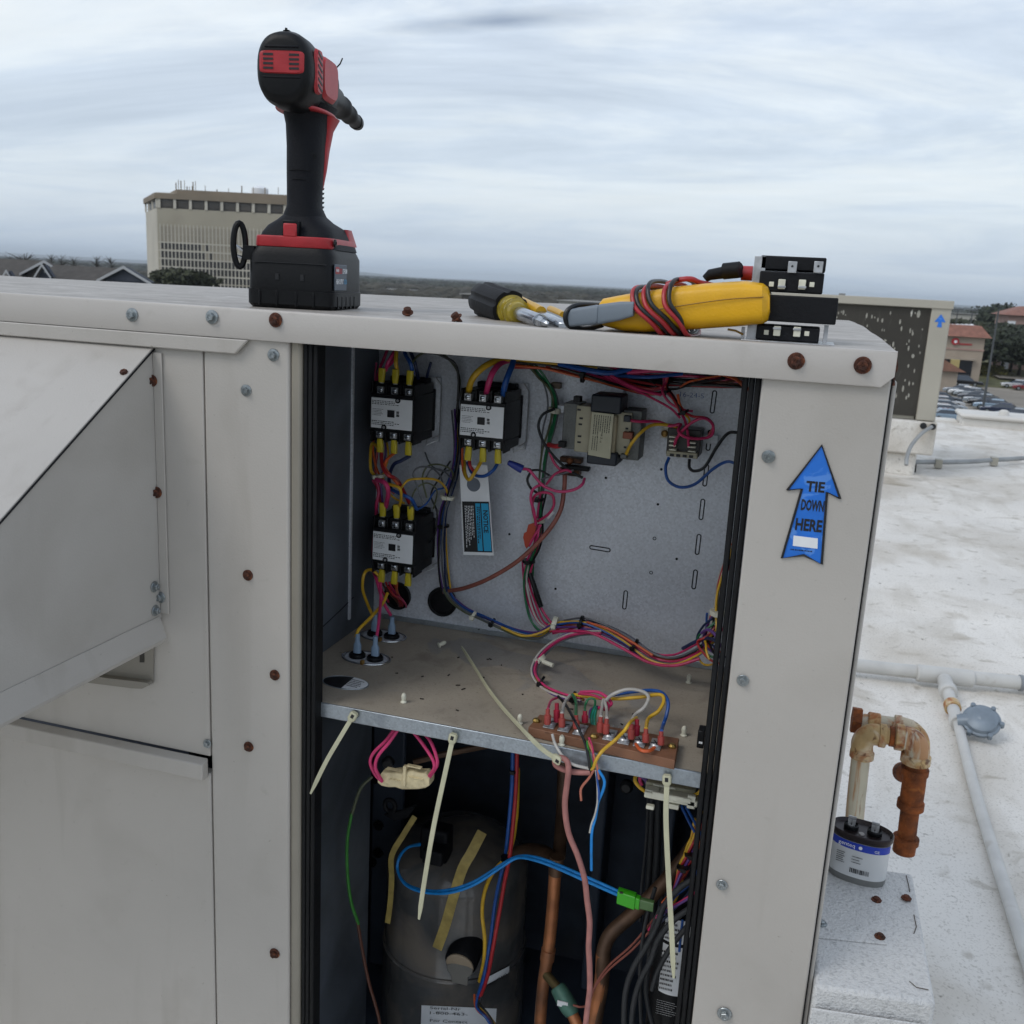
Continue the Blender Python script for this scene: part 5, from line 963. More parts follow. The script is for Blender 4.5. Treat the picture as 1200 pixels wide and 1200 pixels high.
# ---- yellow clamp meter
YEL = mat('yellow_meter_plastic', '#e0a90f', .38, var=.06, vs=30, bump=.15, bs=400)
mt_ = thing('clamp_meter', 'yellow meter lying on the lid with red and black leads wound round it', 'meter', P(800, 385, Y=.90))
rg = []
for x, yt, yb in ((700, 354, 377), (703, 349.5, 383), (727, 345, 389), (752, 341, 390.5), (790, 335, 388.5), (830, 331, 385.5), (873, 328.5, 382.5), (893, 331.5, 380), (899, 336, 376), (901.5, 345, 366)):
    a = P(x, yt, Y=.872); b = P(x, yb, Y=.872); w = .034 if x > 705 and x < 899 else .029
    rg.append(((a+b)/2 + Y_*.034, Y_*w, (a-b)/2, 4.5))
mbody = build('meter_body', MB().loft(rg, 48), YEL, mt_)
build('body_seam', MB().tube(smoothpts([(704, 372, .8705), (750, 366, .8702), (800, 358, .8702), (850, 351, .8702), (895, 348, .8715)]), .0005, 5), mat('seam_shade', '#8a6208', .5, var=0), mbody)
GREYP = mat('grey_tool_plastic', '#76808a', .5, var=.1)
a, b, c2_ = P(665, 373, Y=.872), P(702, 368.5, Y=.866), P(743, 362, Y=.865)
build('jaw_lever', MB().loft([(a, Z_*.0078, Y_*.006, 5), (a+(b-a)*.9, Z_*.0088, Y_*.0075, 5), (b, Z_*.0075, Y_*.007, 5)], 20).loft([(b, Z_*.0088, Y_*.0065, 5), (b.lerp(c2_, .6), Z_*.0082, Y_*.006, 5), (c2_, Z_*.0062, Y_*.005, 5)], 20), GREYP, mt_, bev=.0005)
def lp(px, py, Y): return (px, py, Y)
Yf, Yb = .8665, .9445
for i, (col, xt, xb, r) in enumerate((('red', 744, 778, 2.1), ('black', 748, 786, 2.0), ('red', 757, 792, 2.1), ('black', 762, 798, 2.0), ('red', 782, 806, 2.1), ('black', 790, 803, 2.0))):
    yt = 338-(xt-744)*.09 - (5 if i in (3, 5) else 0); yb = 391+(2 if col == 'red' else 0); xm = (xt*.75+xb*.25)-9
    fr = [P(xt, yt, Y=.880), P(xm, (yt*.62+yb*.38), Y=Yf-.002), P(xb*.55+xt*.45, yt*.28+yb*.72, Y=Yf-.0015), P(xb, yb, Y=.880)]
    bk = [V((p.x+dx_, Y__, p.z)) for p, dx_, Y__ in ((fr[3], .004, .930), (fr[2], .004, Yb+.004), (fr[1], .010, Yb+.004), (fr[0], .010, .935))]
    cl = fr+bk; n_ = len(cl); pp = []
    for k in range(n_):
        A_, B_, C_, D_ = cl[k-1], cl[k], cl[(k+1) % n_], cl[(k+2) % n_]
        for j in range(6):
            t = j/6; pp.append(.5*((2*B_)+(C_-A_)*t+(2*A_-5*B_+4*C_-D_)*t*t+(3*B_-A_-3*C_+D_)*t**3))
    build('test_lead', MB().tube(pp, r/1000, 10, closed=True), WC[col], mt_)
wire(mt_, 'red', 2.1, [(782, 333, .90), (796, 328, .89), (810, 327, .89), (820, 331, .90), (835, 334, .93)], 'test_lead', n=10)
wire(mt_, 'black', 2.0, [(704, 358, .90), (690, 357, .885), (675, 358, .872), (665, 364, .866), (662.5, 373, .865), (667, 382, .868), (680, 385, .875), (694, 384, .885), (706, 381, .895)], 'test_lead', n=10)
build('lead_plug', MB().tube([P(826, 327, Y=.93), P(832, 322, Y=.93), P(850, 319, Y=.925), P(868, 316.5, Y=.92)], [.0035, .005, .0055, .0068], 14), BLKM, mt_)
build('lead_plug', MB().tube([P(848, 318, Y=.918), P(867, 316, Y=.915)], .0072, 14), BLKM, mt_)
build('lead_plug', MB().tube([P(869, 320, Y=.93), P(882, 320.5, Y=.93)], .0065, 14), WC['red'], mt_)
build('meter_foot', MB().box(P(748, 394, Y=.885), P(775, 386, Y=.885)+Y_*.03), BLKM, mt_, bev=.002)
# ---- black double contactor block
bk_ = thing('contactor_block', 'black stacked switching block with silver tabs standing on the lid beside the meter', 'electrical block', P(925, 402, Y=.905))
Yb0 = .892
for nme, x0, y0, x1, y1, Ya, Yc, mt2 in (('upper_block', 892, 299, 967, 319, Yb0+.004, Yb0+.05, BLKM), ('upper_block', 891, 317, 963.5, 345, Yb0, Yb0+.05, BLKM), ('middle_body', 900, 345, 979, 381, Yb0-.004, Yb0+.055, BLKM), ('lower_block', 887, 380, 959, 402.5, Yb0, Yb0+.05, BLKM)): pbox(bk_, nme, x0, y0, x1, y1, Ya, Yc, mt2, .0012)
for x, y0, y1 in ((928.5, 306, 320), (959, 306, 320)):
    o = pbox(bk_, 'tab_terminal', x-4.5, y0, x+4.5, y1, Yb0-.0025, Yb0-.0015, TERM, .0004); build('tab_hole', MB().lathe([(.0010, 0), (.0010, .0003)], P(x, y0+6, Y=Yb0-.0026), (0, -1, 0), 10), PRINT, o)
for x, y in ((904, 333), (951.5, 333.5), (898, 389.5), (945.5, 391)): pbox(bk_, 'indicator', x-2.5, y-3, x+2.5, y+3, Yb0-.0006, Yb0+.001, OFFW, .0003)
for x, y, s in ((916, 333, 1), (940, 333.5, 1), (910.5, 388, -1), (934, 389, -1)):
    pbox(bk_, 'screw_terminal', x-3.5, y-6, x+3.5, y+6, Yb0-.003, Yb0+.001, OFFW, .0005); pbox(bk_, 'terminal_clamp', x-4.6, y+s*3-1.6, x+4.6, y+s*3+1.6, Yb0-.004, Yb0, TERM, .0003)
pbox(bk_, 'base_plate', 868, 403, 978, 404.6, Yb0-.012, Yb0+.05, TERM, .0002)
for x, y0, y1 in ((886, 300, 402), (967.5, 381, 402), (870.5, 383, 398)): pbox(bk_, 'side_clip', x-1.3, y0, x+1.3, y1, Yb0+.004, Yb0+.006, TERM, .0002)
build('clip_wire', MB().tube([P(853, 386, Y=.89), P(862, 387.5, Y=.888), P(871, 392, Y=.888)], .0010, 6), mat('brass_screw', '#a58a4e', .35, .9), bk_)
# ---- screwdriver
sdr = thing('screwdriver', 'multi-bit screwdriver with black grooved handle and yellow collar lying on the lid', 'screwdriver', P(600, 372, Y=.93))
A = P(572, 352.5, Y=1.0); Bq = P(640, 379.5, Y=.872); dv = (Bq-A); dl = dv.length; dn_ = dv.normalized()
hp = [(.004, -.006), (.0130, -.005), (.0168, .000), (.0180, .014), (.0172, .030), (.0178, .056), (.0172, .0605)]
mb = MB(); n_ = 48; u_ = dn_.orthogonal().normalized(); w_ = dn_.cross(u_)
A = A - dn_*.012
SK = (dl+.012)/.133*1.02; SR = 1.08
for r, h in hp:
    for k in range(n_):
        a = 2*math.pi*k/n_; rr = SR*r*(.90 if k % 8 in (0, 1) and r > .012 else 1); mb.v.append(A+dn_*h*SK+(u_*math.cos(a)+w_*math.sin(a))*rr)
mb.f = [tuple(range(n_))[::-1], tuple((len(hp)-1)*n_+k for k in range(n_))]+[(i*n_+k, i*n_+(k+1) % n_, (i+1)*n_+(k+1) % n_, (i+1)*n_+k) for i in range(len(hp)-1) for k in range(n_)]
build('handle', mb, BLKM, sdr)
YTR = mat('yellow_clear_collar', '#a08c22', .2, var=.2, vs=60, coat=.5)
build('collar', MB().lathe([(r*SR, h*SK) for r, h in [(.0135, .060), (.0140, .064), (.0122, .0645), (.0112, .068), (.0122, .0695), (.0122, .073), (.0100, .0735), (.0085, .0765), (.0070, .077)]], A, dn_, 28), YTR, sdr)
build('shaft', MB().lathe([(r*SR, h*SK) for r, h in [(.0058, .079), (.0060, .081), (.0060, .116), (.0056, .117)]], A, dn_, 24), STEEL, sdr)
build('hex_bit', MB().lathe([(r*SR, h*SK) for r, h in [(.0050, .116), (.0050, .124), (.0032, .1245), (.0028, .131), (.0008, .133)]], A, dn_, 6), STEEL, sdr, smooth=False)
# ---- strippers behind
ws = thing('wire_strippers', 'wire strippers with yellow grips and shiny jaws lying behind the screwdriver', 'hand tool', P(640, 372, Y=.93))
YG = mat('yellow_grip', '#cfa023', .35, var=.12)
build('grip', MB().tube(smoothpts([(603, 350, 1.02), (613, 355, .98), (625, 361, .95), (634, 366, .93)]), [.0055]*12+[.0058]*7, 12), YG, ws)
build('grip', MB().tube(smoothpts([(645, 363, .99), (652, 366, .97), (660, 370, .95)]), .0042, 12), YG, ws)
build('jaw', MB().loft([(P(626, 366, Y=.94), X_*.003, Z_*.0035, 4), (P(640, 373, Y=.92), X_*.006, Z_*.0048, 5), (P(656, 381, Y=.885), X_*.0055, Z_*.0052, 5), (P(659, 384, Y=.880), X_*.004, Z_*.0042, 5)], 16), STEEL, ws, bev=.0006)
build('jaw', MB().loft([(P(636, 365, Y=.95), X_*.003, Z_*.002, 4), (P(650, 373, Y=.92), X_*.005, Z_*.003, 5), (P(660, 378, Y=.90), X_*.004, Z_*.003, 5)], 16), mat('dark_jaw_steel', '#55585c', .3, .9), ws, bev=.0006)
# ================================================================== RIGHT SIDE: BOX, CAPACITOR, GAS PIPING
BOXM = mat('textured_white_metal_box', '#cfcfce', .6, .1, var=.06, vs=6, bump=1.0, bs=420, patch=[('#8e8f90', 260, .5, .7, .5), ('#7f7f7d', 5, .62, .8, .35)])
bz_ = CAMZ-.62
sb = thing('side_box', 'speckled pale metal box fixed low on the side of the rooftop unit', 'metal box', (.12, .95, .2))
q1, q2, q3, q4 = V((.0712, 1.062, bz_)), V((.177, 1.075, bz_)), V((.1785, .858, bz_)), V((.0712, .842, bz_))
build('box_body', MB().prism([q1, q2, q3, q4], (0, 0, -.60)), BOXM, sb, bev=.004)
build('box_flange', MB().prism([V((.0712, .839, bz_-.02)), V((.172, .854, bz_-.02)), V((.172, .854, bz_-.5)), V((.0712, .839, bz_-.5))], (0, -.002, 0)), BOXM, sb, bev=.001)
pl = build('cover_plate', MB().prism([V((.0712, 1.045, bz_+.0002)), V((.140, 1.045, bz_+.0002)), V((.141, .930, bz_+.0002)), V((.0712, .915, bz_+.0002))], (0, 0, .0016)), BOXM, sb, bev=.0005)
for px, py in ((963, 1083), (1027, 1055), (1031, 1098), (1062, 1053)):
    o = build('box_screw', MB().lathe([(.0055, 0), (.0055, .0012), (.0032, .0016), (.0032, .0035), (.0015, .004)], P(px, py, Z=bz_-CAMZ+.0018), Z_, 8), RUST if py != 1083 else ZINC, sb, smooth=False)
for pts in ([(1062, 1026), (1065, 1038), (1066, 1045)], [(1071, 1072), (1074, 1086), (1071, 1094)], [(1066, 1150), (1074, 1157), (1088, 1160)]):
    build('lifted_paint_crack', MB().tube([P(x, y, Z=bz_-CAMZ+.0004) for x, y in pts], .0005, 5), mat('crack_rust', '#5f5a55', .8), sb)
cpz = thing('run_capacitor', 'loose oval capacitor with a blue banded label standing on the speckled box', 'capacitor', P(1003, 1026, Z=bz_-CAMZ+.0018))
cpz.rotation_euler = (0, 0, -.18); MWI[cpz.name] = (Matrix.Translation(cpz.location) @ Matrix.Rotation(-.18, 4, 'Z')).inverted()
CN = lambda name, mb, mt, par=cpz, **k: build(name, mb, mt, par, local=True, **k)
a_, b_2 = .0305, .0185
CN('can', MB().loft([(V((0, 0, 0)), X_*a_*.97, Y_*b_2*.95, 2.3), (V((0, 0, .002)), X_*a_, Y_*b_2, 2.3), (V((0, 0, .052)), X_*a_, Y_*b_2, 2.3)], 56), mat('brushed_can', '#8d8e8c', .4, .7, var=.1))
CN('rolled_rim', MB().loft([(V((0, 0, .050)), X_*(a_+.0008), Y_*(b_2+.0008), 2.3), (V((0, 0, .053)), X_*(a_+.0022), Y_*(b_2+.0022), 2.3), (V((0, 0, .057)), X_*(a_+.0022), Y_*(b_2+.0022), 2.3), (V((0, 0, .058)), X_*(a_+.001), Y_*(b_2+.001), 2.3), (V((0, 0, .0545)), X_*(a_-.002), Y_*(b_2-.002), 2.3)], 56), mat('dark_can_top', '#2c2424', .3, .5, var=.15))
def se(a, off=0):   # point on the can wall
    ca, sa = math.cos(a), math.sin(a); return V(((a_+off)*math.copysign(abs(ca)**(2/2.3), ca), (b_2+off)*math.copysign(abs(sa)**(2/2.3), sa), 0))
def canwrap(name, z0_, z1_, d0, d1, mt, off=.0004):
    mb = MB()
    for i in range(25):
        a = math.radians(d0+(d1-d0)*i/24); p = se(a, off); mb.v += [p+Z_*z0_, p+Z_*z1_]
    mb.f = [(2*i, 2*i+2, 2*i+3, 2*i+1) for i in range(24)]; return CN(name, mb, mt)
lw_ = canwrap('can_label', .008, .049, 195, 352, mat('silver_label', '#cdcfd0', .4, .1, var=.05)); lw2 = canwrap('blue_band', .0405, .049, 197, 350, mat('blue_band_print', '#1c3aa8', .4, var=.03), .0007)
Mc = MWI[cpz.name].inverted(); M3 = Mc.to_3x3()
fc = lambda x, z: Mc @ V((x, -b_2-.0019+abs(x)**2*5, z))
text(lw2, 'genteq', fc(-.0125, .0447), M3 @ V((1, -.13, 0)), Z_, .0052, WLAB, width=.0175); text(lw2, 'GE', fc(.019, .0447), M3 @ V((1, .18, 0)), Z_, .003, WLAB)
CN('band_emblem', MB().lathe([(.002, 0), (.002, .0002)], (.002, -b_2-.0010, .0447), (0, -1, 0), 12), WLAB, lw2)
printlines(lw_, fc(-.0165, .029), M3 @ V((1, -.15, 0)), Z_, .010, .014, 6, seed=61); printlines(lw_, fc(.000, .030), M3 @ X_, Z_, .011, .010, 3, seed=62, fill=.3)
mb = MB(); x = -.006; rnd = random.Random(5)
while x < .014:
    w = rnd.choice((.0004, .0007, .001)); p = V((x, -b_2-.0011+x*x*7, .0135)); mb.add([p, p+X_*w, p+X_*w+Z_*.0055, p+Z_*.0055], [(0, 1, 2, 3)]); x += w+rnd.choice((.0004, .0007))
CN('barcode', mb, PRINT, lw_, smooth=False)
for x in (-.0120, .0125):
    CN('terminal_cup', MB().lathe([(.0078, 0), (.0078, .004), (.0068, .005), (.0068, .0035), (.0048, .003), (.0040, .0055), (.0001, .0055)], (x, .001, .0548), Z_, 22), BLK)
    for dx_ in (-.0022, .0022): CN('terminal_tab', MB().box((x+dx_-.0016, -.0032, .059), (x+dx_+.0016, -.0024, .0665)).box((x+dx_-.0016, .0030, .059), (x+dx_+.0016, .0038, .0675)), TERM)
    CN('terminal_tab', MB().box((x-.0040, -.0005, .060), (x+.0040, .0005, .0690)), TERM)
    CN('terminal_slot', MB().box((x-.0022, -.0040, .0585), (x+.0022, .0040, .0600)), TERM)
CN('top_mark', MB().lathe([(.0035, 0), (.003, .001)], (0, -.007, .0546), Z_, 14), mat('solder_grey', '#8c8784', .5, .3))
# gas piping with rust
RST = mat('rusty_pipe', '#8c4a1c', .8, .1, var=.35, vs=40, bump=.8, bs=260, patch=[('#3a1d10', 24, .48, .66, .85), ('#a8672c', 50, .6, .72, .7)])
WRST = mat('white_pipe_with_rust', '#c2bba6', .55, var=.1, vs=12, bump=.3, bs=200, patch=[('#b0743a', 55, .50, .58, .8, (1, 1, .08)), ('#7c4117', 70, .57, .64, .9, (1, 1, .10))])
MRST = mat('mixed_rust_fitting', '#bd9f6e', .65, .05, var=.2, vs=22, bump=.6, bs=240, patch=[('#d8d0bd', 18, .5, .6, .7), ('#9a5320', 38, .45, .6, .85), ('#54290f', 70, .58, .68, .8)])
GY = 1.6
gp = thing('gas_pipe', 'rusty elbowed gas pipe with a capped drip leg beside the unit', 'pipe', P(1040, 870, Y=GY))
def fit(name, pts, rad, mt, n=22, k=6): return build(name, MB().tube(smoothpts([(x, y, GY+dy) for x, y, dy in pts], k), rad*.90, n), mt, gp)
def band(px, py, dy, ax, R, w, mt=MRST):
    R *= .90; return build('fitting_band', MB().lathe([(R*.97, -w), (R*1.08, -w*.8), (R*1.08, w*.8), (R*.97, w)], P(px, py, Y=GY+dy), ax, 24), mt, gp)
u_ = .00145   # metres per pixel at this distance
fit('union_nut', [(998, 843, .06), (1009, 845, .06)], .026, RST, 6)
fit('upper_run', [(1008, 845, .06), (1030, 847, .06), (1052, 850, .06)], .0145, WRST); band(1024, 846, .06, X_, .0165, .010); band(1052, 850, .06, X_, .018, .006)
fit('upper_elbow', [(1050, 850, .06), (1066, 855, .05), (1076, 866, .03), (1077, 882, .01)], .0185, MRST)
fit('elbow', [(1034, 862, 0), (1020, 861, 0), (1011, 869, 0), (1010, 884, 0)], .0195, MRST); band(1010, 884, 0, Z_, .0200, .006); band(1034, 862, 0, X_, .0200, .006)
fit('nipple', [(1034, 862, 0), (1056, 864, 0)], .0155, MRST); band(1045, 863, 0, X_, .017, .004, RST)
fit('elbow', [(1052, 864, 0), (1066, 866, 0), (1074, 875, 0), (1074, 888, 0)], .0215, WRST); band(1054, 864, 0, X_, .022, .007); band(1073, 889, 0, Z_, .0240, .008)
fit('riser', [(1009, 884, 0), (1003, 940, 0), (998, 1000, 0), (990, 1080, 0)], .0165, WRST)
build('riser', MB().tube([P(990, 1080, Y=GY), P(990, 1080, Y=GY)*1-V((0, 0, P(990, 1080, Y=GY).z))], .0165, 20), WRST, gp)
fit('tee', [(1074, 886, 0), (1073, 900, 0), (1070, 925, 0), (1067, 944, 0)], .0205, RST); fit('tee_branch', [(1072, 908, 0), (1063, 906, .03), (1058, 905, .06)], .019, RST); band(1067, 943, 0, Z_, .0220, .007, RST); band(1072, 903, 0, Z_, .0225, .006, RST)
fit('nipple', [(1067, 944, 0), (1062, 985, 0)], .0165, RST); fit('cap', [(1062, 980, 0), (1059, 998, 0)], .0200, RST); band(1061.5, 984, 0, Z_, .0215, .006, RST)
# white pipework lying across the roof
WP = mat('white_painted_pipe', '#c0bfbb', .5, var=.08, vs=9, bump=.2, bs=200, patch=[('#8f8577', 10, .60, .75, .5), ('#95582b', 30, .70, .76, .8)])
gl_ = thing('gas_line', 'white painted gas line with a tee, regulator and branch pipe across the roof', 'pipe', P(1105, 790, Z=-1.36))
hz_ = -1.455
pa, pb = P(985, 778, Z=hz_), P(1240, 805, Z=hz_); pa.z = pb.z = CAMZ+hz_; tee = P(1107, 792, Z=hz_); tee.z = CAMZ+hz_
build('main_pipe', MB().tube([pa, pb], .028, 24), WP, gl_); dx_ = (pb-pa).normalized()
build('tee_fitting', MB().lathe([(.030, -.11), (.035, -.105), (.035, .105), (.030, .11)], tee, dx_, 28), WP, gl_)
build('coupling', MB().lathe([(.030, -.008), (.033, -.006), (.033, .006), (.030, .008)], V((pa+dx_*((P(1197, 801, Z=hz_)-pa).dot(dx_)))), dx_, 28), mat('grey_coupling', '#82868a', .5), gl_)
br = [P(1107, 797, Z=hz_), P(1111, 810, Z=-1.455), P(1116, 828, Z=-1.46), P(1122, 845, Z=-1.465), P(1130, 878, Z=-1.472), P(1145, 935, Z=-1.478), P(1168, 1010, Z=-1.478), P(1192, 1085, Z=-1.478), P(1225, 1190, Z=-1.478)]
build('branch_pipe', MB().tube([br[0], br[1]], .028, 20).tube(br[1:4], .022, 20), WP, gl_)
build('branch_pipe', MB().tube(smoothpts([(p.x, p.y, p.z, 0) for p in br[3:]], 4), .0172, 18), WP, gl_)
for p, r, mt2 in ((br[1], .034, WP), (br[2], .030, MRST), (br[3], .029, WP)): build('coupling', MB().lathe([(r*.9, -.022), (r, -.018), (r, .018), (r*.9, .022)], p, br[3]-br[1], 24), mt2, gl_)
GR = mat('grey_regulator_metal', '#7b8690', .45, .2, var=.1, vs=20, bump=.2, bs=100)
rc_ = P(1150, 845, Z=-1.43)
reg = build('regulator_body', MB().lathe([(r*.82, h*.82) for r, h in [(.04, -.045), (.058, -.040), (.068, -.028), (.070, -.008), (.079, -.006), (.079, .006), (.070, .008), (.064, .022), (.045, .032), (.02, .035)]], rc_, (-.12, -.55, .80), 36), GR, gl_)
build('regulator_neck', MB().tube([P(1122, 846, Z=-1.45), rc_], [.026, .032], 20), GR, reg)
axr = V((-.12, -.55, .80)).normalized(); ur = axr.orthogonal().normalized(); wr = axr.cross(ur)
for k in range(6):
    a = k*math.pi/3; build('regulator_bolt', MB().lathe([(.009, -.010), (.009, .010), (.006, .013)], rc_+(ur*math.cos(a)+wr*math.sin(a))*.066, axr, 8), GR, reg)
# ================================================================== NEIGHBOURING UNIT AND PARAPET
NY = 9.3
def rel(p): return p
tr, br_, bl = P(1104, 357, Y=NY), P(1089, 491, Y=NY), P(985, 350, Y=NY)
nu = thing('rooftop_unit', 'neighbouring rooftop unit with a dark hail-dented coil panel on a white curb', 'air conditioner', (0, NY, .48))
NP = mat('weathered_cream_paint', '#a9a497', .5, var=.06, vs=2)
COIL = mat('dark_coil_fins', '#3a3731', .65, .2, var=.15, vs=2.5, bump=.3, bs=60, patch=[('#54504a', 30, .6, .7, .4, (1, 1, .2)), ('#cfccc2', 8, .665, .69, 1.0, (1, 1, .45))])
nx0, nx1 = -1.4, br_.x+.05; zt_, zb_ = tr.z+.02, br_.z-.02
build('coil_panel', MB().box((nx0, NY+.03, zb_+.03), (nx1-.16, NY+.05, zt_-.06)), COIL, nu)
for i in range(110):  # flattened fin dents
    x = random.uniform(.0, nx1-.2); z = random.uniform(zb_+.1, zt_-.1); r = random.uniform(.003, .008)*(1.8 if i % 14 == 0 else 1)
    build('fin_dent', MB().loft([(V((x, NY+.028, z)), X_*r, Z_*r*random.uniform(1.5, 4), 2), (V((x, NY+.0295, z)), X_*r*1.1, Z_*r*1.5, 2)], 8), mat('bent_bright_fins', '#a09d92', .5), nu)
build('corner_post', MB().box((nx1-.16, NY, zb_), (nx1, NY+1.2, zt_)), NP, nu, bev=.01)
build('cabinet', MB().box((nx0, NY+.06, zb_), (nx1-.17, NY+1.2, zt_-.01)), NP, nu)
build('top_rail', MB().box((nx0, NY-.015, zt_-.055), (nx1+.01, NY+1.22, zt_+.015)), NP, nu, bev=.006)
build('base_rail', MB().box((nx0, NY-.03, zb_-.30), (nx1+.02, NY+1.25, zb_-.005)), roofm, nu, bev=.015)
for px, py in ((1082, 499), (1093, 500)): build('lifting_hole', MB().lathe([(.028, 0), (.028, .004)], P(px, py, Y=NY-.032), (0, -1, 0), 18), PRINT, nu)
ar = [(-.02, 0), (.02, 0), (.012, .04), (.045, .04), (0, .10), (-.045, .04), (-.012, .04)]
build('arrow_decal', MB().prism([V((nx1-.08+x, NY-.001, P(1110, 384, Y=NY).z+z*1.1)) for x, z in ar], (0, -.002, 0)), BLUE, nu)
zc2 = zb_-.30
struct('roof_curb', MB().box((nx0+.1, NY+.05, -.02), (nx1-.10, NY+1.1, zc2)), roofm, bev=.03)
cdt = thing('conduit', 'grey flexible conduit running from the neighbouring unit down to a roof pipe', 'conduit', P(1068, 540, Y=NY-.3))
wire(cdt, mat('grey_conduit', '#9a9c9c', .5, .3), 17, [(1092, 500, NY-.05), (1080, 508, NY-.12), (1068, 522, NY-.2), (1063, 535, NY-.3), (1062, 545, NY-.35)], 'flexible_conduit', n=10)
cp3 = [P(1038, 541, Z=-1.44), P(1100, 541.5, Z=-1.44), P(1135, 541, Z=-1.44), P(1165, 539, Z=-1.44), P(1215, 536, Z=-1.44)]
wire(cdt, mat('grey_conduit', '#9a9c9c', .5, .3), 22, [(p.x, p.y, p.z, 0) for p in cp3], 'conduit_run', n=10)
for i in (0, 1, 3): build('pipe_strap', MB().box(cp3[i]-V((.03, .05, .05)), cp3[i]+V((.03, .05, .028))), NP, cdt)
tag(build('rubber_block', MB().box(P(1066, 551, Z=-1.49)-V((.12, .05, .02)), P(1066, 551, Z=-1.49)+V((.05, .05, .07))), BLK, bev=.01), 'small black rubber block on the roof below the neighbouring curb', 'support block')
PAR = mat('white_parapet_membrane', '#d3d0ca', .7, var=.06, vs=2, bump=.4, bs=20, patch=[('#9c958a', 4, .58, .75, .4)])
PY_ = 14.0; pzA, pzB = P(1110, 493, Y=PY_).z, P(1150, 484.5, Y=PY_).z; xs_ = P(1126, 490, Y=PY_).x
pw_ = thing('parapet_wall', 'low white parapet wall edging the roof above the car park', 'wall', (3, PY_, 0))
build('low_section', MB().box((-7, PY_+.1, -.4), (xs_-.01, PY_+.4, pzA)), PAR, pw_, bev=.02)
build('high_section', MB().box((xs_, PY_-.15, -.4), (9, PY_+.4, pzB-.06)), PAR, pw_, bev=.02); build('coping', MB().box((xs_-.03, PY_-.2, pzB-.0605), (9, PY_+.45, pzB)), PAR, pw_, bev=.03)
build('parapet_nub', MB().lathe([(.07, 0), (.06, .05), (.03, .07)], V((P(1176, 487, Y=PY_).x, PY_, pzB)), Z_, 12), PAR, pw_)
bw = mat('building_wall', '#8f877c', .8)
struct('roof_building', MB().box((-6.05, -2.6, -11), (9, PY_+.38, -.42)), bw)
# ================================================================== GROUND AND FAR SCENERY
GZ = -11.0
def G(px, py): return P(px, py, Z=GZ-CAMZ)
gm = mat('far_ground', '#4b4b3c', .95, var=.3, vs=.004, patch=[('#6a6350', .01, .5, .6, .6), ('#33382a', .006, .5, .7, .7)])
struct('ground', MB().add([(-12800, -280, GZ-.02), (8800, -280, GZ-.02), (8800, 14800, GZ-.02), (-12800, 14800, GZ-.02)], [(0, 1, 2, 3)]), gm)
asph = mat('worn_asphalt', '#8a8378', .9, var=.1, vs=.08, bump=.3, bs=2, patch=[('#6d665d', .12, .45, .7, .6)])
struct('parking_lot', MB().add([(2, 20, GZ), (75, 20, GZ), (75, 176, GZ), (2, 176, GZ)], [(0, 1, 2, 3)]), asph)
struct('grass_bank', MB().add([(20, 176.2, GZ+.01), (90, 176.2, GZ+.01), (110, 260, GZ+.4), (20, 260, GZ+.4)], [(0, 1, 2, 3)]), mat('dry_grass', '#5d5c3a', .95, var=.3, vs=.2))
struct('far_road', MB().add([(33, 195, GZ+.45), (140, 195, GZ+.45), (140, 203, GZ+.45), (33, 203, GZ+.45)], [(0, 1, 2, 3)]), asph)
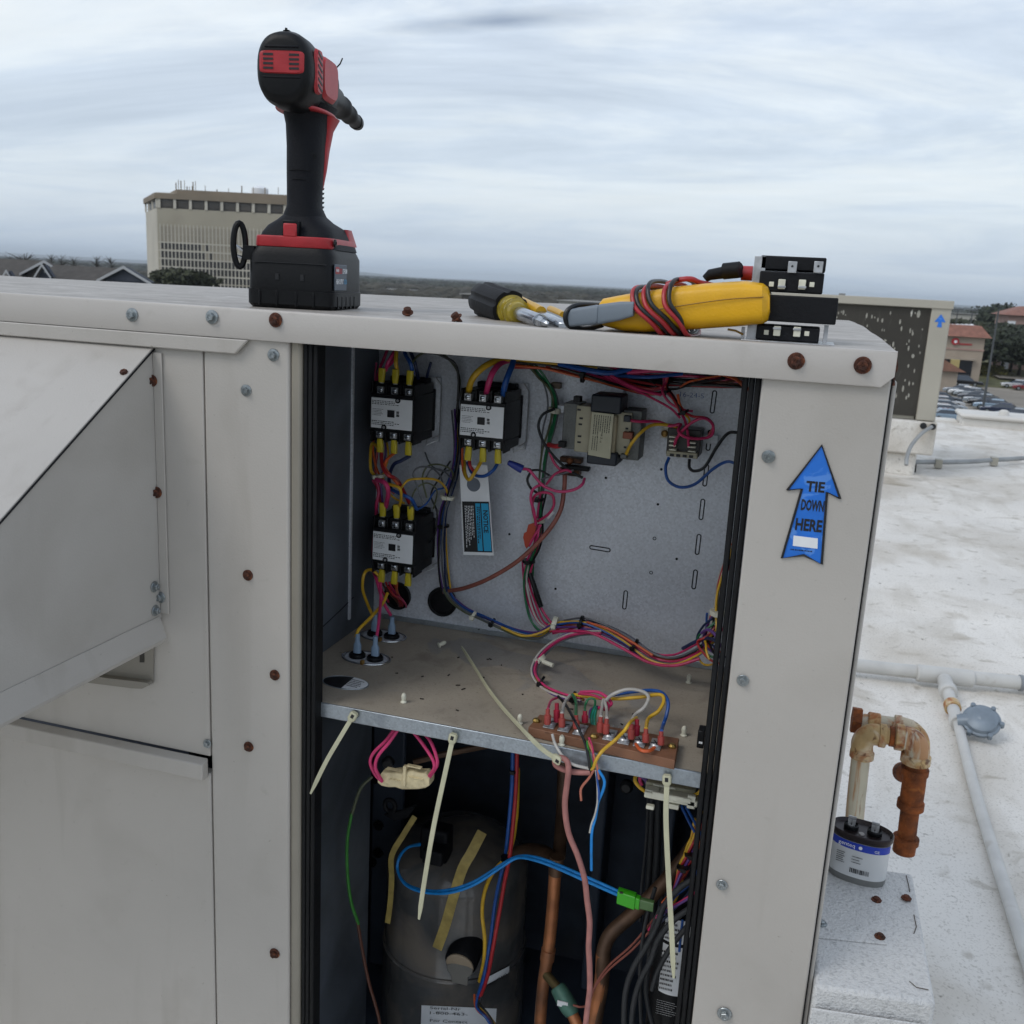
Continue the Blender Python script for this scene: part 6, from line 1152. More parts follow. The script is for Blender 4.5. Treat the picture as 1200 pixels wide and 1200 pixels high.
# parked cars
GLS = mat('car_glass', '#2f3945', .08, var=0, spec=.8); TYR = mat('tyre', '#0c0c0d', .8)
def carbody(L_=4.6, Wd=1.8, H=1.5, suv=False):
    a = L_/2; hb = .90 if not suv else .95; 
    low = [(-a, .35), (-a, hb*.85), (-a*.93, hb), (-a*.55, hb*1.02), (a*.42, hb*1.0), (a*.93, hb*.86), (a, hb*.66), (a, .32)]
    mb = MB(); vs = []
    for x, z in low: vs.append((x, z))
    secs = []
    for y, k in ((-Wd/2, .97), (-Wd/2+.06, 1), (Wd/2-.06, 1), (Wd/2, .97)): secs.append([V((x*k, y, z*(1 if k == 1 else .97))) for x, z in low])
    n = len(low); 
    for s_ in secs: mb.v += s_
    mb.f = [tuple(range(n)), tuple(range(3*n, 4*n))]+[(s_*n+i, s_*n+(i+1) % n, (s_+1)*n+(i+1) % n, (s_+1)*n+i) for s_ in range(3) for i in range(n)]
    x0, x1, x2, x3 = ((-a*.80, -a*.52, a*.12, a*.48) if not suv else (-a*.95, -a*.82, a*.15, a*.45))
    g = MB(); g.loft([], 3) if False else None
    zb__ = hb*.99; zt__ = H-.12
    g.add([(x0, -Wd*.46, zb__), (x3, -Wd*.46, zb__), (x3, Wd*.46, zb__), (x0, Wd*.46, zb__), (x1, -Wd*.37, zt__), (x2, -Wd*.37, zt__), (x2, Wd*.37, zt__), (x1, Wd*.37, zt__)], [(0, 1, 5, 4), (1, 2, 6, 5), (2, 3, 7, 6), (3, 0, 4, 7), (4, 5, 6, 7), (3, 2, 1, 0)])
    r = MB().add([(x1-.02, -Wd*.375, zt__-.02), (x2+.02, -Wd*.375, zt__-.02), (x2+.02, Wd*.375, zt__-.02), (x1-.02, Wd*.375, zt__-.02), (x1+.1, -Wd*.34, H), (x2-.1, -Wd*.34, H), (x2-.1, Wd*.34, H), (x1+.1, Wd*.34, H)], [(0, 1, 5, 4), (1, 2, 6, 5), (2, 3, 7, 6), (3, 0, 4, 7), (4, 5, 6, 7), (3, 2, 1, 0)])
    pil = MB()
    for sy in (-1, 1):
        for xb, xt in ((x0+.06, x1+.03), (x3-.06, x2-.03), ((x0+x3)/2-.05, (x1+x2)/2)): pil.tube([V((xb, sy*Wd*.462, zb__)), V((xt, sy*Wd*.374, zt__))], .045, 5)
    return mb, g, r, pil
CARS = {}
def car(px, py, ang, colr, label, suv=False, pick=False, L_=4.6):
    key = (suv, pick); p = G(px, py); t = thing('parked_car', label, 'car', p, Euler((0, 0, ang)), 'cars parked in the lot below the roof')
    cm_ = mat('car_paint_'+colr, {'silver': '#9aa1a8', 'white': '#c9cbcd', 'black': '#15171b', 'grey': '#565b63', 'navy': '#1e2b45', 'paleblue': '#8ea3b5', 'red': '#7c2a2e'}[colr], .25, .3, var=0, coat=.6)
    if key not in CARS:
        b, g, r, pl_ = carbody(L_, 1.85 if not (suv or pick) else 1.95, 1.45 if not suv else 1.75, suv)
        if pick:
            b, g, r, pl_ = carbody(5.4, 1.95, 1.8, False)
        B_ = lambda n, m_, mt2, bev=0: build(n, m_, mt2, t, local=True, bev=bev)
        ob = [B_('body', b, cm_, .06), B_('windows', g, GLS), B_('roof', r, cm_, .03)]
        for sy in (-1, 1):
            for sx in (-1.38, 1.42):
                w = B_('wheel', MB().lathe([(.33, -.11), (.33, .11)], (sx, sy*.86, .33), Y_, 16), TYR); ob.append(w); ob.append(build('rim', MB().lathe([(.20, 0), (.20, .02), (.05, .03)], (sx, sy*.97, .33), (0, sy, 0), 12), ZINC, w, local=True))
            ob.append(B_('headlight', MB().box((2.14, sy*.62-.2, .58), (2.26, sy*.62+.2, .70)), WLAB)); ob.append(B_('tail_light', MB().box((-2.28, sy*.66-.18, .62), (-2.18, sy*.66+.18, .78)), WC['red']))
        CARS[key] = ob
    else:
        mp_ = {}
        for o in CARS[key]:
            c = o.copy()
            if o.name.startswith(('body', 'roof')):
                c.data = o.data.copy(); c.data.materials[0] = cm_
            COL.objects.link(c); c.parent = t if o.parent.type == 'EMPTY' else mp_[o.parent.name]; mp_[o.name] = c
    return t
A1 = math.radians(168)
row = [(1124, 461.5, 'silver', 'silver car at the far end of the long row, next to the dark pickup'), (1131, 464, 'white', 'white car second from the far end of the long row'), (1138, 465.5, 'silver', 'bright silver car with a pale roof third from the far end of the row'), (1143, 469.5, 'grey', 'grey car with dark windows in the middle of the long row'),
       (1150, 473.5, 'silver', 'silver hatchback just past the middle of the long row'), (1156, 477, 'black', 'black car between silver cars in the long row'), (1163, 480.5, 'paleblue', 'pale blue car near the parapet end of the row'), (1172, 485.5, 'navy', 'navy car second nearest the parapet in the long row'), (1190, 492, 'silver', 'silver car nearest the parapet at the right edge')]
for x, y, c_, lb in row: car(x, y, A1+random.uniform(-.04, .04), c_, lb)
for x, y, c_, lb in ((1104, 472, 'grey', 'grey car farthest along the left row beside the neighbouring unit'), (1106, 477, 'white', 'white car second farthest in the left row'), (1108, 482, 'silver', 'silver car in the middle of the left row'), (1108, 487.5, 'white', 'white car second nearest in the left row'), (1112, 494, 'paleblue', 'pale blue car nearest the parapet in the left row')): car(x, y, math.radians(8), c_, lb)
car(1131, 452, math.radians(-8), 'black', 'dark pickup truck parked behind the long row', pick=True)
car(1190, 455, math.radians(176), 'white', 'white car parked apart by the trees at the right edge'); car(1204, 458, math.radians(176), 'red', 'dark red car partly cut off at the right edge of the lot')
car(1151, 420, math.radians(10), 'white', 'white van-like car stopped beside the restaurant wall', suv=True)
# light poles
for i, (px, py, h, lb) in enumerate(((1151, 483, 12.5, 'tall light pole rising from the middle of the parked cars'), (1127, 447, 12, 'thin light pole before the restaurant wall, right of the two'), (1111, 440, 12, 'thin light pole nearest the neighbouring unit'))):
    p = G(px, py); t = thing('light_pole', lb, 'street lamp', p, group='light poles in the parking lot')
    build('pole', MB().tube([p, p+Z_*h], [.16, .09], 8), mat('pole_grey', '#55585a', .5, .3), t)
    if i: build('lamp_head', MB().box(p+V((-.9, -.15, h-.1)), p+V((.9, .15, h+.08))), mat('pole_grey', '#55585a', .5, .3), t); build('lamp_arm', MB().tube([p+V((-.7, 0, h)), p+V((.7, 0, h))], .05, 6), mat('pole_grey', '#55585a', .5, .3), t)
# restaurant
TILE = mat('terracotta_roof', '#8a5f50', .8, var=.18, vs=1.2, bump=.3, bs=6); STU = mat('tan_stucco', '#a39687', .85, var=.08, vs=.5); STU2 = mat('pink_stucco', '#a58a80', .85, var=.08, vs=.5); DGL = mat('dark_storefront', '#14181f', .2, var=.1)
def at(px, py, Y): return P(px, py, Y=Y)
RY = 178
rs_ = thing('restaurant', 'tan restaurant with a terracotta roof and a round red logo sign', 'building', V((26, RY, GZ)))
x0, x1 = at(1098, 420, RY).x, at(1151, 420, RY).x; zt = at(1125, 393.5, RY).z
build('wall', MB().box((x0-14, RY, GZ), (x1, RY+12, zt)), STU, rs_); zz_ = zt
build('roof', MB().add([(x0-15, RY-.8, zz_-.1), (x1+.9, RY-.8, zz_-.1), (x1+.9, RY+13, zz_-.1), (x0-15, RY+13, zz_-.1), (x0-14, RY+1.6, zz_+1.7), (x1-.6, RY+1.6, zz_+1.7), (x1-.6, RY+10, zz_+1.7), (x0-14, RY+10, zz_+1.7)], [(0, 1, 5, 4), (1, 2, 6, 5), (2, 3, 7, 6), (3, 0, 4, 7), (4, 5, 6, 7), (3, 2, 1, 0)]), TILE, rs_)
build('trim', MB().box((x0-14, RY-.12, at(1120, 409, RY).z-.1), (x1+.1, RY-.01, at(1120, 409, RY).z+.15)), STU2, rs_)
build('storefront', MB().box((at(1100, 430, RY).x, RY-.1, GZ+.3), (at(1139, 430, RY).x, RY-.02, at(1120, 421.5, RY).z)), DGL, rs_); build('canopy', MB().box((x0-3, RY-.9, at(1120, 421, RY).z), (at(1141, 430, RY).x, RY-.05, at(1120, 419, RY).z)), STU, rs_)
LR = mat('logo_red', '#a82026', .5, var=0)
c = at(1119.5, 400, RY-.2); sg = build('logo_sign', MB().lathe([(.50*1.15, 0), (.50*1.15, .15)], c, (0, -1, 0), 24), LR, rs_); build('logo_ring', MB().lathe([(.24, 0), (.24, .03)], c+V((.05, -.155, -.05)), (0, -1, 0), 18), WLAB, sg)
c = at(1131.5, 403.5, RY-.15); sg2 = build('name_sign', MB().box((c.x-1.0, c.y, c.z-.12), (c.x-.9, c.y+.02, c.z+.12)), LR, rs_)
printlines(sg2, c, X_, Z_, 2.1, .35, 1, LR, seed=77, fill=.8)
for k in range(5):
    c = at(1116+k*5.5, 383.5, RY+5); t_ = build('roof_vent', MB().lathe([(.28, -.6), (.28, .1), (.42, .15), (.38, .45), (.1, .55)], c, Z_, 12), WLAB, rs_)
hut = thing('kiosk', 'small tan building with a brown hipped roof beyond the left row of cars', 'building', G(1102, 462))
p = G(1106, 458); build('wall', MB().box((p.x-4, p.y, GZ), (p.x+1.6, p.y+5, GZ+3)), STU, hut)
build('roof', MB().add([(p.x-5, p.y-.8, GZ+3), (p.x+2.6, p.y-.8, GZ+3), (p.x+2.6, p.y+6, GZ+3), (p.x-5, p.y+6, GZ+3), (p.x-1.2, p.y+2.5, GZ+5)], [(0, 1, 4), (1, 2, 4), (2, 3, 4), (3, 0, 4), (3, 2, 1, 0)]), mat('brown_shingle', '#6b4a38', .85, var=.2, vs=1), hut)
build('window', MB().box((p.x-2.5, p.y-.06, GZ+1), (p.x-1.2, p.y-.01, GZ+2.2)), DGL, hut); build('chimney', MB().box((p.x+.8, p.y+3, GZ+3), (p.x+2.0, p.y+4, GZ+4.6)), mat('cream_wall', '#b3a46f', .8), hut)
hy = 230
ht = thing('hotel', 'pink stucco building with a red tile roof at the right edge above the trees', 'building', V((41, hy, GZ)))
xa = at(1181, 380, hy).x; zb_2, zt_2 = at(1190, 372, hy).z, at(1190, 368, hy).z
build('wall', MB().box((xa, hy, GZ), (xa+22, hy+16, at(1182, 369, hy).z)), STU2, ht)
zr_ = at(1182, 369, hy).z
build('roof', MB().add([(xa-1, hy-1, zr_), (xa+23, hy-1, zr_), (xa+23, hy+17, zr_), (xa-1, hy+17, zr_), (xa+3.4, hy+4, zr_+1.9), (xa+18, hy+4, zr_+1.9), (xa+18, hy+12, zr_+1.9), (xa+3.4, hy+12, zr_+1.9)], [(0, 1, 5, 4), (1, 2, 6, 5), (2, 3, 7, 6), (3, 0, 4, 7), (4, 5, 6, 7), (3, 2, 1, 0)]), TILE, ht)
build('corner_bay', MB().box((xa-.1, hy-.2, GZ), (xa+1.4, hy-.01, zr_-1.2)), WLAB, ht)
for k in range(3): build('window', MB().box((xa+2.2+k*2.4, hy-.08, zr_-3.2), (xa+3.3+k*2.4, hy-.01, zr_-1.8)), DGL, ht)
wy = 420
wb = thing('warehouse', 'long low white building half hidden behind the dark trees', 'building', V((at(1140, 372, wy).x, wy, GZ)))
build('wall', MB().box((at(1117, 372, wy).x, wy, GZ), (at(1163, 372, wy).x, wy+30, at(1140, 369, wy).z)), mat('pale_concrete', '#b1aea4', .8), wb); build('roof', MB().box((at(1117, 372, wy).x-.5, wy-.5, at(1140, 369, wy).z), (at(1163, 372, wy).x+.5, wy+31, at(1140, 368, wy).z)), mat('dark_flat_roof', '#6f6e69', .8), wb)
# trees
LEAF = mat('dark_oak_leaves', '#2f3626', .85, var=.5, vs=.8); LEAF2 = mat('olive_leaves', '#3a3d28', .85, var=.5, vs=.8); BARK = mat('bark', '#3a332b', .9, var=.3, vs=3)
def crownmb(c, R, H_, n, rnd, ls=.45):
    mb = MB(); lobes = [(c+V((rnd.uniform(-.55, .55)*R, rnd.uniform(-.55, .55)*R, rnd.uniform(-.25, .5)*H_)), rnd.uniform(.45, .75)) for _ in range(9)]
    for i in range(n):
        lc, lr = rnd.choice(lobes); d = V((rnd.gauss(0, 1), rnd.gauss(0, 1), rnd.gauss(0, 1))).normalized()*lr*rnd.uniform(.55, 1.05)
        p = lc+V((d.x*R, d.y*R, d.z*H_*.6)); u = V((rnd.gauss(0, 1), rnd.gauss(0, 1), rnd.gauss(0, .6))).normalized(); w = u.orthogonal().normalized(); s_ = ls*rnd.uniform(.6, 1.5)
        mb.add([p-u*s_, p+w*s_*.6, p+u*s_, p-w*s_*.6], [(0, 1, 2, 3)])
    return mb
def tree(px, py, R, H_, trunk, label, m_=None, seed=0, n=1500, p=None, group='trees around the car park', ls=.45):
    rnd = random.Random(seed); p = p or G(px, py); t = thing('oak_tree', label, 'tree', p, group=group)
    tb_2 = MB().tube([p, p+V((.1, 0, trunk*.6)), p+V((0, 0, trunk+H_*.4))], [.35, .28, .12], 7)
    build('trunk', tb_2, BARK, t)
    for k in range(4):
        a = k*1.7+seed; build('limb', MB().tube([p+Z_*trunk*.8, p+V((math.cos(a)*R*.5, math.sin(a)*R*.5, trunk+H_*.5))], [.2, .07], 6), BARK, t)
    build('crown', crownmb(p+Z_*(trunk+H_*.55), R, H_, n, rnd, ls), m_ or LEAF, t, smooth=False); return t
for i, (px, py, R, H_, tk, lb) in enumerate(((1164, 431, 6, 5, 3.6, 'oak nearest the restaurant in the row at right'), (1173, 434, 6.5, 5.5, 3.6, 'second oak from the restaurant in the right row'), (1183, 437, 7, 6, 3.6, 'third oak from the restaurant in the right row'), (1193, 441, 7.5, 6.5, 3.6, 'oak beside the white car at the right edge'), (1206, 445, 8, 7, 3.6, 'oak cut off by the right edge of the picture'))): p_ = G(px, py); tree(px, py, R, (P(px, 388-(i > 1)*2, Y=p_.y).z-GZ-2.6)/1.3, 2.6, 'dark evergreen '+lb, seed=i+1, n=2200)
for i, (px, Y, R, tpy, lb) in enumerate(((1122, 205, 7, 381, 'behind the restaurant roof at its left'), (1138, 215, 8, 380, 'behind the middle of the restaurant roof'), (1150, 225, 8, 379, 'behind the right end of the restaurant'), (1163, 235, 9, 376, 'between the restaurant and the pink building'), (1172, 500, 15, 357, 'tall above the white warehouse'), (1131, 300, 10, 374, 'in front of the white warehouse at left'), (1186, 330, 10, 362, 'behind the pink building'))):
    p = P(px, 400, Y=Y); p.z = GZ; H_ = (P(px, tpy, Y=Y).z-GZ-2.5)/1.3; tree(0, 0, R, H_, 2.5, 'dark tree '+lb, LEAF2 if i % 2 else LEAF, 20+i, 2400, p, ls=.75 if Y > 280 else .5)
hedge = MB(); rnd = random.Random(3)
for (xa_, ya_, xb_2, yb_) in ((1141, 433, 1167, 437), (1147, 440, 1172, 441)):
    a, b = G(xa_, ya_), G(xb_2, yb_)
    for i in range(900):
        q = a.lerp(b, rnd.random())+V((rnd.gauss(0, .8), rnd.gauss(0, 2), abs(rnd.gauss(0, .7)))); u = V((rnd.gauss(0, 1), rnd.gauss(0, 1), rnd.gauss(0, 1))).normalized()*.35; w = u.orthogonal().normalized()*.25; hedge.add([q-u, q+w, q+u, q-w], [(0, 1, 2, 3)])
o = build('shrubs', hedge, mat('yellow_green_shrub', '#5c5a2c', .85, var=.5, vs=.5), None, smooth=False); o['label'] = 'low yellow-green shrubs between the car park and the restaurant'; o['category'] = 'shrubs'; o['kind'] = 'stuff'
# far woodland
fw = MB(); rnd = random.Random(11); mats = []
def clump(mb, c, r, h):
    n = 6; k = len(mb.v); o = rnd.uniform(0, 6)
    for j, (q, z) in enumerate(((1, 0), (1.05, .45), (.6, .85))):
        for i in range(n): a = o+2*math.pi*i/n; rr = r*q*rnd.uniform(.8, 1.2); mb.v.append(c+V((math.cos(a)*rr, math.sin(a)*rr, h*z*rnd.uniform(.85, 1.1))))
    mb.v.append(c+V((0, 0, h)))
    for j in range(2):
        for i in range(n): mb.f.append((k+j*n+i, k+j*n+(i+1) % n, k+(j+1)*n+(i+1) % n, k+(j+1)*n+i))
    for i in range(n): mb.f.append((k+2*n+i, k+2*n+(i+1) % n, k+3*n))
def scatter(n, y0, y1, size):
    mb = MB()
    for i in range(n):
        y = y0*(y1/y0)**rnd.random(); a = rnd.uniform(-.80, .30); p = V((y*math.tan(a), y, GZ))
        if noise.noise(V((p.x*.004, p.y*.003, 0))) < -.22: continue
        if -.78 < a < .34 and y < 330 and a > .05: continue
        clump(mb, p, size*rnd.uniform(.7, 1.4), size*rnd.uniform(.9, 1.5)*.85)
    return mb
for nm, (n, a, b, sz), col_ in (('near_woodland', (3400, 330, 900, 6.2), '#3d3a30'), ('middle_woodland', (4200, 900, 2600, 7.5), '#373a31'), ('far_woodland', (5200, 2600, 7500, 9), '#3a3d36')):
    o = build(nm, scatter(n, a, b, sz), mat(nm+'_leaves', col_, .9, var=.5, vs=.02), None, smooth=False)
    o['kind'] = 'stuff'; o['label'] = {'near_woodland': 'dark bare woodland in the middle distance beyond the roof', 'middle_woodland': 'hazier belt of woodland below the skyline', 'far_woodland': 'blue distant treetops along the skyline'}[nm]; o['category'] = 'woodland'
rd = MB(); n = 160
for i in range(n+1):
    a = -.85+1.45*i/n; d = 10500; h = 10+14*noise.noise(V((a*3, 1, 0)))+5*noise.noise(V((a*14, 2, 0)))+(26 if a < -.45 else 0); p = V((d*math.tan(a), d, GZ)); rd.v += [p, p+V((0, 300, max(h, 4)+11)), p+V((0, 2500, 0))]
rd.f = [(3*i+j, 3*i+3+j, 3*i+4+j, 3*i+1+j) for i in range(n) for j in range(2)]
struct('hills', rd, mat('hill_woods', '#3b443c', .95, var=.3, vs=.002))
# white flat roofs glimpsed over the lid
for px, pxe, py, Y, h, lb, colr in ((655, 700, 352.5, 150, 1.0, 'long white flat-roofed building seen between the strippers and the meter', '#b9b7b0'), (541, 556, 345, 200, 2.0, 'low dark roof glimpsed left of the screwdriver handle', '#4d4b47'), (448, 478, 339, 420, 4.0, 'brown low building right of the battery on the tree line', '#7a5f50'), (984, 990, 346, 900, 14, 'pale tower block on the skyline above the coil unit, the left one', '#a79a98'), (997, 1004, 349.5, 900, 10, 'smaller pale block on the skyline above the coil unit', '#a79a98'), (1083, 1106, 357.5, 520, 3, 'low pale building just over the neighbouring unit corner', '#8b8a86')):
    a = P(px, py, Y=Y); b = P(pxe, py, Y=Y); t = thing('far_building', lb, 'building', V((a.x, Y, GZ)))
    build('wall', MB().box((a.x, Y, GZ), (b.x, Y+12, a.z)), mat('wall_'+colr[1:], colr, .8), t); build('roof', MB().box((a.x-.4, Y-.4, a.z), (b.x+.4, Y+12.4, a.z+h*.12)), mat('far_flat_roof', '#8d8c88', .8), t)
    if Y > 800:
        for k in range(3): build('window_band', MB().box((a.x+.2, Y-.3, a.z-2.2-k*3), (b.x-.2, Y-.05, a.z-1.2-k*3)), DGL, t)
# ---- tower block
CON = mat('tower_concrete', '#aaa290', .85, var=.08, vs=.06, patch=[('#7f745f', .05, .5, .75, .4)]); CON2 = mat('tower_end_wall', '#c4beb0', .85, var=.08, vs=.06); DW = mat('tower_dark_glass', '#26221e', .3, var=.3, vs=.1); PW = mat('tower_blinds', '#938b7b', .7, var=.15, vs=.1); BRN = mat('tower_brown_fascia', '#857866', .85, var=.1, vs=.1)
TA = P(186, 300, Y=300); TB = P(352, 300, Y=312); TC = P(173, 300, Y=330); TA.z = TB.z = TC.z = 0
tx = (TB-TA); TWd = tx.length; tx.normalize(); ty = (TC-TA); TD = ty.length; ty.normalize()
tw_ = thing('office_tower', 'wide beige concrete office tower with rows of small windows behind the power tool', 'building', V((TA.x, TA.y, GZ)))
def tz(py): return P(186, py, Y=300).z
ztop = tz(243.5); 
def tp(u, v, z): return V((TA.x, TA.y, 0))+tx*u+ty*v+V((0, 0, z))
def tbox(name, u0, u1, v0, v1, z0_, z1_, mt2, par=tw_): return build(name, MB().prism([tp(u0, v0, z0_), tp(u1, v0, z0_), tp(u1, v1, z0_), tp(u0, v1, z0_)], (0, 0, z1_-z0_)), mt2, par)
tbox('shaft', 0, TWd, 0, TD, GZ, ztop, CON)
ndn = V((tx.y, -tx.x, 0))
tbox('end_wall', -.25, -.02, .4, TD-.4, GZ, tz(243.5), CON2)
zA1, zA2, zA3 = tz(243), tz(232.5), tz(226)
DW2 = mat('tower_top_glass', '#4b443b', .4, var=.3, vs=.1); tbox('recess', .8, TWd-.8, .9, TD-.9, ztop+.01, zA2+.3, DW2); tbox('crown_band', -1, TWd+.6, -.6, TD+.4, zA2, zA3, BRN)
nb = 9
for i in range(nb+1):
    u = .2+(TWd-.6)*i/nb; tbox('crown_pier', u, u+.9, -.3, .8, ztop+.02, zA2-.02, CON2)
    if i < nb: tbox('top_window', u+1.1, u+(TWd-.6)/nb-.2, .5, .85, ztop+.6, zA2-.3, DW2)
for v in (0, TD*.35, TD*.7, TD-1): tbox('crown_pier', -.5, .15, v, v+1, ztop+.02, zA2-.02, CON2)
tbox('penthouse', TWd*.14, TWd*.93, 1.5, TD-1.5, zA3+.01, tz(220.5), BRN); tbox('penthouse', -.2, TWd*.12, 1, TD-1, zA3+.01, tz(225), CON2)
u_c = TWd*.80; tank = build('water_tank', MB().lathe([(2.6, 0), (2.9, .6), (2.9, 3.0), (1.6, 3.8), (.2, 4.0)], tp(u_c, TD*.5, tz(221)), Z_, 20), WLAB, tw_)
for i in range(16):
    u = TWd*(.14+.02*i if i < 8 else .26+.085*(i-8)); hh = random.uniform(1.2, 3.4) if i < 8 else random.uniform(.8, 2.4); b0 = tp(u, 2+i % 3, tz(220.5)); build('antenna', MB().tube([b0, b0+Z_*hh], .11 if i % 2 else .2, 5), BRN, tw_)
ncol, nrow = 36, 6; rows_y = [287.5, 297.5, 307, 316, 325, 334]
wmd = None; wml = None; pitch = TWd/(ncol+2)
for r_, ry in enumerate(rows_y):
    for c_ in range(ncol):
        blind = (r_ == 0 and c_ > 12) or (r_ == 1 and c_ in (12, 14) or r_ == 1 and c_ > 14) or (r_ == 0 and c_ == 11)
        u = pitch*(1.1+c_); zc__ = tz(ry); loc = tp(u, 0, zc__)+ndn*.03
        src = wml if blind else wmd
        if src is None:
            o = build('window', MB().prism([-tx*.44-Z_*1.1, tx*.44-Z_*1.1, tx*.44+Z_*1.1, -tx*.44+Z_*1.1], ndn*.05), PW if blind else DW, tw_, local=True); o.location = MWI[tw_.name] @ loc
            if blind: wml = o
            else: wmd = o
        else: dupmesh(src, 'window', tw_, loc)
fin = MB()
for r_, ry in enumerate((269, 278)):
    for c_ in range(ncol):
        u = pitch*(1.1+c_); fin.prism([tp(u-.45, 0, tz(ry)-1.2)+ndn*.02, tp(u+.45, 0, tz(ry)-1.2)+ndn*.02, tp(u+.45, 0, tz(ry)+1.2)+ndn*.02, tp(u-.45, 0, tz(ry)+1.2)+ndn*.02], ndn*.04)
o = build('blind_panels', fin, PW, tw_); o['kind'] = 'stuff'
ml = MB()
for c_ in range(ncol+1):
    u = pitch*(.6+c_); ml.prism([tp(u-.16, 0, tz(340)), tp(u+.16, 0, tz(340)), tp(u+.16, 0, tz(262)), tp(u-.16, 0, tz(262))], ndn*.10)
o = build('wall_fins', ml, CON2, tw_); o['kind'] = 'stuff'
for ry in (283.5, 293, 302.5, 311.8, 321): 
    p0 = tz(ry); tbox('floor_ledge', 0, TWd, -.14, -.01, p0-.18, p0+.18, CON2)
for px, Y, R, H_, lb in ((205, 170, 4, 4, 'left one of the bushy trees before the office tower'), (222, 172, 5, 5, 'middle bushy tree before the office tower'), (240, 175, 5, 4.5, 'right bushy tree before the office tower, near the battery')):
    p = P(px-14, 330, Y=Y); zc3 = p.z; p.z = GZ; tree(0, 0, R, H_*.5, zc3-GZ-.9, lb, LEAF2, int(px), 1500, p, 'bushy trees before the office tower')
# ---- houses on the left
SH = mat('brown_roof_shingles', '#4b4743', .9, var=.15, vs=1, bump=.3, bs=5); SID = mat('slate_siding', '#3c414c', .8, var=.1, vs=1); TRM = mat('white_house_trim', '#a9abad', .7, var=0)
def gable(t, apex, hw, hh, Y, dep, wallm, trim=.35, trimw=.25, par=None):
    ax_, az = apex; 
    build('gable_wall', MB().prism([(ax_-hw*.96, Y, az-hh*.97), (ax_+hw*.96, Y, az-hh*.97), (ax_, Y, az-.1)], (0, .5, 0)), wallm, t)
    dvec = V((ax_/Y*dep, dep, 0)); build('lower_wall', MB().prism([(ax_-hw*.85, Y+.05, GZ), (ax_+hw*.85, Y+.05, GZ), (ax_+hw*.85, Y+.05, az-hh), (ax_-hw*.85, Y+.05, az-hh)], dvec), wallm, t)
    for sx in (-1, 1):
        build('roof_slope', MB().prism([(ax_, Y-.6, az), (ax_+sx*hw, Y-.6, az-hh), (ax_+sx*hw, Y-.6, az-hh-.2), (ax_, Y-.6, az-.2)], dvec), SH, t)
        build('barge_board', MB().prism([(ax_, Y-.62, az+.05), (ax_+sx*(hw+.1), Y-.62, az-hh), (ax_+sx*(hw+.1), Y-.62, az-hh-trim), (ax_, Y-.62, az-trim)], (0, -.08, 0)), TRM, t)
hY = 118
a = P(148, 312, Y=hY); t = thing('house', 'house with a slate-blue gable and white trim left of the office tower', 'house', V((a.x, hY, GZ)), group='shingled houses at the left horizon')
gable(t, (a.x, a.z), 4.4, 2.05, hY, 14, SID)
b = P(58, 309, Y=hY+6); r0_ = P(120, 311, Y=hY+6)
t2 = thing('house', 'long brown-roofed house with a small white-trimmed dormer gable', 'house', V((b.x, hY, GZ)), group='shingled houses at the left horizon')
zrg = b.z; build('main_roof', MB().prism([(b.x, hY+1, zrg-3.2), (b.x, hY+7, zrg-.1), (b.x, hY+13, zrg-3.2)], (r0_.x-b.x+3.5, 0, 0)), SH, t2); build('lower_wall', MB().box((b.x+.5, hY+1.6, GZ), (r0_.x+3, hY+12, zrg-3.1)), SID, t2)
d2 = P(56, 309.5, Y=hY); gable(t2, (d2.x, d2.z), 1.35, 1.75, hY-.5, 5, SID); build('gable_vent', MB().prism([(d2.x-.18, hY-.6, d2.z-1.2), (d2.x+.18, hY-.6, d2.z-1.2), (d2.x, hY-.6, d2.z-.7)], (0, -.04, 0)), TRM, t2)
g3 = P(55, 305.5, Y=hY+9); t3 = thing('house', 'brown-roofed house with a long pale barge board behind the dormer', 'house', V((g3.x, hY+9, GZ)), group='shingled houses at the left horizon')
gable(t3, (g3.x, g3.z), 4.6, 2.1, hY+9, 12, SH)
g4 = P(22, 304, Y=hY+14); t4 = thing('house', 'dark brown roofed house at the far left edge', 'house', V((g4.x, hY+14, GZ)), group='shingled houses at the left horizon')
build('main_roof', MB().prism([(g4.x-14, hY+8, g4.z-3.4), (g4.x-14, hY+14, g4.z), (g4.x-14, hY+20, g4.z-3.4)], (19, 0, 0)), SH, t4); build('lower_wall', MB().box((g4.x-13, hY+9, GZ), (g4.x+4.5, hY+19, g4.z-3.3)), SID, t4)
d4 = P(11, 316.5, Y=hY+3); gable(t4, (d4.x, d4.z), .7, 1.0, hY+3, 6, SID)
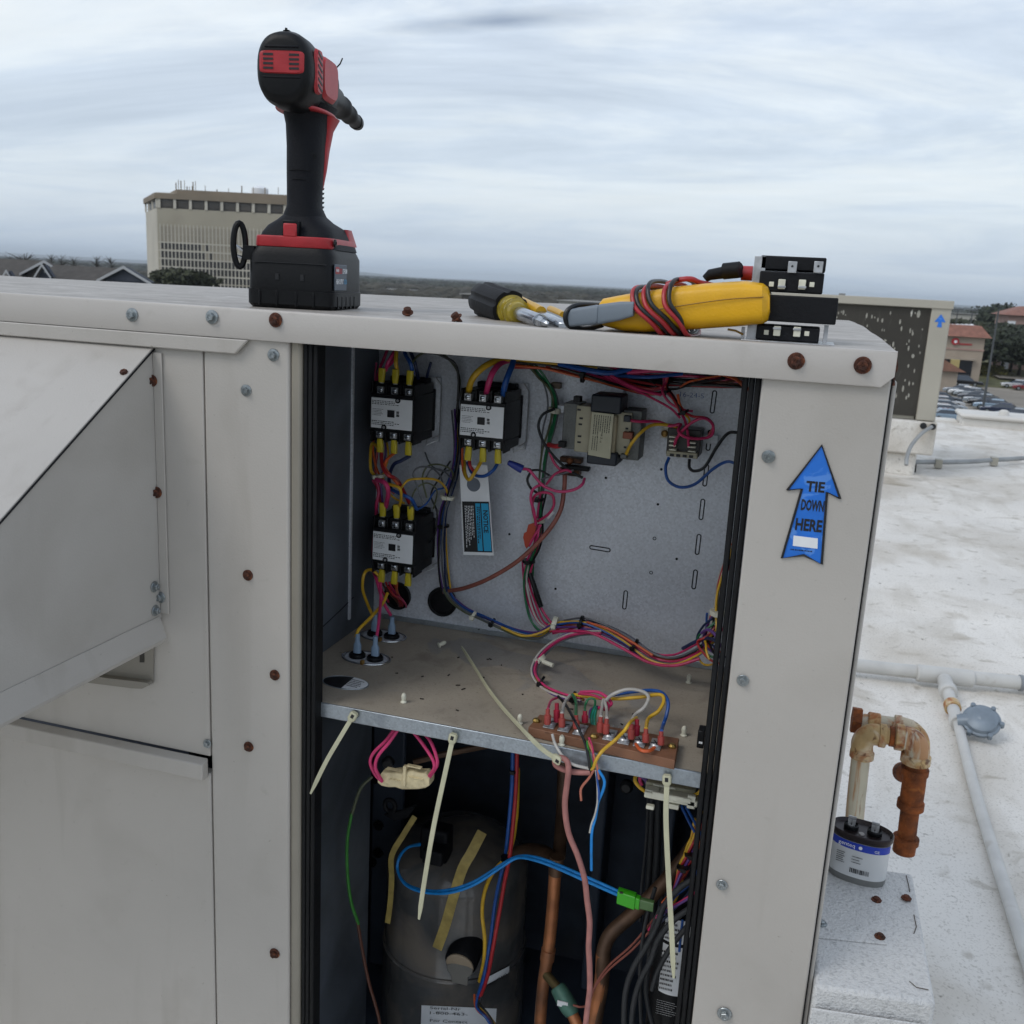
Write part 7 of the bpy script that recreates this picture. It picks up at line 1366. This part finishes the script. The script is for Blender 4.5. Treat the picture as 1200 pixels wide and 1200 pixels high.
for i, (px, Y, n_, h_) in enumerate(((24, 140, 7, 1.6), (29, 140, 6, 2.4), (60, 210, 7, 3), (72, 215, 7, 3), (86, 220, 7, 2), (113, 230, 7, 2.4), (130, 230, 7, 2))):   # bare winter trees
    p = P(px, 306, Y=Y); tz_ = p.z+h_*.5; rnd = random.Random(i); t = thing('bare_tree', 'bare winter tree number'.replace(' number', '')+(' above the far left roof', ' tallest above the far left roof', ' just right of the pale barge board', ' second right of the barge board', ' above the long brown roof', ' left of the slate gable peak', ' nearest the slate gable peak')[i], 'tree', V((p.x, Y, GZ)), group='bare trees behind the houses')
    build('trunk', MB().tube([V((p.x, Y, GZ)), V((p.x, Y, tz_))], [.25, .05], 6), BARK, t); mb = MB()
    for k in range(60):
        z = tz_-rnd.uniform(0, 5); b0 = V((p.x, Y, z-1)); e_ = b0+V((rnd.gauss(0, 1.2), rnd.gauss(0, 1.2), rnd.uniform(.6, 2))); e_.z = min(e_.z, tz_+.3); mb.tube([b0, e_], [.07, .02], 3)
    o = build('twigs', mb, BARK, t); o['kind'] = 'stuff'
# ---- haze
hzm = bpy.data.materials.new('haze_air'); hzm.use_nodes = True; tt = hzm.node_tree; tt.nodes.clear()
pv = tt.nodes.new('ShaderNodeVolumePrincipled'); pv.inputs['Color'].default_value = (.86, .93, 1, 1); pv.inputs['Density'].default_value = .00010; pv.inputs['Anisotropy'].default_value = .2
oo = tt.nodes.new('ShaderNodeOutputMaterial'); tt.links.new(pv.outputs[0], oo.inputs['Volume'])
hzo = build('haze', MB().box((-12900, -290, GZ-1.1), (8900, 14900, 100)), hzm, None, smooth=False); hzo['kind'] = 'stuff'; hzo['label'] = 'pale haze hanging over the far landscape'; hzo['category'] = 'haze'

text(U, '16-24-5', P(811, 463, Y=BY-.0006), X_, Z_, .0055, WC['blue'], 'handwriting', width=.027, bold=-.01)
# small black latch part way up the right edge of the opening
pbox(U, 'door_latch', 818, 856, 824, 878, .900, .915, BLK, .001); pbox(U, 'latch_label', 819, 869, 823, 872, .8995, .9005, WLAB, 0)

# extra thin tangles round the contactors, the relay and the lower right side
h15 = TH('wiring_harness', 'thin mixed control wires threaded behind the two left contactors', 'wires', 500, 560, 1.12)
for col, r, pts in (('grey', .9, [(498, 530, 1.12), (505, 545, 1.11), (520, 552, 1.11), (534, 545, 1.12), (540, 520, 1.125)]), ('blue', 1.0, [(488, 598, 1.08), (500, 590, 1.09), (510, 575, 1.1), (522, 570, 1.11), (530, 550, 1.12)]),
                    ('black', 1.1, [(500, 640, 1.12), (510, 625, 1.11), (512, 600, 1.11), (505, 580, 1.11), (515, 560, 1.12), (528, 540, 1.125)]), ('olive', .9, [(480, 596, 1.07), (486, 575, 1.06), (500, 566, 1.07), (512, 575, 1.09), (508, 596, 1.11)]),
                    ('mag', 1.3, [(442, 600, 1.10), (438, 625, 1.10), (437, 650, 1.10), (440, 672, 1.09), (447, 690, 1.09), (455, 705, 1.11)]), ('orange', 1.3, [(440, 505, 1.10), (437, 525, 1.09), (441, 548, 1.08), (450, 566, 1.07), (462, 578, 1.08)]),
                    ('purple', 1.2, [(450, 505, 1.10), (452, 530, 1.09), (448, 555, 1.08), (447, 575, 1.08), (450, 600, 1.09)]), ('red', 1.3, [(455, 688, 1.08), (462, 698, 1.09), (470, 702, 1.11), (474, 708, 1.135)]),
                    ('yellow', 1.2, [(452, 510, 1.10), (455, 535, 1.08), (449, 560, 1.07), (458, 580, 1.08), (474, 590, 1.09)]), ('pink', 1.2, [(441, 425, 1.11), (440, 445, 1.11), (447, 460, 1.12)]), ('dusk', 1.6, [(505, 425, 1.11), (500, 445, 1.12), (505, 460, 1.13)])): wire(h15, col, r, pts)
h16 = TH('wiring_harness', 'loose thin wires tangled above and beside the transformer and relay', 'wires', 770, 450, 1.11)
for col, r, pts in (('mag', 1.2, [(690, 430, 1.11), (720, 446, 1.10), (755, 462, 1.10), (785, 478, 1.10), (797, 490, 1.10)]), ('brown', 1.3, [(770, 440, 1.12), (800, 452, 1.12), (830, 449, 1.12), (865, 446, 1.11)]),
                    ('orange', 1.1, [(796, 455, 1.11), (806, 448, 1.11), (822, 444, 1.11), (845, 440, 1.11)]), ('grey', 1.0, [(618, 424, 1.11), (628, 436, 1.12), (638, 452, 1.12), (642, 476, 1.12), (636, 505, 1.12), (634, 540, 1.12)]),
                    ('red', 1.2, [(640, 430, 1.11), (665, 428, 1.11), (700, 436, 1.11), (740, 446, 1.11), (775, 452, 1.11)]), ('green', 1.2, [(625, 424, 1.11), (640, 444, 1.115), (647, 462, 1.12), (645, 500, 1.12), (637, 545, 1.12)]),
                    ('mag', 1.3, [(782, 446, 1.11), (776, 458, 1.10), (785, 472, 1.10), (800, 480, 1.10), (812, 482, 1.10)]), ('black', 1.2, [(756, 440, 1.11), (770, 452, 1.11), (790, 456, 1.11), (815, 449, 1.11), (850, 444, 1.11)])): wire(h16, col, r, pts)
h17 = TH('wiring_harness', 'loose red, blue and black wires hanging down the lower right side of the opening', 'wires', 800, 1030, .97)
for col, r, pts in (('red', 1.2, [(818, 1000, .96), (800, 1030, .965), (782, 1055, .97), (765, 1080, .98)]), ('orange', 1.2, [(822, 985, .95), (806, 1018, .96), (790, 1042, .965), (776, 1058, .97)]), ('blue', 1.3, [(818, 1020, .955), (806, 1038, .96), (790, 1052, .96), (778, 1072, .97)]),
                    ('mag', 1.1, [(816, 1045, .95), (795, 1058, .955), (775, 1068, .96), (760, 1090, .97)]), ('black', 1.6, [(815, 1090, .95), (806, 1110, .95), (803, 1150, .95), (800, 1215, .95)]), ('yellow', 1.2, [(823, 950, .95), (815, 972, .95), (806, 990, .955), (800, 1008, .96)]),
                    ('black2', 2.0, [(768, 1040, .99), (758, 1075, .985), (752, 1110, .98), (750, 1150, .98), (752, 1215, .98)]), ('black2', 1.8, [(760, 930, 1.12), (757, 990, 1.12), (752, 1040, 1.11), (750, 1080, 1.10)])): wire(h17, col, r, pts)
